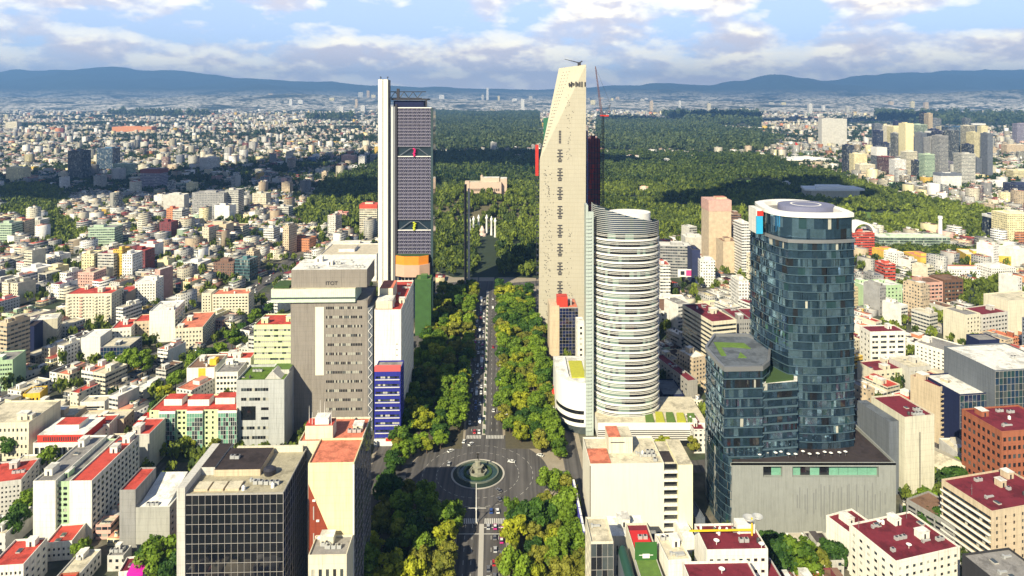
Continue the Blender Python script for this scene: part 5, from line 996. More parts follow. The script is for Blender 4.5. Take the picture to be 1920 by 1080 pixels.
# mid left
for a in [
 ('apartment_block', 'wide cream apartment block with red roof and pink balcony column, centre left', 123, 209, 553, 645, 24, 'cream', 'red', ('grid', 9, 14), ('grid', 9, 5), 'sss', -4, None, 'wide cream flats'),
 ('apartment_block', 'grey sided rear wing of the wide cream flats', 209, 236, 553, 668, 30, 'taupe', 'red', ('grid', 9, 3), ('blank',), 's', -4, None, None),
 ('apartment_block', 'white block with right half of stacked balconies beside the trees', 253, 292, 530, 690, 22, 'white', 'white', ('grid', 9, 7), ('grid', 9, 4), 'st', -8, None, 'white stacked flats'),
 ('office_block', 'white blank walled block with dark window side, centre left', 280, 328, 588, 600, 30, 'white', 'white', ('blank',), ('grid', 7, 4, .8, .6), 'skt', -10, 27, 'white blank block'),
 ('apartment_block', 'white block adjoining with red roof edge and long side of balconies', 328, 380, 612, 585, 44, 'cream', 'salmon', ('grid', 4, 8), ('grid', 6, 9, .7, .5), 'ss', -10, 17, None),
 ('office_block', 'small white cube behind the dark glass cube', 152, 188, 637, 560, 20, 'white', 'white', ('blank',), ('blank',), '', -6, 18, None),
 ('apartment_block', 'grey sided block with bright red stepped roof', 208, 246, 628, 585, 26, 'white', 'red', ('grid', 4, 5), ('grid', 5, 6), 'ss', -14, 17, 'stepped red roof'),
 ('apartment_block', 'cream long side block with red roof behind the stepped one', 250, 296, 618, 600, 20, 'beige', 'red', ('grid', 5, 6), ('blank',), '', -10, 18, None),
 ('apartment_block', 'long cream flats with many small balconies and pink roof', 398, 466, 556, 655, 18, 'cream', 'salmon', ('grid', 8, 11, .6), ('grid', 8, 4), 'ssst', -4, 26, 'long cream flats'),
 ('apartment_block', 'narrow cream block left of the long flats with brown gap', 378, 396, 560, 662, 14, 'cream', 'cream', ('grid', 8, 3), ('blank',), '', -4, 25, None),
 ('house', 'white house with bold yellow vertical stripe and brown roof terrace', 350, 402, 716, 495, 26, 'white', 'brown', ('blank',), ('blank',), 'sskt', -3, 19, 'yellow striped house'),
 ('apartment_block', 'white flats with strip windows behind the pale grey office', 404, 446, 700, 480, 20, 'white', 'grey', ('grid', 5, 6, .7), ('blank',), 'ska', -3, 22, 'white strip window flats'),
 ('house', 'white and red roofed row behind the white strip window flats', 400, 470, 690, 520, 14, 'white', 'red', ('grid', 3, 8), ('blank',), 'ss', -4, 16, None),
 ('office_block', 'white block with black glass panel at far left street', 15, 46, 616, 565, 20, 'white', 'grey', ('blank',), ('blank',), 's', -12, 26, 'black panelled white block'),
 ('office_block', 'black glass strip block beside the white one at far left', 46, 64, 622, 566, 16, 'navy', 'dark', ('blank',), ('blank',), '', -12, 25, None),
 ('apartment_block', 'cream striped slab beside the black glass strip', 65, 108, 612, 590, 18, 'cream', 'white', ('blank',), ('band', 6, .5, .4), 'k', -24, 22, None),
 ('apartment_block', 'pale green glazed block at the left edge in the shade', -20, 24, 655, 500, 20, 'green', 'grey', ('grid', 6, 9, .7), ('blank',), 's', -12, 22, None),
 ('house', 'yellow walled house among low roofs at centre left', 43, 75, 742, 470, 12, 'yellow', 'cream', ('grid', 2, 4), ('blank',), 'a', -12, 11, 'yellow walled house'),
 ('house', 'long white and lime low office with window strip among low roofs', 150, 196, 738, 460, 10, 'white', 'cream', ('band', 2, .5, .4), ('blank',), 'k', -4, 10, None),
 ('house', 'beige walled yard building before the red roofed flats', 98, 140, 778, 440, 14, 'beige', 'cream', ('blank',), ('blank',), 'ks', -4, 10, None),
 ('house', 'long beige low building beside the walled yard building', 142, 232, 790, 436, 14, 'beige', 'cream', ('blank',), ('grid', 2, 4), 'skk', -4, 9, None),
 ('house', 'bright red walled house left of the green glass flats', 250, 279, 775, 418, 16, 'red', 'red', ('grid', 3, 3), ('blank',), 's', -2, 15, 'bright red house'),
 ('house', 'white house with red roof terraces behind the red attic building', 140, 205, 800, 425, 14, 'white', 'red', ('grid', 3, 6), ('blank',), 'sst', -6, 11, None),
 ('house', 'grey slab behind the long white slab, with red roofed front box', 240, 280, 805, 392, 20, 'pale', 'red', ('blank',), ('blank',), 'st', -2, 22, None),
 ('apartment_block', 'red roofed flats with striped balconies at the left edge, lower', -40, 40, 905, 350, 22, 'pale', 'red', ('grid', 6, 10), ('grid', 6, 4), 'ska', -14, 17, 'left edge flats'),
 ('house', 'low white building with red deck in the lower left corner', -20, 44, 1050, 292, 18, 'white', 'red', ('grid', 4, 7), ('grid', 4, 4), 'sk', -6, 15, 'lower left corner building'),
 ('house', 'small orange walled house at the lower left edge', 96, 130, 1062, 290, 8, 'orange', 'red', ('grid', 2, 3), ('blank',), 'k', -6, 8, None),
 ('house', 'red roofed house with green awning in the lower left', 85, 135, 1025, 318, 14, 'white', 'red', ('grid', 2, 5), ('blank',), 'kk', -8, 8, None),
 ('house', 'house with magenta awning roof below the grey stepped block', 222, 272, 1050, 300, 10, 'white', 'maroon', ('grid', 2, 4), ('blank',), 'tk', -10, 7, 'magenta awning house'),
 ('office_block', 'dark brick low building with crowded salmon roofs behind the black glass block', 345, 430, 850, 345, 20, 'beige', 'salmon', ('grid', 3, 8), ('blank',), 'ssstta', 0, 11, None),
 ('house', 'small white roofed house left of the black glass block', 300, 330, 880, 350, 16, 'cream', 'red', ('grid', 2, 3), ('blank',), 'sk', -4, 9, None),
]:
    kind, lab, xl, xr, yt, Y, d, wm_, rm_, fs_, ss_, cl, rot_, zt_, sh = a
    rt, w_, z_ = bld(kind, lab, 'house' if kind == 'house' else 'building', xl, xr, yt, Y, d, rot=RR(-rot_*1.0 if False else -rot_), wm=wm_, rm=rm_, fs=fs_, ss=ss_, clutter=cl, zt=zt_, short=sh)
    if 'yellow vertical stripe' in lab: boxpart(rt, 'yellow_stripe', w_*.42, w_*.68, -.08, .05, 0, z_+.4, wall['yellow']); boxpart(rt, 'yellow_box', w_*.7, w_*.95, 6, 12, z_, z_+4, wall['yellow'])
    if 'magenta' in lab: boxpart(rt, 'magenta_awning', w_*.4, w_, -3, 4, z_, z_+1.6, principled('magenta', (.75, .02, .42), rough=.6)); boxpart(rt, 'magenta_canopy', -1, w_*.8, -5, -3, 4, 4.6, MATS['magenta'])
    if 'pink balcony' in lab:
        for t in (.02, .30, .62, .86):
            for k in range(9): boxpart(rt, 'balcony', w_*t, w_*(t+.06), -1.1, 0, 2+k*3.0, 3.0+k*3.0, wall['pink'] if t == .30 else wall['cream'])
rt, w_, z_ = bld('office_block', 'dark blue glass cube with orange planted roof, centre left', 'office building', 188, 243, 652, 545, 22, rot=RR(5), wm='slate', rm='cream', fs=('curtain', 5, 2.4, .05, (4, 3)), ss=('grid', 5, 4), zt=16, clutter='ks', short='dark glass cube')
# farther towers: (label, xl, xr, ytop, ybase, depth, colour, roof, pattern, rot, top)
FARB = [
 ('pale green banded slab in the shade, left', 165, 215, 428, 466, 24, 'green', 'grey', 'band', 4, None), ('light grey block beside it with square windows', 183, 213, 476, 520, 22, 'pale', 'maroon', 'band', -6, None), ('pale lime block left of the grey windowed one', 153, 176, 478, 522, 20, 'butter', 'cream', 'grid', 4, None),
 ('bright yellow narrow apartment tower', 212, 229, 469, 518, 16, 'yellow', 'cream', 'grid', -4, None), ('white narrow block right of the yellow tower', 229, 248, 478, 528, 20, 'white', 'white', 'grid', -4, None), ('dark maroon apartment block beside the yellow tower', 247, 272, 470, 510, 18, 'maroon', 'red', 'grid', -8, None), ('white and navy block above the maroon one', 262, 290, 458, 492, 18, 'white', 'red', 'blank', -8, None), ('small cream block right of the maroon one', 295, 315, 488, 510, 14, 'butter', 'cream', 'blank', -6, None), ('brown block with arched dark window', 146, 176, 512, 542, 20, 'pink', 'cream', 'grid', -6, None),
 ('white building on the left with grey side', 40, 70, 502, 530, 20, 'white', 'white', 'blank', -20, None), ('cream building beside the white one, far left', 80, 104, 502, 528, 18, 'butter', 'cream', 'blank', -14, None), ('white building higher up the left slope', 86, 112, 478, 500, 16, 'white', 'grey', 'blank', -14, None),
 ('dark blue glass tower, tallest at the left', 127, 153, 283, 346, 34, 'slate', 'dark', 'curtain', -4, None), ('cream and blue tower right of the dark blue one', 181, 211, 278, 326, 34, 'blue', 'cream', 'curtain', -4, None), ('white green slab right of the blue tower', 211, 244, 308, 338, 26, 'green', 'white', 'band', 0, None), ('lilac grey tower with dark crown', 263, 300, 318, 362, 30, 'lilac', 'dark', 'band', -6, ('maroon', 8)), ('white office with horizontal bands, upper left', 374, 405, 296, 322, 28, 'white', 'cream', 'band', 2, None),
 ('cream apartment slab at the left edge', 11, 44, 315, 346, 26, 'butter', 'white', 'grid', 0, None), ('small cream tower left of the dark blue tower', 109, 126, 324, 343, 20, 'cream', 'cream', 'grid', 0, None), ('blank pale grey slab in the shade', 306, 345, 366, 402, 20, 'pale', 'white', 'blank', 0, None), ('white narrow tower above the pale slab', 349, 364, 344, 368, 20, 'butter', 'cream', 'grid', 0, None), ('long grey office with blue window grid', 360, 420, 362, 408, 24, 'grey', 'grey', 'grid', -4, None), ('white apartment tower with dark balconies', 422, 447, 357, 406, 22, 'pale', 'grey', 'band', -4, None), ('white and navy block below the balcony tower', 402, 430, 385, 418, 18, 'white', 'navy' if False else 'dark', 'blank', -14, None),
 ('cream twin slab in the sun', 383, 424, 421, 458, 22, 'beige', 'cream', 'blank', -6, None), ('striped cream building right of the twin slab', 424, 455, 424, 450, 20, 'cream', 'brown', 'band', -6, None), ('orange and grey apartment tower', 312, 330, 392, 436, 18, 'orange', 'red', 'grid', -8, None), ('grey balcony tower right of the orange one', 324, 341, 394, 440, 18, 'pale', 'grey', 'band', -8, None), ('maroon and white block in the shade', 299, 321, 417, 448, 18, 'maroon', 'maroon', 'grid', -6, None), ('cream block at the edge of the wood', 473, 499, 363, 394, 20, 'cream', 'grey', 'grid', -8, None), ('narrow beige tower at the edge of the wood', 528, 543, 343, 369, 16, 'beige', 'dark', 'grid', -8, None), ('slim beige tower inside the wood', 603, 612, 323, 346, 14, 'beige', 'grey', 'grid', -6, None),
 ('pale greenish flats at the left edge in the shade', -10, 22, 420, 462, 22, 'green', 'grey', 'band', 0, None), ('beige flats beside them in the shade', 20, 46, 415, 455, 22, 'beige', 'red', 'grid', 0, None), ('white flats with dark square in the shade', 46, 75, 414, 444, 22, 'pale', 'white', 'grid', 0, None),
 ('tan tower with red cap at the edge of the wood', 674, 707, 385, 446, 24, 'cream', 'red', 'band', 0, ('red', 5)), ('white striped building left of the tan tower', 494, 513, 428, 458, 18, 'white', 'grey', 'band', -10, None), ('terracotta block by the expressway', 538, 580, 447, 470, 20, 'orange', 'brown', 'grid', -12, None), ('dark brown framed block near the expressway', 400, 438, 493, 524, 22, 'brown', 'brown', 'grid', -8, None), ('teal glass block near the expressway', 440, 468, 487, 526, 18, 'teal', 'grey', 'curtain', -10, None), ('peach narrow tower beside the teal block', 462, 476, 472, 510, 14, 'beige', 'cream', 'grid', -10, None), ('white corner building before the teal block', 342, 376, 493, 512, 22, 'white', 'white', 'grid', -10, None), ('pale cylinder fronted building behind the terracotta one', 520, 541, 388, 412, 18, 'pale', 'grey', 'band', -8, None),
 ('orange red block above the white building', 630, 650, 400, 420, 16, 'pink', 'red', 'grid', 0, None), ('large white low hall with flat roof behind the taupe tower', 600, 706, 479, 528, 60, 'white', 'cream', 'blank', 1.6, None), ('white roofed market hall beside the expressway', 610, 690, 462, 492, 30, 'cream', 'white', 'blank', 1.6, None),
 ('long orange school building far left', 210, 284, 238, 250, 60, 'orange', 'orange' if False else 'salmon', 'blank', 0, None), ('cream tower far left', 10, 32, 229, 244, 40, 'cream', 'white', 'grid', 0, None), ('pink apartment blocks beyond the hall', 640, 665, 292, 310, 30, 'pink', 'cream', 'grid', 0, None), ('white tower beyond the pink blocks', 672, 684, 293, 314, 24, 'white', 'white', 'grid', 0, None), ('white twin slab at the edge of the dark wood', 652, 684, 313, 326, 24, 'white', 'white', 'band', 0, None),
 # right of centre
 ('pink tower hotel with reddish crown and dark sign', 1329, 1371, 377, 500, 30, 'beige', 'pink' if False else 'salmon', 'blank', 2, ('pink', 13)), ('brown balcony block behind the pink tower', 1372, 1390, 403, 470, 24, 'brown', 'cream', 'band', 4, None), ('beige rounded block before the pink tower', 1356, 1386, 454, 512, 24, 'beige', 'brown', 'blank', 4, None), ('white striped flats left of the blue glass tower', 1391, 1408, 420, 520, 24, 'white', 'white', 'band', 6, None),
 ('grey office with rows of windows left of the navy block', 1238, 1297, 462, 520, 24, 'grey', 'white', 'band', -6, None), ('tall navy panel block', 1298, 1313, 470, 532, 22, 'navy', 'dark', 'blank', 0, None), ('white gridded block with pitched top', 1313, 1341, 490, 538, 18, 'white', 'white', 'grid', -4, None), ('white stepped flats beside the striped round tower', 1238, 1257, 498, 570, 20, 'white', 'red', 'band', 0, None), ('pale block at the edge of the wood', 1285, 1320, 446, 482, 24, 'pale', 'white', 'blank', 0, None), ('white tall narrow block touching the blue glass tower', 1385, 1404, 528, 600, 20, 'white', 'cream', 'grid', 4, None), ('cream yellow house row behind the maroon roofs', 1320, 1352, 575, 610, 16, 'butter', 'cream', 'blank', 6, None), ('white garage hall near the striped tower', 1238, 1290, 567, 590, 24, 'white', 'white', 'blank', 0, None),
 # upper right: business district
 ('dark navy tower, leftmost of the business district', 1588, 1601, 273, 326, 30, 'navy', 'dark', 'curtain', 0, None), ('pale yellow stepped tower', 1601, 1626, 289, 328, 30, 'butter', 'white', 'grid', 0, None), ('white low flats before the yellow stepped tower', 1612, 1641, 309, 332, 26, 'cream', 'white', 'grid', 0, None), ('striped grey glass tower with white cap', 1644, 1663, 277, 328, 28, 'slate', 'white', 'band', 4, ('white', 22)), ('black tower with pale outline', 1657, 1678, 295, 334, 26, 'maroon', 'white', 'curtain', 10, None),
 ('white balcony tower with black gaps', 1678, 1699, 300, 342, 24, 'white', 'white', 'grid', 4, None), ('tall cream office tower with window grid', 1675, 1700, 238, 300, 40, 'butter', 'cream', 'grid', 0, None), ('tallest cream slab of the business district', 1698, 1713, 232, 330, 34, 'butter', 'cream', 'blank', 0, None), ('pale green tower with dark marks', 1713, 1739, 234, 300, 36, 'green', 'white', 'curtain', 0, None), ('slim navy tower rising behind', 1731, 1741, 212, 280, 30, 'navy', 'dark', 'curtain', 0, None), ('slim beige strip tower behind', 1741, 1749, 213, 282, 30, 'beige', 'cream', 'band', 0, None), ('white ribbed flats in the middle of the cluster', 1700, 1720, 285, 340, 24, 'cream', 'white', 'band', 6, None), ('dark blue block before the ribbed flats', 1719, 1734, 302, 342, 24, 'navy', 'white', 'curtain', 4, None), ('pale lime balcony tower', 1734, 1753, 290, 344, 24, 'green', 'cream', 'band', 4, None), ('blue glass box with white frame', 1746, 1779, 247, 310, 34, 'navy', 'white', 'curtain', 0, ('white', 4)), ('orange striped tower with white edges', 1769, 1789, 254, 318, 26, 'orange', 'white', 'band', 0, None), ('broad deep blue glass block', 1779, 1821, 238, 300, 40, 'blue', 'dark', 'curtain', 0, None), ('dark blue cube with white cornice', 1824, 1848, 232, 262, 40, 'slate', 'white', 'curtain', 0, ('white', 6)), ('round grey glass tower with ribs', 1803, 1829, 289, 352, 30, 'pale', 'grey', 'band', 0, None), ('white and navy block before the cluster', 1764, 1803, 326, 358, 26, 'white', 'dark', 'blank', 4, ('slate', 5)), ('dark purple office behind the white and navy block', 1757, 1792, 304, 336, 26, 'lilac', 'dark', 'curtain', 0, None), ('white box tower in the cluster', 1793, 1806, 302, 322, 20, 'white', 'white', 'grid', 0, None),
 ('cream pair of flats right of the blue glass', 1820, 1844, 265, 290, 30, 'cream', 'cream', 'grid', 0, None), ('beige wide office beyond', 1836, 1868, 278, 298, 30, 'beige', 'cream', 'grid', 0, None), ('dark striped edge tower at the right edge', 1907, 1930, 232, 272, 30, 'lilac', 'brown', 'band', 0, None), ('cream office row at the right edge', 1888, 1930, 272, 292, 30, 'beige', 'white', 'grid', 0, None), ('dark round office at the right edge', 1903, 1940, 346, 382, 34, 'navy', 'slate', 'band', 0, None), ('white house before the dark round office', 1860, 1882, 341, 356, 24, 'white', 'white', 'blank', 0, None), ('cream flats at the right edge above the dark round office', 1900, 1935, 320, 342, 26, 'butter', 'white', 'band', 0, None), ('white flats between trees at right', 1838, 1868, 312, 332, 24, 'cream', 'white', 'grid', 0, None),
 ('navy glass block at the edge of the wood, right', 1863, 1889, 406, 450, 24, 'navy', 'white', 'curtain', 2, ('white', 3)), ('tall cream flats at the right edge', 1889, 1935, 402, 462, 30, 'butter', 'white', 'grid', 4, None), ('orange balcony flats before the cream ones', 1903, 1935, 436, 462, 16, 'orange', 'cream', 'band', 4, None),
 ('grey leaning sided slab tower above the park', 1541, 1588, 223, 278, 34, 'pale', 'grey', 'blank', 0, None),
 ('red and white striped narrow flats beyond the blue glass tower', 1660, 1679, 497, 548, 18, 'red', 'white', 'band', 6, None), ('grey windowed block beside the striped narrow flats', 1638, 1657, 518, 556, 18, 'grey', 'slate', 'grid', 6, None), ('bright yellow ended school wing', 1656, 1686, 472, 496, 22, 'yellow', 'salmon', 'blank', 8, None), ('large beige apartment block with rows, far right', 1860, 1905, 505, 530, 24, 'white', 'white', 'grid', 10, None), ('white tall block at the right edge above the school', 1893, 1930, 470, 500, 26, 'white', 'white', 'blank', 6, None),
]
for a in FARB:
    lab, xl, xr, yt, yb, d, c_, rc_, st_, ro, top = a; Y = DY(yb); tall = (yb-yt)/F*Y > 34
    farb('tower_block' if tall else 'apartment_building', lab if len(lab.split()) > 3 else lab + ' in the distance', 'tower' if tall else 'building', xl, xr, yt, Y, d, c_, rc_, st_, RR(ro), top)
bd = []
for i in range(60):
    px = R.uniform(1640, 1860); yb = R.uniform(296, 342) if i % 3 else R.uniform(262, 300); ww = R.uniform(9, 17)
    if any(abs(px-q[0]) < 8 and abs(yb-q[1]) < 11 for q in bd): continue
    bd.append((px, yb)); Y = DY(yb); hh = R.uniform(50, 125); c_ = R.choice(('white', 'butter', 'pale', 'slate', 'navy', 'blue', 'grey', 'cream', 'navy', 'slate')); farb('tower_block', f'{"pale yellow" if c_ == "butter" else c_} tower, {ordinal(len(bd))} infill of the business district', 'tower', px-ww/2, px+ww/2, 0, Y, 26, c_, R.choice(('white', 'dark', 'grey')), R.choice(('grid', 'band', 'curtain')), RR(R.uniform(-6, 14)), zt=hh, group='towers of the business district')
# school complex, striped arch building, green market, museum roofs
rt, w_, z_ = farb('school_building', 'long white school wing with red roof and yellow corner', 'school', 1728, 1898, 506, DY(522), 18, 'white', 'salmon', 'grid', RR(-3)); boxpart(rt, 'yellow_corner', w_*.08, w_*.13, -.2, 2, 0, z_, wall['yellow'])
rt, w_, z_ = farb('school_building', 'school hall with red ribbed roof and yellow gable', 'school', 1726, 1758, 484, DY(504), 34, 'yellow', 'salmon', 'blank', RR(4))
rt, w_, z_ = farb('school_building', 'curved white roofed school hall with yellow wall', 'school', 1812, 1896, 478, DY(496), 34, 'yellow', 'white', 'blank', RR(-14))
rt, w_, z_ = farb('apartment_building', 'red and white office with big white arched top beyond the blue glass tower', 'office building', 1598, 1640, 436, DY(482), 20, 'red', 'white', 'band', RR(2)); m = MB()
for k in range(12): a, b = math.pi*k/12, math.pi*(k+1)/12; r_ = w_/2; f = lambda t, s: (r_-r_*s*math.cos(t), z_+14*s*math.sin(t)); p0, p1, q0, q1 = f(a, 1), f(b, 1), f(a, .82), f(b, .82); m.quad((p0[0], -1, p0[1]), (p1[0], -1, p1[1]), (p1[0], 20, p1[1]), (p0[0], 20, p0[1])); m.quad((q0[0], -1, q0[1]), (q1[0], -1, q1[1]), (p1[0], -1, p1[1]), (p0[0], -1, p0[1]))
m.build('arched_top', m_white, rt)
farb('market_hall', 'long green glazed hall between the trees, right', 'hall', 1648, 1782, 446, DY(470), 26, 'green', 'white', 'curtain', RR(-1))
for (lab, P0, P1, yt, yb, dd) in (('white tent roofed museum pavilion in the park', 1512, 1626, 350, 372, 60), ('white oval auditorium roof in the park', 1474, 1562, 294, 308, 90)):
    Y = DY(yb); x0, x1 = X(P0, Y), X(P1, Y); rt = root('park_pavilion', lab, 'pavilion', (x0, Y, 0)); w_ = x1-x0; z_ = Z(yt+5, Y); 
    m = MB(); m.prism([(0, 8), (w_*.2, 0), (w_*.8, 2), (w_, 10), (w_, dd), (w_*.1, dd)], z_-4, z_, bottom=True); m.prism([(w_*.2, 10), (w_*.75, 10), (w_*.7, dd*.8), (w_*.3, dd*.8)], z_, z_+4.5); m.build('roof', m_white, rt); boxpart(rt, 'wall', w_*.1, w_*.9, 6, dd-6, 0, z_-4, wall['cream']); FOOT.append((x0-6, Y-60, 1, 0, w_+12, dd+66))
for i, (px, py, ww, c_) in enumerate(((1208, 362, 16, 'cream'), (1188, 300, 20, 'white'), (1252, 308, 8, 'white'), (972, 297, 22, 'pink'), (1020, 296, 10, 'white'), (1398, 270, 14, 'beige'), (1430, 298, 9, 'white'), (1160, 276, 12, 'cream'), (952, 268, 20, 'orange'), (985, 272, 24, 'butter'), (1300, 262, 22, 'white'), (1180, 236, 16, 'white'), (1262, 246, 20, 'cream'), (1350, 226, 26, 'white'), (850, 300, 8, 'white'), (1478, 352, 10, 'white'))):
    Y = DY(py); farb('park_building', f'small {"pale yellow" if c_ == "butter" else c_} building inside the wood, {ordinal(i+1)} of the park buildings', 'building', px-ww/2, px+ww/2, 0, Y, 22, c_, R.choice(('white', 'salmon', 'cream')), 'grid', RR(R.uniform(-10, 10)), zt=R.uniform(10, 17), group='small buildings in the park'); q = FOOT.pop(); FOOT.append((q[0]-4, q[1]-26, 1, 0, q[4]+8, 56))
# obelisk chimney
x, y = G(1763, 462); rt = root('chimney', 'tall slim white chimney column beyond the green hall', 'chimney', (x, y, 0)); m = MB(); hh = Z(405, y); m.tube((0, 0, 0), (0, 0, hh-4), 3.1, 2.4, 12); m.tube((0, 0, hh-4), (0, 0, hh), 3.2, 3.0, 12); m.build('shaft', m_white, rt)
# twin light slabs of the memorial tower
x, y = G(876, 525); rt = root('memorial_tower', 'very slim twin slab memorial tower at the start of the park', 'monument', (x, y, 0)); hh = Z(346, y); boxpart(rt, 'dark_slab', -3.6, -.8, 0, 4, 0, hh, m_dark); boxpart(rt, 'pale_slab', .6, 3.0, 0, 4, 0, hh-5, wall['pale']); LAND.append((x, y, 'slim memorial tower')); FOOT.append((x-6, y-6, 1, 0, 12, 14))
# six columns round the marble group
for i, px in enumerate((881, 888, 897.5, 912.5, 921.5, 928.5)):
    yy = 1085-14*abs(i-2.5); xx_ = X(px, yy); rt = root('monument_column', f'white marble column, {ordinal(i+1)} from the left of six before the hill', 'column', (xx_, yy, 0), 0, 'white columns before the castle hill'); m = MB(); m.lathe((0, 0, 0), [(1.9, 0), (1.7, 4), (1.35, 22), (2.0, 23.5), (2.2, 26), (1.2, 26.5), (.9, 29), (0, 30)], 12); m.build('shaft', m_white, rt, smooth=True)
rt = root('marble_monument', 'pinkish marble statue group between the six white columns', 'monument', (X(904, 1060), 1060, 0)); m = MB(); m.lathe((0, 0, 0), [(7, 0), (6.5, 3), (3.8, 4), (4.4, 9), (2.6, 12), (1.2, 15), (0, 16)], 9); m.build('statue_group', principled('pink marble', (.66, .52, .46), rough=.6, scale=.8), rt)
# castle
Yc = 1238; rt = root('castle', 'pinkish stone castle with arcaded front on the wooded hill', 'castle', (X(878, Yc), Yc, CASTZ-1)); LAND.append((X(910, Yc), Yc, 'castle hill')); ps = principled('castle stone', (.56, .42, .33), rough=.85, scale=.2); wc = 60
def zc_(py): return Z(py, Yc)-CASTZ+1
b = MB(); gr = []; wallface(b, (0, 0), (1, 0), wc, 0, zc_(342), [(4+i*3.6, 6+i*3.6) for i in range(15)], [(5, 9), (12, 17)], .8, gr, 5, (0,), (1,), pname='arcade'); b.quad((wc, 0, 0), (wc, 26, 0), (wc, 26, zc_(342)), (wc, 0, zc_(342))); b.quad((wc, 26, 0), (0, 26, 0), (0, 26, zc_(342)), (wc, 26, zc_(342))); b.quad((0, 26, 0), (0, 0, 0), (0, 0, zc_(342)), (0, 26, zc_(342))); b.build('wall', ps, rt)
for nm, g in gr: g.build(nm, glass+[m_dark], rt)
m = MB(); m.quad((0, 0, zc_(342)), (wc, 0, zc_(342)), (wc, 26, zc_(342)), (0, 26, zc_(342))); m.build('roof', roof['cream'], rt); boxpart(rt, 'upper_storey', 22, 56, 8, 24, zc_(342), zc_(334), ps, roof['white']); boxpart(rt, 'round_wing', 58, 70, 10, 34, 0, zc_(336), ps, roof['white']); boxpart(rt, 'end_pavilion', -6, 2, -1, 12, 0, zc_(340), ps)
m = MB(); m.tube((24, 10, zc_(334)), (24, 10, zc_(327)), .5, .3); m.tube((24, 12, zc_(334)), (24, 12, zc_(330)), 2.4, 2.2, 10); m.build('watchtower', ps, rt); boxpart(rt, 'terrace_wall', -8, 66, -3, -.2, -6, 1, ps); FOOT.append((X(878, Yc)-4, Yc-6, 1, 0, 72, 36))
# red flag
x, y = G(1491, 292); rt = root('flagpole', 'huge flagpole with hanging red flag above the park', 'flagpole', (x, y, 0)); hh = Z(266, y); m = MB(); m.tube((0, 0, 0), (0, 0, hh), .9, .4); m.build('pole', m_metal, rt); m = MB(); m.poly([(0, 0, hh), (9, 1, hh-6), (11, 2, hh-24), (5, 1, hh-38), (0, 0, hh-32)]); m.build('flag', m_redsteel, rt)
# round billboard sign
x, y = G(1283, 540); rt = root('billboard', 'pink and white advertising board beside the navy panel block', 'billboard', (X(1271, y), y, 0)); w_ = X(1296, y)-X(1271, y); z0, z1 = Z(519, y), Z(505, y); boxpart(rt, 'board', 0, w_, 0, .6, z0, z1, m_white); boxpart(rt, 'pink_panel', w_*.62, w_, -.1, 0, z0+1, z1-1, principled('pink ad', (.7, .05, .22))); boxpart(rt, 'dark_panel', w_*.2, w_*.5, -.1, 0, z0+2, z1-2, m_dark); boxpart(rt, 'frame', w_*.45, w_*.55, .7, 1.3, 0, z0, m_dark)
# expressway bridge line far off
for (nm, lab, p0, p1, hz) in (('viaduct', 'long pale elevated viaduct crossing the upper left', (0, 268), (708, 274), 11), ('viaduct', 'thin pale elevated viaduct crossing the park', (812, 281), (1430, 293), 11)):
    a, b = G(*p0, hz), G(*p1, hz); L = math.hypot(b[0]-a[0], b[1]-a[1]); u = ((b[0]-a[0])/L, (b[1]-a[1])/L); rt = root(nm, lab, 'viaduct', (0, 0, 0)); m = MB(); m.obox(((a[0]+b[0])/2, (a[1]+b[1])/2), u, L, 12, hz-2, hz); m.build('deck', m_white, rt)
    k = 0
    while k < L: m = MB(); m.obox((a[0]+u[0]*k, a[1]+u[1]*k), u, 3, 6, 0, hz-2); m.build('pier', wall['concrete'], rt); k += 110
# skyline of far towers
sk = [(475, 181), (507, 176), (545, 186), (563, 188), (622, 184), (640, 186), (652, 182), (668, 186), (676, 173), (690, 170), (700, 178), (828, 178), (905, 178), (914, 165), (935, 180), (965, 185), (980, 186), (995, 180), (1003, 186), (1104, 185), (1112, 188), (1128, 183), (1148, 184), (1158, 182), (1170, 190), (1205, 186), (1212, 184), (1222, 189), (1235, 187), (1275, 189), (1290, 191), (1330, 194), (1447, 192), (1470, 192), (1520, 195), (1545, 198), (1590, 200), (1672, 190), (1680, 187), (1712, 190), (1738, 192), (1765, 190), (1790, 200), (30, 206), (60, 214), (640, 200), (660, 205), (680, 198)]
for i, (px, py) in enumerate(sk):
    yb = min(214, max(200, py+R.uniform(12, 22))); Y = DY(yb)*R.uniform(.92, 1.05); ww = R.uniform(4, 10)
    c_ = R.choice(('white', 'cream', 'beige', 'pale', 'butter', 'white'))
    farb('skyline_tower', f'{c_ if c_ != "butter" else "pale yellow"} far tower block, {ordinal(i+1)} of the skyline below the mountains', 'tower', px-ww/2, px+ww/2, py, Y, 45, c_, 'white', 'grid', 0, None, True, None, 'far towers on the skyline')
from collections import defaultdict
# ------------------------------------------------------------------ city filling: streets, lots, houses
FA = FOOT
def hitfoot(x, y, r):
    for (fx, fy, c, s, w_, d_) in FA:
        dx, dy = x-fx, y-fy
        if dx*dx+dy*dy > 26000: continue
        u, v = dx*c+dy*s, -dx*s+dy*c
        if -r < u < w_+r and -r < v < d_+r: return True
    return False
def corridor(x, y, r=0):
    a = x-ave(y)
    if -66-r < a < 61+r and y < 800: return True
    if math.hypot(x-RBX, y-RBY) < RBR+22+r: return True
    return False
def segd(x, y, x0, y0, x1, y1):
    L = (x1-x0)**2+(y1-y0)**2; t = max(0, min(1, ((x-x0)*(x1-x0)+(y-y0)*(y1-y0))/L)); return math.hypot(x-x0-t*(x1-x0), y-y0-t*(y1-y0))
SEGS = [(RBX+30, RBY-6, 330, 432, 9), (RBX-30, RBY+4, -330, 400, 8), (-40, 770, 420, 905, 16), (-40, 790, -420, 700, 18), (-420, 700, -900, 520, 18)]
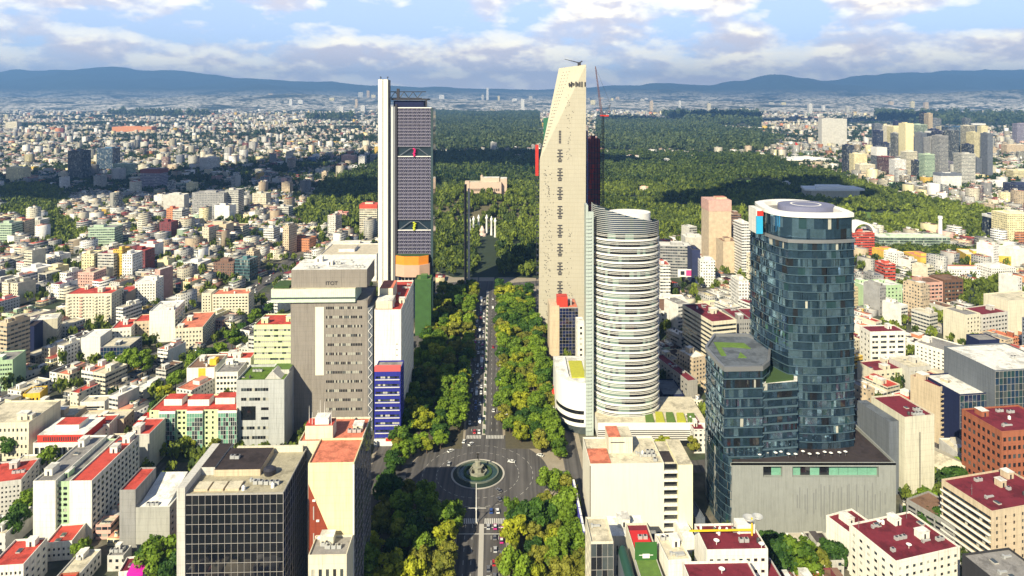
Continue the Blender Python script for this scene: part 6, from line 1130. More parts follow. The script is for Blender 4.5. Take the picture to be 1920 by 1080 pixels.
SEGS += [(*G(1600, 592), *G(1925, 705), 12), (*G(430, 575), *G(-10, 745), 8), (*G(560, 480), *G(430, 575), 12), (*G(240, 880), *G(330, 735), 6), (*G(330, 735), *G(505, 595), 7)]
def blocked(x, y, r):
    if corridor(x, y, r*.3) or hitfoot(x, y, r) or forest(x, y): return True
    return any(segd(x, y, *s[:4]) < s[4]+r*.6 for s in SEGS)
sheet('wide_street', [strip(*G(1600, 592), *G(1925, 705), 22), strip(*G(430, 575), *G(-10, 745), 14), strip(*G(560, 480), *G(430, 575), 20), strip(*G(240, 880), *G(330, 735), 9), strip(*G(330, 735), *G(505, 595), 11)], m_asph, .03)
ZONES = [(-17.5, lambda x, y: x < ave(y)-130 and y > 430), (1.6, lambda x, y: x < ave(y) and (x >= ave(y)-130 or y <= 430)), (1.6, lambda x, y: x >= ave(y) and x < ave(y)+300 and y < 470), (24, lambda x, y: x >= ave(y) and (x >= ave(y)+300 or y >= 470))]
lots = []; trees = []; greens = []; strs = []
BW, BD, ST = 74, 46, 9
for zi, (ang, test) in enumerate(ZONES):
    c, s = math.cos(RR(ang)), math.sin(RR(ang)); N = 48
    for bi in range(-N, N):
        for bj in range(-6, 68):
            u0, v0 = bi*(BW+ST), bj*(BD+ST); cx, cy = (u0+BW/2)*c-(v0+BD/2)*s, (u0+BW/2)*s+(v0+BD/2)*c
            if cy < 225 or cy > 3050 or abs(cx) > cy*.80+60: continue
            if not test(cx, cy): continue
            rr_ = random.Random(zi*100003+bi*733+bj)
            if rr_.random() < .025 and cy > 500:
                for k in range(26): a, b = u0+rr_.uniform(0, BW), v0+rr_.uniform(0, BD); trees.append((a*c-b*s, a*s+b*c, rr_.uniform(.6, 1.1)))
                continue
            hood = 1.0+.5*math.sin(cx*.004+1)*math.cos(cy*.003)
            for row in range(2):
                u = u0
                while u < u0+BW-7:
                    lw = rr_.uniform(7, 14) if cy < 1500 else rr_.uniform(11, 24); lw = min(lw, u0+BW-u); ld = BD/2*rr_.uniform(.72, .98)
                    v = v0+(0 if row == 0 else BD-ld); mu, mv = u+lw/2, v+ld/2; x, y = mu*c-mv*s, mu*s+mv*c
                    t = rr_.random()
                    if not blocked(x, y, max(lw, ld)*.34):
                        if t < (.12 if cy < 600 else .30): trees.append((x, y, rr_.uniform(.7, 1.15)))
                        else:
                            h = rr_.choice((4, 6.5, 6.5, 9, 9, 12))*hood
                            if t > .87: h = rr_.uniform(13, 22)
                            if t > .975: h = rr_.uniform(24, 42)
                            if y < 420: h = min(h, 9)
                            elif y < 520: h = min(h, 14)
                            lots.append((x, y, lw-.4, ld, ang, h, rr_.random(), rr_.random(), rr_.randint(0, 10**6)))
                    u += lw
                    if rr_.random() < (.30 if cy < 600 else .5):
                        a, b = u, v0+(-ST*.35 if row == 0 else BD+ST*.35); tx_, ty_ = a*c-b*s, a*s+b*c
                        if not corridor(tx_, ty_, 2) and not hitfoot(tx_, ty_, 3) and not forest(tx_, ty_): trees.append((tx_, ty_, rr_.uniform(.5, .9)))
cell = defaultdict(list)
for l in lots: cell[(int(l[0]//20), int(l[1]//20))].append((l[0], l[1], max(l[2], l[3])*.6))
for t in trees: cell[(int(t[0]//20), int(t[1]//20))].append((t[0], t[1], 3.5))
for i in range(9000):
    y = R.uniform(250, 620); x = R.uniform(-y*.8, y*.8)
    r0 = R.choice((3.5, 4.5, 6))
    if corridor(x, y, 3) or hitfoot(x, y, r0+.5): continue
    cx_, cy_ = int(x//20), int(y//20)
    if any(math.hypot(x-q[0], y-q[1]) < q[2]+r0 for a in (-1, 0, 1) for b in (-1, 0, 1) for q in cell[(cx_+a, cy_+b)]): continue
    cell[(cx_, cy_)].append((x, y, r0*.9)); ang_ = (-17.5 if x < ave(y)-130 and y > 430 else 1.6 if x < ave(y)+300 and y < 470 else 24)
    if R.random() < .5 or any(segd(x, y, *s[:4]) < s[4]+r0 for s in SEGS): trees.append((x, y, R.uniform(.55, 1.05)))
    else: lots.append((x, y, r0*1.6, r0*1.6, ang_, R.choice((3.5, 4, 6.5)), R.random(), R.random(), R.randint(0, 10**6)))
WC = ['cream', 'white', 'white', 'cream', 'pale', 'beige', 'grey', 'pink', 'butter', 'pale', 'orange', 'maroon', 'slate', 'yellow', 'green', 'blue']
WP = [12, 16, 10, 8, 10, 8, 5, 3.5, 5, 4, 2, 1, 1.6, 1, 1.2, .4]
RC = ['grey', 'cream', 'white', 'red', 'salmon', 'brown', 'dark', 'maroon', 'green']; RP = [10, 12, 9, 7, 5, 4, 2, 2.5, .6]
def pick(names, ps, t):
    t *= sum(ps)
    for n, p_ in zip(names, ps):
        t -= p_
        if t <= 0: return n
    return names[-1]
# the ones that show largest are objects
def vis(l):
    x, y, w_, d_, ang, h = l[:6]; px, py = topx(x, y)
    if px < -30 or px > 1950 or py > 1150: return 0
    return (w_*h+w_*d_*.4)/y/y
lots.sort(key=vis, reverse=True)
NH = 285; near, rest = lots[:NH], lots[NH:]
seen = {}
def relphrase(x, y, k=0):
    L = sorted(LAND, key=lambda q: (q[0]-x)**2+(q[1]-y)**2); q = L[k]; px, py = topx(x, y); qx, qy = topx(q[0], q[1])
    if abs(px-qx) > abs(py-qy)*1.2: r = 'right of' if px > qx else 'left of'
    else: r = 'beyond' if y > q[1] else 'before'
    return r, q[2]
desc = []
for l in near:
    x, y, w_, d_, ang, h, a, b, sd = l; wc_, rc_ = pick(WC, WP, a), pick(RC, RP, b); r_ = random.Random(sd); kit = ''.join(r_.choices('stakvp', (4, 3, 2, 2, 1, 1), k=r_.choice((1, 2, 2, 3, 4))))
    n = max(1, round(h/3)); nm = {1: 'single storey', 2: 'two storey', 3: 'three storey', 4: 'four storey'}.get(n, 'tall' if n > 6 else 'midrise')
    wn = 'pale yellow' if wc_ == 'butter' else wc_; r1, q1 = relphrase(x, y); first = f'{nm} {wn} house with {rc_} roof {r1} the {q1}'; desc.append([l, wc_, rc_, kit, first, nm])
dd_ = defaultdict(list)
for i, q in enumerate(desc): dd_[q[4]].append(i)
for key, ids in dd_.items():
    if len(ids) > 1:
        ids.sort(key=lambda i: desc[i][0][1])
        for k, i in enumerate(ids): desc[i][4] = key.replace(' house with', f' house, {ordinal(k+1)} away, with')
for (l, wc_, rc_, kit, lab, nm) in desc:
    x, y, w_, d_, ang, h, a, b, sd = l; c, s = math.cos(RR(ang)), math.sin(RR(ang)); kind = 'house' if h < 11 else 'apartment_house'
    rt = root(kind, lab, 'house' if h < 11 else 'apartment building', (x-(w_/2)*c+(d_/2)*s, y-(w_/2)*s-(d_/2)*c, 0), RR(ang), 'houses and flats filling the blocks')
    col = RGBW[wc_]; col = tuple(min(.85, v*random.Random(sd).uniform(.85, 1.1)) for v in col); m = MB(); P = [(0, 0), (w_, 0), (w_, d_), (0, d_)]; r_ = random.Random(sd+1); of = r_.randint(0, 50)*2.9; blankside = r_.random() < .45
    for k in range(4):
        p_, q_ = P[k], P[(k+1) % 4]; L = math.hypot(q_[0]-p_[0], q_[1]-p_[1]); bl = (k % 2 == 1 and blankside)
        m.quad((*p_, 0), (*q_, 0), (*q_, h), (*p_, h), 0, None if bl else ((of, .01), (of+L, .01), (of+L, h), (of, h)), col)
    ph = .7
    for bx in ((0, w_, 0, .25), (0, w_, d_-.25, d_), (0, .25, .25, d_-.25), (w_-.25, w_, .25, d_-.25)): m.box(*bx, h, h+ph, col=col)
    m.build('wall', FAC[r_.choice(('grid', 'grid', 'band'))], rt)
    m = MB(); m.poly([(.25, .25, h+.02), (w_-.25, .25, h+.02), (w_-.25, d_-.25, h+.02), (.25, d_-.25, h+.02)]); m.build('roof', roof.get(rc_, roof['grey']), rt)
    if r_.random() < .5 and w_ > 8: a0 = r_.uniform(.1, .5)*w_; m = MB(); m.box(a0, min(w_-.5, a0+w_*r_.uniform(.3, .5)), d_*.45, d_*.85, h, h+2.8, col=col, tcol=RGBR[rc_]); m.build('upper_room', FAC['grid'], rt)
    roofkit(rt, w_, d_, h, kit, wall.get(wc_, wall['cream']), sd)
# the rest of the city as one mass
def box_mass(L, name, mat, kind='stuff', label=None, roofbits=True):
    n = len(L); A = np.array([(l[0], l[1], l[2]/2, l[3]/2, RR(l[4]), l[5]) for l in L]); c, s = np.cos(A[:, 4]), np.sin(A[:, 4])
    cols = np.array([RGBW[pick(WC, WP, l[6])] for l in L])*(.45+.65*NR.rand(n))[:, None]; rc = np.array([RGBR[pick(RC, RP, l[7])] for l in L])*(.5+.6*NR.rand(n))[:, None]
    sg = [(-1, -1), (1, -1), (1, 1), (-1, 1)]; V = np.zeros((n, 8, 3))
    for k, (a, b) in enumerate(sg):
        x = A[:, 0]+a*A[:, 2]*c-b*A[:, 3]*s; y = A[:, 1]+a*A[:, 2]*s+b*A[:, 3]*c
        V[:, k] = np.stack([x, y, A[:, 6] if A.shape[1] > 6 else np.zeros(n)], 1); V[:, k+4] = np.stack([x, y, A[:, 5]], 1)
    base = (np.arange(n)*8)[:, None]; Fs = []; UV = []; CL = []; off_ = np.floor(NR.rand(n)*60)*2.9
    for k in range(4):
        j = (k+1) % 4; Fs.append(base+np.array([k, j, j+4, k+4])); Lk = 2*(A[:, 2] if k % 2 == 0 else A[:, 3]); bl = (NR.rand(n) < .25)*100.0; u = np.zeros((n, 4, 2)); u[:, 0] = np.stack([off_, .01-bl], 1); u[:, 1] = np.stack([off_+Lk, .01-bl], 1); u[:, 2] = np.stack([off_+Lk, A[:, 5]-bl], 1); u[:, 3] = np.stack([off_, A[:, 5]-bl], 1); UV.append(u); CL.append(cols)
    Fs.append(base+np.array([4, 5, 6, 7])); u = np.zeros((n, 4, 2)); u[:, :, 1] = -1; UV.append(u); CL.append(rc)
    mi = np.tile(NR.choice([0, 0, 1, 2], n), 5) if isinstance(mat, list) else None
    o = npmesh(name, V.reshape(-1, 3), np.concatenate(Fs), mat, mi=mi, col=np.concatenate(CL), uv=np.concatenate(UV)); tag(o, kind='stuff', label=label, cat='houses'); return o
rest = [l for l in rest if abs(l[0]) < l[1]*.8+40]
bits = []
for l in rest:
    x, y, w_, d_, ang, h, a, b, sd = l; r_ = random.Random(sd); c, s = math.cos(RR(ang)), math.sin(RR(ang))
    for k in range(r_.choice((1, 2, 3)) if y < 1700 else 1):
        u, v = r_.uniform(-.3, .3)*w_, r_.uniform(-.3, .3)*d_; bits.append((x+u*c-v*s, y+u*s+v*c, w_*r_.uniform(.15, .45), d_*r_.uniform(.12, .4), ang, h+r_.uniform(1.2, 3.2), r_.random(), r_.random()))
box_mass(rest+bits, 'city_houses', [FAC['grid'], FAC['band'], FAC['curtain']], label='dense low houses and flats filling the city to the middle distance')
# far city
far = []; r_ = random.Random(5)
def far_city(n, y0, y1, smin, smax, h0, h1):
    for i in range(n):
        t = r_.random(); y = 1/((1-t)/y0+t/y1) if r_.random() < .55 else r_.uniform(y0, y1); px = r_.uniform(-40, 1960); x = X(px, y); qx, qy = topx(x, y)
        if forest(x, y): continue
        cl = math.sin(x*.0021+1.3)*math.cos(y*.0017+.6)+.6*math.sin(x*.0053-y*.0031)+.5*math.sin(y*.004+x*.001)
        if cl < -.15 and r_.random() < .86: continue
        far.append((x, y, r_.uniform(smin, smax), r_.uniform(smin, smax), r_.uniform(-25, 30), (r_.uniform(h0, h1) if r_.random() < .93 else r_.uniform(h1, h1*2.6)), r_.random(), r_.random()))
far_city(26000, 3050, 6000, 9, 24, 4, 13); far_city(24000, 6000, 11500, 12, 36, 5, 16)
box_mass(far, 'distant_city', FAC['grid'], label='pale distant city spreading to the foot of the mountains')
# ------------------------------------------------------------------ woods and street trees as masses
def crown_template(seed, nleaf=70):
    rng = np.random.RandomState(seed); cl = []
    for i in range(7): a = rng.rand()*6.28; q = rng.rand()**.5*.62; cl.append((q*math.cos(a), q*math.sin(a), .55+rng.rand()*.6, .34+.2*rng.rand(), rng.rand()))
    return leaf_cloud(rng, cl, nleaf//7, .17)
def wood(name, pts, mat, label, nleaf=70, size=1.0, T=6):
    tv = [crown_template(900+k, nleaf) for k in range(T)]; Vs, Fs, Cs = [], [], []; off_ = 0; P = np.array(pts)
    which = NR.randint(0, T, len(P))
    for k in range(T):
        Q = P[which == k]
        if not len(Q): continue
        V, Fq, col = tv[k]; th = NR.rand(len(Q))*6.28; c, s = np.cos(th)[:, None], np.sin(th)[:, None]; r = Q[:, 3][:, None]; h = Q[:, 4][:, None]
        x = (V[None, :, 0]*c-V[None, :, 1]*s)*r+Q[:, 0][:, None]; y = (V[None, :, 0]*s+V[None, :, 1]*c)*r+Q[:, 1][:, None]; z = V[None, :, 2]*h+Q[:, 2][:, None]
        W = np.stack([x, y, z], 2).reshape(-1, 3); FF = (Fq[None]+(np.arange(len(Q))*len(V))[:, None, None]).reshape(-1, 4)+off_; off_ += len(W)
        tone = np.clip(col[None]*.55+Q[:, 5][:, None, None]*.5, 0, 1).reshape(-1, 3); Vs.append(W); Fs.append(FF); Cs.append(tone)
    o = npmesh(name, np.concatenate(Vs), np.concatenate(Fs), mat, col=np.concatenate(Cs)); tag(o, kind='stuff', label=label, cat='wood'); return o
tp = []
for (x, y, s_) in trees:
    if y < 2600: tp.append((x, y, 1.2, 5.2*s_, 9.5*s_, R.uniform(0, .8)))
wood('street_trees', tp, LFAR, 'green trees scattered between the houses', 84)
def scatter(polys, dens0, r0, r1, name, label, nl, ymax=1e9, ymin=0, tone=0):
    pts = []
    for P in polys:
        W_ = [G(*p) for p in P]; xs = [p[0] for p in W_]; ys = [p[1] for p in W_]; A = (max(xs)-min(xs))*(max(ys)-min(ys)); n = int(A/dens0)
        for i in range(n):
            x, y = R.uniform(min(xs), max(xs)), R.uniform(min(ys), max(ys))
            if not ymin < y < ymax: continue
            px, py = topx(x, y)
            if not (-60 < px < 1980) or not inpoly(px, py, P): continue
            if abs(x-ave(y)) < 15 and y < 1105: continue
            if hitfoot(x, y, 4): continue
            z = hillz(x, y)
            if fbm(x*.011+5, y*.009, 3) > .62: continue
            g = .45+.55*fbm(x*.006, y*.006, 4)+.35*fbm(x*.0014, y*.002, 2)
            rr2 = R.uniform(r0, r1)*(.75+.5*R.random()**2)
            pts.append((x, y, z+.5, rr2, rr2*R.uniform(1.1, 1.7), max(0, min(1, g+R.uniform(-.22, .22)+tone))))
    if pts: wood(name, pts, LFAR3 if min(p[1] for p in pts) > 2400 else LFAR2 if ymin else LFAR, label, nl)
    return len(pts)
MAIN = FOREST_PX[:1]
clr = []
for i, (px, py, rx_, ry_) in enumerate(((960, 335, 40, 34), (1182, 374, 46, 30), (1290, 388, 34, 26), (1420, 342, 60, 44), (1008, 372, 26, 30), (1530, 420, 34, 26), (672, 388, 40, 26), (1640, 404, 50, 30), (1350, 312, 60, 60), (1120, 318, 34, 40), (860, 470, 20, 16), (980, 462, 16, 18))):
    x, y = G(px, py); FOOT.append((x-rx_, y-ry_, 1, 0, 2*rx_, 2*ry_)); clr.append([(x+rx_*1.1*(1+.2*math.sin(3*t+i))*math.cos(t), y+ry_*1.1*(1+.15*math.sin(5*t+i))*math.sin(t)) for t in (2*math.pi*k/24 for k in range(24))])
sheet('park_lawn', clr, m_lawn, .040)
n1_ = scatter(MAIN, 66, 3.8, 8.4, 'park_wood', 'near part of the large dark green park wood', 90, ymax=1650)
n2_ = scatter(MAIN, 115, 5.0, 12, 'park_wood', 'far part of the large dark green park wood', 49, ymin=1650)
n3_ = scatter(FOREST_PX[1:3], 520, 13, 20, 'far_wood', 'wooded hills of the park beyond the viaduct', 49)
n4_ = scatter(FOREST_PX[3:8], 3200, 22, 40, 'far_wood', 'dark distant woods between the far suburbs', 49)
n5_ = scatter(FOREST_PX[8:], 62, 4.4, 7.0, 'grove', 'dense groves between the houses', 84)
print('lots', len(lots), 'rest', len(rest), 'far', len(far), 'trees', len(tp), n1_, n2_, n3_, n4_, n5_, 'avenue', ntree)
gp_ = []
for i in range(900):
    y = 1/(lambda t: (1-t)/1500+t/11000)(R.random()); px = R.uniform(-20, 1940); x = X(px, y)
    if forest(x, y): continue
    big_ = max(1.0, y/3500); L_ = R.uniform(30, 240)*big_**.5; n_ = int(R.uniform(6, 34))
    for k in range(n_):
        r0 = R.uniform(5, 9)*max(1, y/2600); gx, gy = x+R.gauss(0, L_), y+R.gauss(0, L_*.22)
        if gy > 1400 and not forest(gx, gy): gp_.append((gx, gy, .3, r0, min(r0*1.5, 16), R.uniform(0, .6)))
wood('distant_groves', gp_, LDARK, 'dark tree clumps scattered through the far suburbs', 42)
# wood floor: dark undergrowth
fl = []
for i, P in enumerate(FOREST_PX):
    if i < 3 or i > 7: fl.append([G(*p) for p in P])
sheet('undergrowth', fl, principled('undergrowth', (.02, .035, .015), rough=.95, var=.5, scale=.05), .034)

# ------------------------------------------------------------------ fountain on the roundabout
ft = root('fountain', 'round stone fountain with green hedge rings and bronze archer in the roundabout', 'fountain', (RBX, RBY, 0)); LAND.append((RBX, RBY, 'roundabout fountain'))
m = MB(); m.lathe((0, 0, 0), [(15.4, 0), (15.4, .4), (15.0, .4), (15.0, .1), (0, .1)], 64); m.build('outer_kerb', m_kerb, ft)
m = MB(); m.lathe((0, 0, .1), [(14.3, 0), (14.2, .25), (12.2, 1.0), (12, .1)], 64); m.build('dark_planting', principled('dark planting', (.012, .025, .015), var=.5, scale=1), ft)
m = MB(); m.lathe((0, 0, .1), [(12, 0), (12, 1.6), (11.2, 1.6), (11.2, .9), (0, .9)], 64); m.build('basin', principled('basin stone', (.13, .15, .12), rough=.7, var=.3, scale=.8), ft)
m = MB(); m.lathe((0, 0, 1.05), [(11.1, .0), (0, .0)], 64); m.build('water', m_water, ft)
m = MB(); m.lathe((0, 0, 1.0), [(8.2, 0), (8.2, .7), (6.8, .9), (6.8, 0)], 48); m.build('hedge_ring', m_hedge, ft)
m = MB(); m.lathe((0, 0, 1), [(5.4, 0), (5.4, 1.2), (4.6, 1.2), (4.4, .8), (2.6, .9), (2.6, 3.2), (3.4, 3.6), (3.4, 4.0), (1.7, 4.1), (1.5, 6.2), (1.9, 6.4), (1.2, 6.7), (0, 6.7)], 8); m.build('pedestal', principled('pedestal stone', (.26, .26, .20), rough=.8, var=.3, scale=.8), ft)
for k in range(4): a = k*math.pi/2+.78; m = MB(); m.lathe((3.9*math.cos(a), 3.9*math.sin(a), 2.2), [(.7, 0), (.6, 1.0), (.35, 1.6), (.4, 1.9), (0, 2.1)], 10); m.build('turtle_figure', m_bronze, ft, smooth=True)
me = bpy.data.meshes.new('statue'); VV = [(0, 0, 2.2), (0, 0, 2.9), (0, 0, 3.5), (0, 0, 3.85), (0, -.03, 4.25), (.45, 0, 3.45), (1.15, -.1, 3.55), (-.45, 0, 3.45), (-.85, .1, 3.2), (-.2, -.2, 3.5), (.25, 0, 1.2), (.35, .05, 0), (-.3, .2, 1.3), (-.55, .75, .6)]
me.from_pydata(VV, [(0, 1), (1, 2), (2, 3), (3, 4), (2, 5), (5, 6), (2, 7), (7, 8), (8, 9), (0, 10), (10, 11), (0, 12), (12, 13)], []); so_ = bpy.data.objects.new('archer_statue', me); C.objects.link(so_); so_.parent = ft; so_.location = (0, 0, 7.6); so_.scale = (1.1, 1.1, 1.1)
mod = so_.modifiers.new('skin', 'SKIN'); rad = [.36, .27, .36, .13, .24, .16, .09, .16, .11, .08, .22, .1, .2, .1]
for v_, r0 in zip(me.skin_vertices[0].data, rad): v_.radius = (r0, r0)
me.skin_vertices[0].data[0].use_root = True; me.materials.append(m_bronze); so_.modifiers.new('sub', 'SUBSURF').levels = 1
m = MB(); pr = None
for k in range(9): a = -1.1+2.2*k/8; q_ = (1.25+.5*math.cos(a)-.5, -.1, 3.55+1.2*math.sin(a)); m.tube(pr, q_, .05, n=5) if pr else None; pr = q_
m.build('bow', m_bronze, so_)
# ------------------------------------------------------------------ lamps, masts, planters
mast = root('flag_mast', 'tall white mast on the median just before the fountain', 'mast', (X(893, 346), 346, .16)); m = MB(); m.tube((0, 0, 0), (0, 0, 20.5), .28, .16, 8); m.tube((0, 0, 7), (0, 0, 8), .4, .4, 8); m.tube((-4.4, 0, 8), (5, 0, 8), .09, n=5); m.build('pole', m_white, mast); m = MB(); m.box(-.8, .8, -.8, .8, 0, .6); m.build('base', m_stone, mast)
def lamp():
    rt = root('street_lamp', 'l', 'street lamp'); m = MB(); m.tube((0, 0, 0), (0, 0, 8.5), .12, .08, 6); m.tube((0, 0, 8.5), (1.8, 0, 9.1), .07, .05, 5); m.tube((0, 0, 8.5), (-1.8, 0, 9.1), .07, .05, 5); m.build('pole', m_metal, rt)
    for s in (-1, 1): m = MB(); m.box(s*1.9-.5, s*1.9+.5, -.2, .2, 8.95, 9.15, bottom=True); m.build('lamp_head', m_white, rt)
    return rt
L0 = lamp(); first = True
for side, of in (('left', -11.4), ('right', 14.4)):
    for i in range(11):
        y = 446+i*27; o = L0 if first else copy_tree(L0); first = False; o.location = (ave(y)+of, y, .14); o.rotation_euler = (0, 0, 0); o['label'] = f'double armed street lamp, {ordinal(i+1)} beyond the roundabout at the {side} kerb'; o['group'] = 'street lamps along the avenue'
for i in range(24):
    y = 440+i*12.6; w0 = R.choice((m_white, m_stone)); rt = root('median_planter', f'low white planter on the median, {ordinal(i+1)} beyond the roundabout', 'planter', (ave(y)+1.4, y, .16), RA, 'planters on the median'); m = MB(); m.box(-.7, .7, -3.2, 3.2, 0, .5); m.build('trough', w0, rt); m = MB(); m.lathe((0, 0, .5), [(.6, 0), (.7, .5), (0, 1.0)], 8); m.build('shrub', m_hedge, rt); m.build('shrub', m_hedge, rt, (0, 2.0, 0)); m.build('shrub', m_hedge, rt, (0, -2.0, 0))
# ------------------------------------------------------------------ cars
def carpaint(n, c): return principled('car paint '+n, c, rough=.25, var=.03, spec=.8)
PAINT = {'white': carpaint('white', (.75, .75, .73)), 'silver': carpaint('silver', (.42, .43, .44)), 'black': carpaint('black', (.015, .015, .018)), 'grey': carpaint('grey', (.14, .14, .15)), 'red': carpaint('red', (.42, .02, .02)), 'pink and white taxi': carpaint('taxi', (.50, .03, .22)), 'blue': carpaint('blue', (.03, .07, .25))}
tyre = principled('tyre', (.012, .012, .012), rough=.9)
def prof_mesh(P, w_, taper=0.0):
    m = MB(); n = len(P); L = [(p[0], -w_, p[1]) for p in P]; Rr = [(p[0], w_, p[1]) for p in P]
    if taper: L = [(x, y+(taper if z > .95 else 0), z) for x, y, z in L]; Rr = [(x, y-(taper if z > .95 else 0), z) for x, y, z in Rr]
    m.poly(L); m.poly(Rr[::-1])
    for k in range(n): a, b = k, (k+1) % n; m.quad(L[b], L[a], Rr[a], Rr[b])
    return m
def car(kind, pname):
    bus = kind == 'bus'; van = kind == 'van'; rt = root({'bus': 'bus', 'van': 'van'}.get(kind, 'car'), 'x', {'bus': 'bus', 'van': 'van'}.get(kind, 'car')); pm = PAINT[pname]
    if bus: prof_mesh([(-5.5, .4), (5.4, .4), (5.6, 1.6), (5.4, 3.0), (-5.5, 3.0)], 1.25).build('body', pm, rt); prof_mesh([(-5.3, 1.5), (5.52, 1.5), (5.42, 2.5), (-5.3, 2.5)], 1.27).build('windows', glass[0], rt); wb = 3.4
    elif van: prof_mesh([(-2.4, .35), (2.35, .35), (2.4, .9), (1.9, 1.15), (1.2, 1.9), (-2.35, 1.95)], .95).build('body', pm, rt); prof_mesh([(-2.1, 1.2), (1.8, 1.2), (1.15, 1.8), (-2.1, 1.8)], .965).build('windows', glass[0], rt); wb = 1.5
    else: prof_mesh([(-2.15, .35), (2.15, .32), (2.2, .6), (2.0, .82), (1.0, .95), (-1.55, .98), (-2.1, .92), (-2.2, .6)], .88).build('body', pm, rt); cab = prof_mesh([(-1.75, .95), (1.05, .93), (.45, 1.40), (-1.15, 1.42)], .84, .16); cab.build('windows', glass[0], rt); m = MB(); m.box(-1.15, .45, -.66, .66, 1.405, 1.46); m.build('roof_panel', PAINT['white'] if 'taxi' in pname else pm, rt); wb = 1.32
    for sx2 in (-wb, wb):
        for sy in (-1, 1): m = MB(); y1 = sy*(1.2 if bus else .86); m.tube((sx2, y1-.12*sy, .33), (sx2, y1+.03*sy, .33), .33, .33, 10); m.build('wheel', tyre, rt)
    for sy in (-.6, .6): m = MB(); x_ = 5.55 if bus else 2.18; m.box(x_-.02, x_+.03, sy-.15, sy+.15, .55, .7); m.build('headlight', m_white, rt)
    return rt
protos = {}; carno = defaultdict(int); cfirst = set()
def put_car(x, y, ang, where, kind='car', z=.03):
    pn = R.choices(list(PAINT), (30, 14, 10, 12, 5, 9, 4))[0] if kind == 'car' else R.choice(('white', 'white', 'silver', 'red'))
    k = (kind, pn)
    if k not in protos: protos[k] = car(kind, pn); o = protos[k]
    else: o = copy_tree(protos[k])
    carno[where] += 1; o.location = (x, y, z); o.rotation_euler = (0, 0, ang); o['label'] = f'{pn} {kind}, {ordinal(carno[where])} {where}'.replace('counting towards us', 'towards us'); o['group'] = 'vehicles on the streets'
A_ = math.pi/2+RA
for of, nm, y0, y1, st_ in ((4.9, 'in the inner right lane below the crosswalk', 300, 343, 6.6), (8.0, 'in the middle right lane below the crosswalk', 300, 343, 7.4), (11.4, 'in the outer right lane below the crosswalk', 298, 341, 8.5)):
    y = y1
    while y > y0:
        if R.random() < .82: put_car(ave(y)+of+R.uniform(-.3, .3), y, A_, nm+' counting towards us', R.choices(('car', 'van'), (5, 1))[0])
        y -= st_+R.uniform(0, 2.2)
for (px, py, an, nm) in ((935, 921, 2.2, 'on the roundabout right of the mast'), (936, 938, 2.0, 'on the roundabout near the right trees'), (921, 960, 1.6, 'at the crosswalk'), (933, 960, 1.7, 'at the crosswalk beside the trees'), (853, 827, 1.2, 'entering the roundabout at the top left'), (870, 829, 1.4, 'entering the roundabout beside it'), (883, 834, 1.0, 'entering the roundabout nearest the fountain'), (845, 847, .8, 'alone on the left of the roundabout'), (842, 871, 1.5, 'close to the left of the fountain'), (1013, 855, 2.6, 'at the right rim of the roundabout'), (959, 867, 2.9, 'in the shade right of the fountain')):
    x, y = G(px, py); put_car(x, y, an, nm, z=.03)
for of, nm, y0, y1, st_, pr_ in ((-8.3, 'in the outer left lane beyond the roundabout', 440, 700, 12, .55), (-4.9, 'in the middle left lane beyond the roundabout', 440, 740, 11, .6), (-1.6, 'in the inner left lane beyond the roundabout', 440, 740, 10, .7), (7.5, 'in the right lane beyond the roundabout', 470, 740, 34, .6)):
    y = y0
    while y < y1:
        if R.random() < pr_: put_car(ave(y)+of+R.uniform(-.25, .25), y, A_ + (math.pi if of < 0 else 0), nm, R.choices(('car', 'van', 'bus'), (10, 1, .5))[0])
        y += st_*R.uniform(.7, 1.4)
for of, nm, y0, y1, st_, pr_ in ((51, 'parked along the right side road below the roundabout', 300, 350, 6.5, .7), (57, 'at the outer kerb of the right side road', 298, 350, 7, .6), (-57, 'parked on the left side road by the blue block', 440, 520, 6.2, .7), (-61, 'at the outer kerb of the left side road', 440, 560, 7, .6), (52, 'on the right side road beyond the hotel', 470, 620, 12, .6), (-58, 'in the shade on the left side road', 300, 350, 9, .5)):
    y = y0
    while y < y1:
        if R.random() < pr_: put_car(ave(y)+of, y, A_, nm)
        y += st_*R.uniform(.9, 1.3)
for i in range(22):
    t = i/22+R.uniform(0, .02); a, b = G(1610, 594), G(1915, 700); put_car(a[0]+(b[0]-a[0])*t+R.choice((-4, 0, 4)), a[1]+(b[1]-a[1])*t, math.atan2(b[1]-a[1], b[0]-a[0]), 'on the wide street at right', z=.05)
for i in range(24):
    t = i/24+R.uniform(0, .02); a, b = G(556, 484), G(432, 574); put_car(a[0]+(b[0]-a[0])*t+R.choice((-6, -2, 3, 7)), a[1]+(b[1]-a[1])*t, math.atan2(b[1]-a[1], b[0]-a[0]), 'on the expressway at centre left', z=.05)
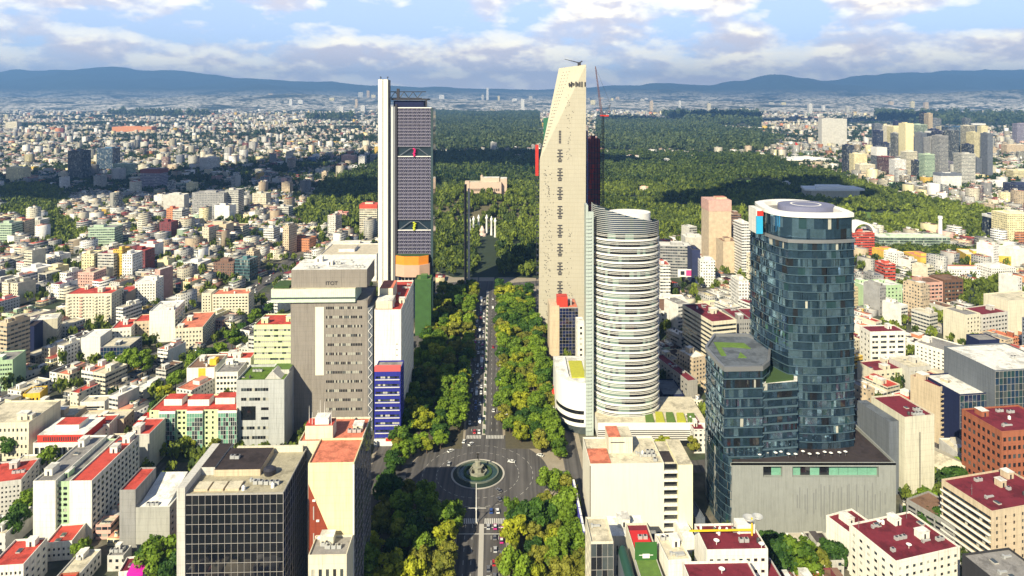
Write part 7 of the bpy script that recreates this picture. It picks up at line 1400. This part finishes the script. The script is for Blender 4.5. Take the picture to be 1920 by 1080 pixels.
# palms in the right row
def palm(x, y, h, lab):
    rt = root('palm', lab, 'palm', (x, y, .1)); m = MB(); m.tube((0, 0, 0), (0, 0, h), .3, .22, 8); m.build('trunk', m_bark, rt); m = MB()
    for k in range(26):
        a = k*2.4; e = R.uniform(.1, 1.2); L = 3.2; p0 = Vector((0, 0, h)); d = Vector((math.cos(a)*math.cos(e), math.sin(a)*math.cos(e), math.sin(e))); sd = d.cross(Vector((0, 0, 1))).normalized()
        pts = [p0+d*L*t+Vector((0, 0, -1.5*t*t)) for t in (0, .35, .7, 1)]; wd = (.12, .45, .35, .03)
        for j in range(3): m.quad(pts[j]-sd*wd[j], pts[j]+sd*wd[j], pts[j+1]+sd*wd[j+1], pts[j+1]-sd*wd[j+1])
    m.build('crown', principled('palm leaf', (.14, .18, .03), rough=.6, var=.4, scale=1.0), rt)
palm(*G(1032, 1095), 9, 'large spiky palm at the lower edge of the right tree row'); palm(*G(1018, 1060), 7, 'smaller palm behind the large one in the right row'); palm(*G(700, 1070), 8, 'palm at the left end of the left tree group')
# roof tree on the striped white block side
# ------------------------------------------------------------------ clouds overhead whose shade lies on the city
m_cloud = principled('cloud', (.85, .85, .87), rough=1.0, spec=0.0, var=.02, scale=.001)
def cloud(gx, gy, rx, ry, lab, h=1300, sd=0):
    r_ = random.Random(sd); cx, cy = gx-.85*h, gy-h*1.0; m = MB(); V = []; n = 44
    for j in range(9):
        ph = -math.pi/2+math.pi*j/8
        for k in range(n):
            t = 2*math.pi*k/n; w0 = 1+.22*math.sin(3*t+sd)+.15*math.sin(5*t+sd*2)+.10*math.sin(11*t+sd*3)+.06*math.sin(19*t+sd); V.append((cx+rx*w0*math.cos(ph)*math.cos(t), cy+ry*w0*math.cos(ph)*math.sin(t), h+95*math.sin(ph)*(1 if ph > 0 else .25)*(1+.3*math.sin(4*t+j))))
    Fq = np.array([(j*n+k, j*n+(k+1) % n, (j+1)*n+(k+1) % n, (j+1)*n+k) for j in range(8) for k in range(n)]); o = npmesh('cloud', np.array(V), Fq, m_cloud, smooth=True); tag(o, lab, 'cloud', kind='stuff')
for i, (px, py, rx, ry) in enumerate(((140, 395, 420, 260), (420, 375, 330, 150), (985, 316, 500, 260), (1860, 395, 150, 130), (860, 395, 170, 120), (1190, 325, 300, 150), (1780, 432, 170, 70), (620, 345, 240, 120))):
    x, y = G(px, py); cloud(x, y, rx, ry, 'flat white cloud high above the city', sd=i+2)
x, y = G(1500, 228); cloud(x, y, 1500, 500, 'broad cloud far above the suburbs', sd=9)
# ------------------------------------------------------------------ air
hz = MB(); hz.box(-30000, 30000, -3000, 24000, -12, 1050, bottom=True); hv = bpy.data.materials.new('haze'); hv.use_nodes = True; nt = hv.node_tree; nt.nodes.clear(); o_ = nd(nt, 'ShaderNodeOutputMaterial'); pv = nd(nt, 'ShaderNodeVolumePrincipled'); pv.inputs['Color'].default_value = (.24, .51, 1.0, 1); pv.inputs['Density'].default_value = 7.0e-5; pv.inputs['Anisotropy'].default_value = 0.15
nt.links.new(pv.outputs[0], o_.inputs['Volume']); tag(hz.build('haze', hv), kind='stuff')
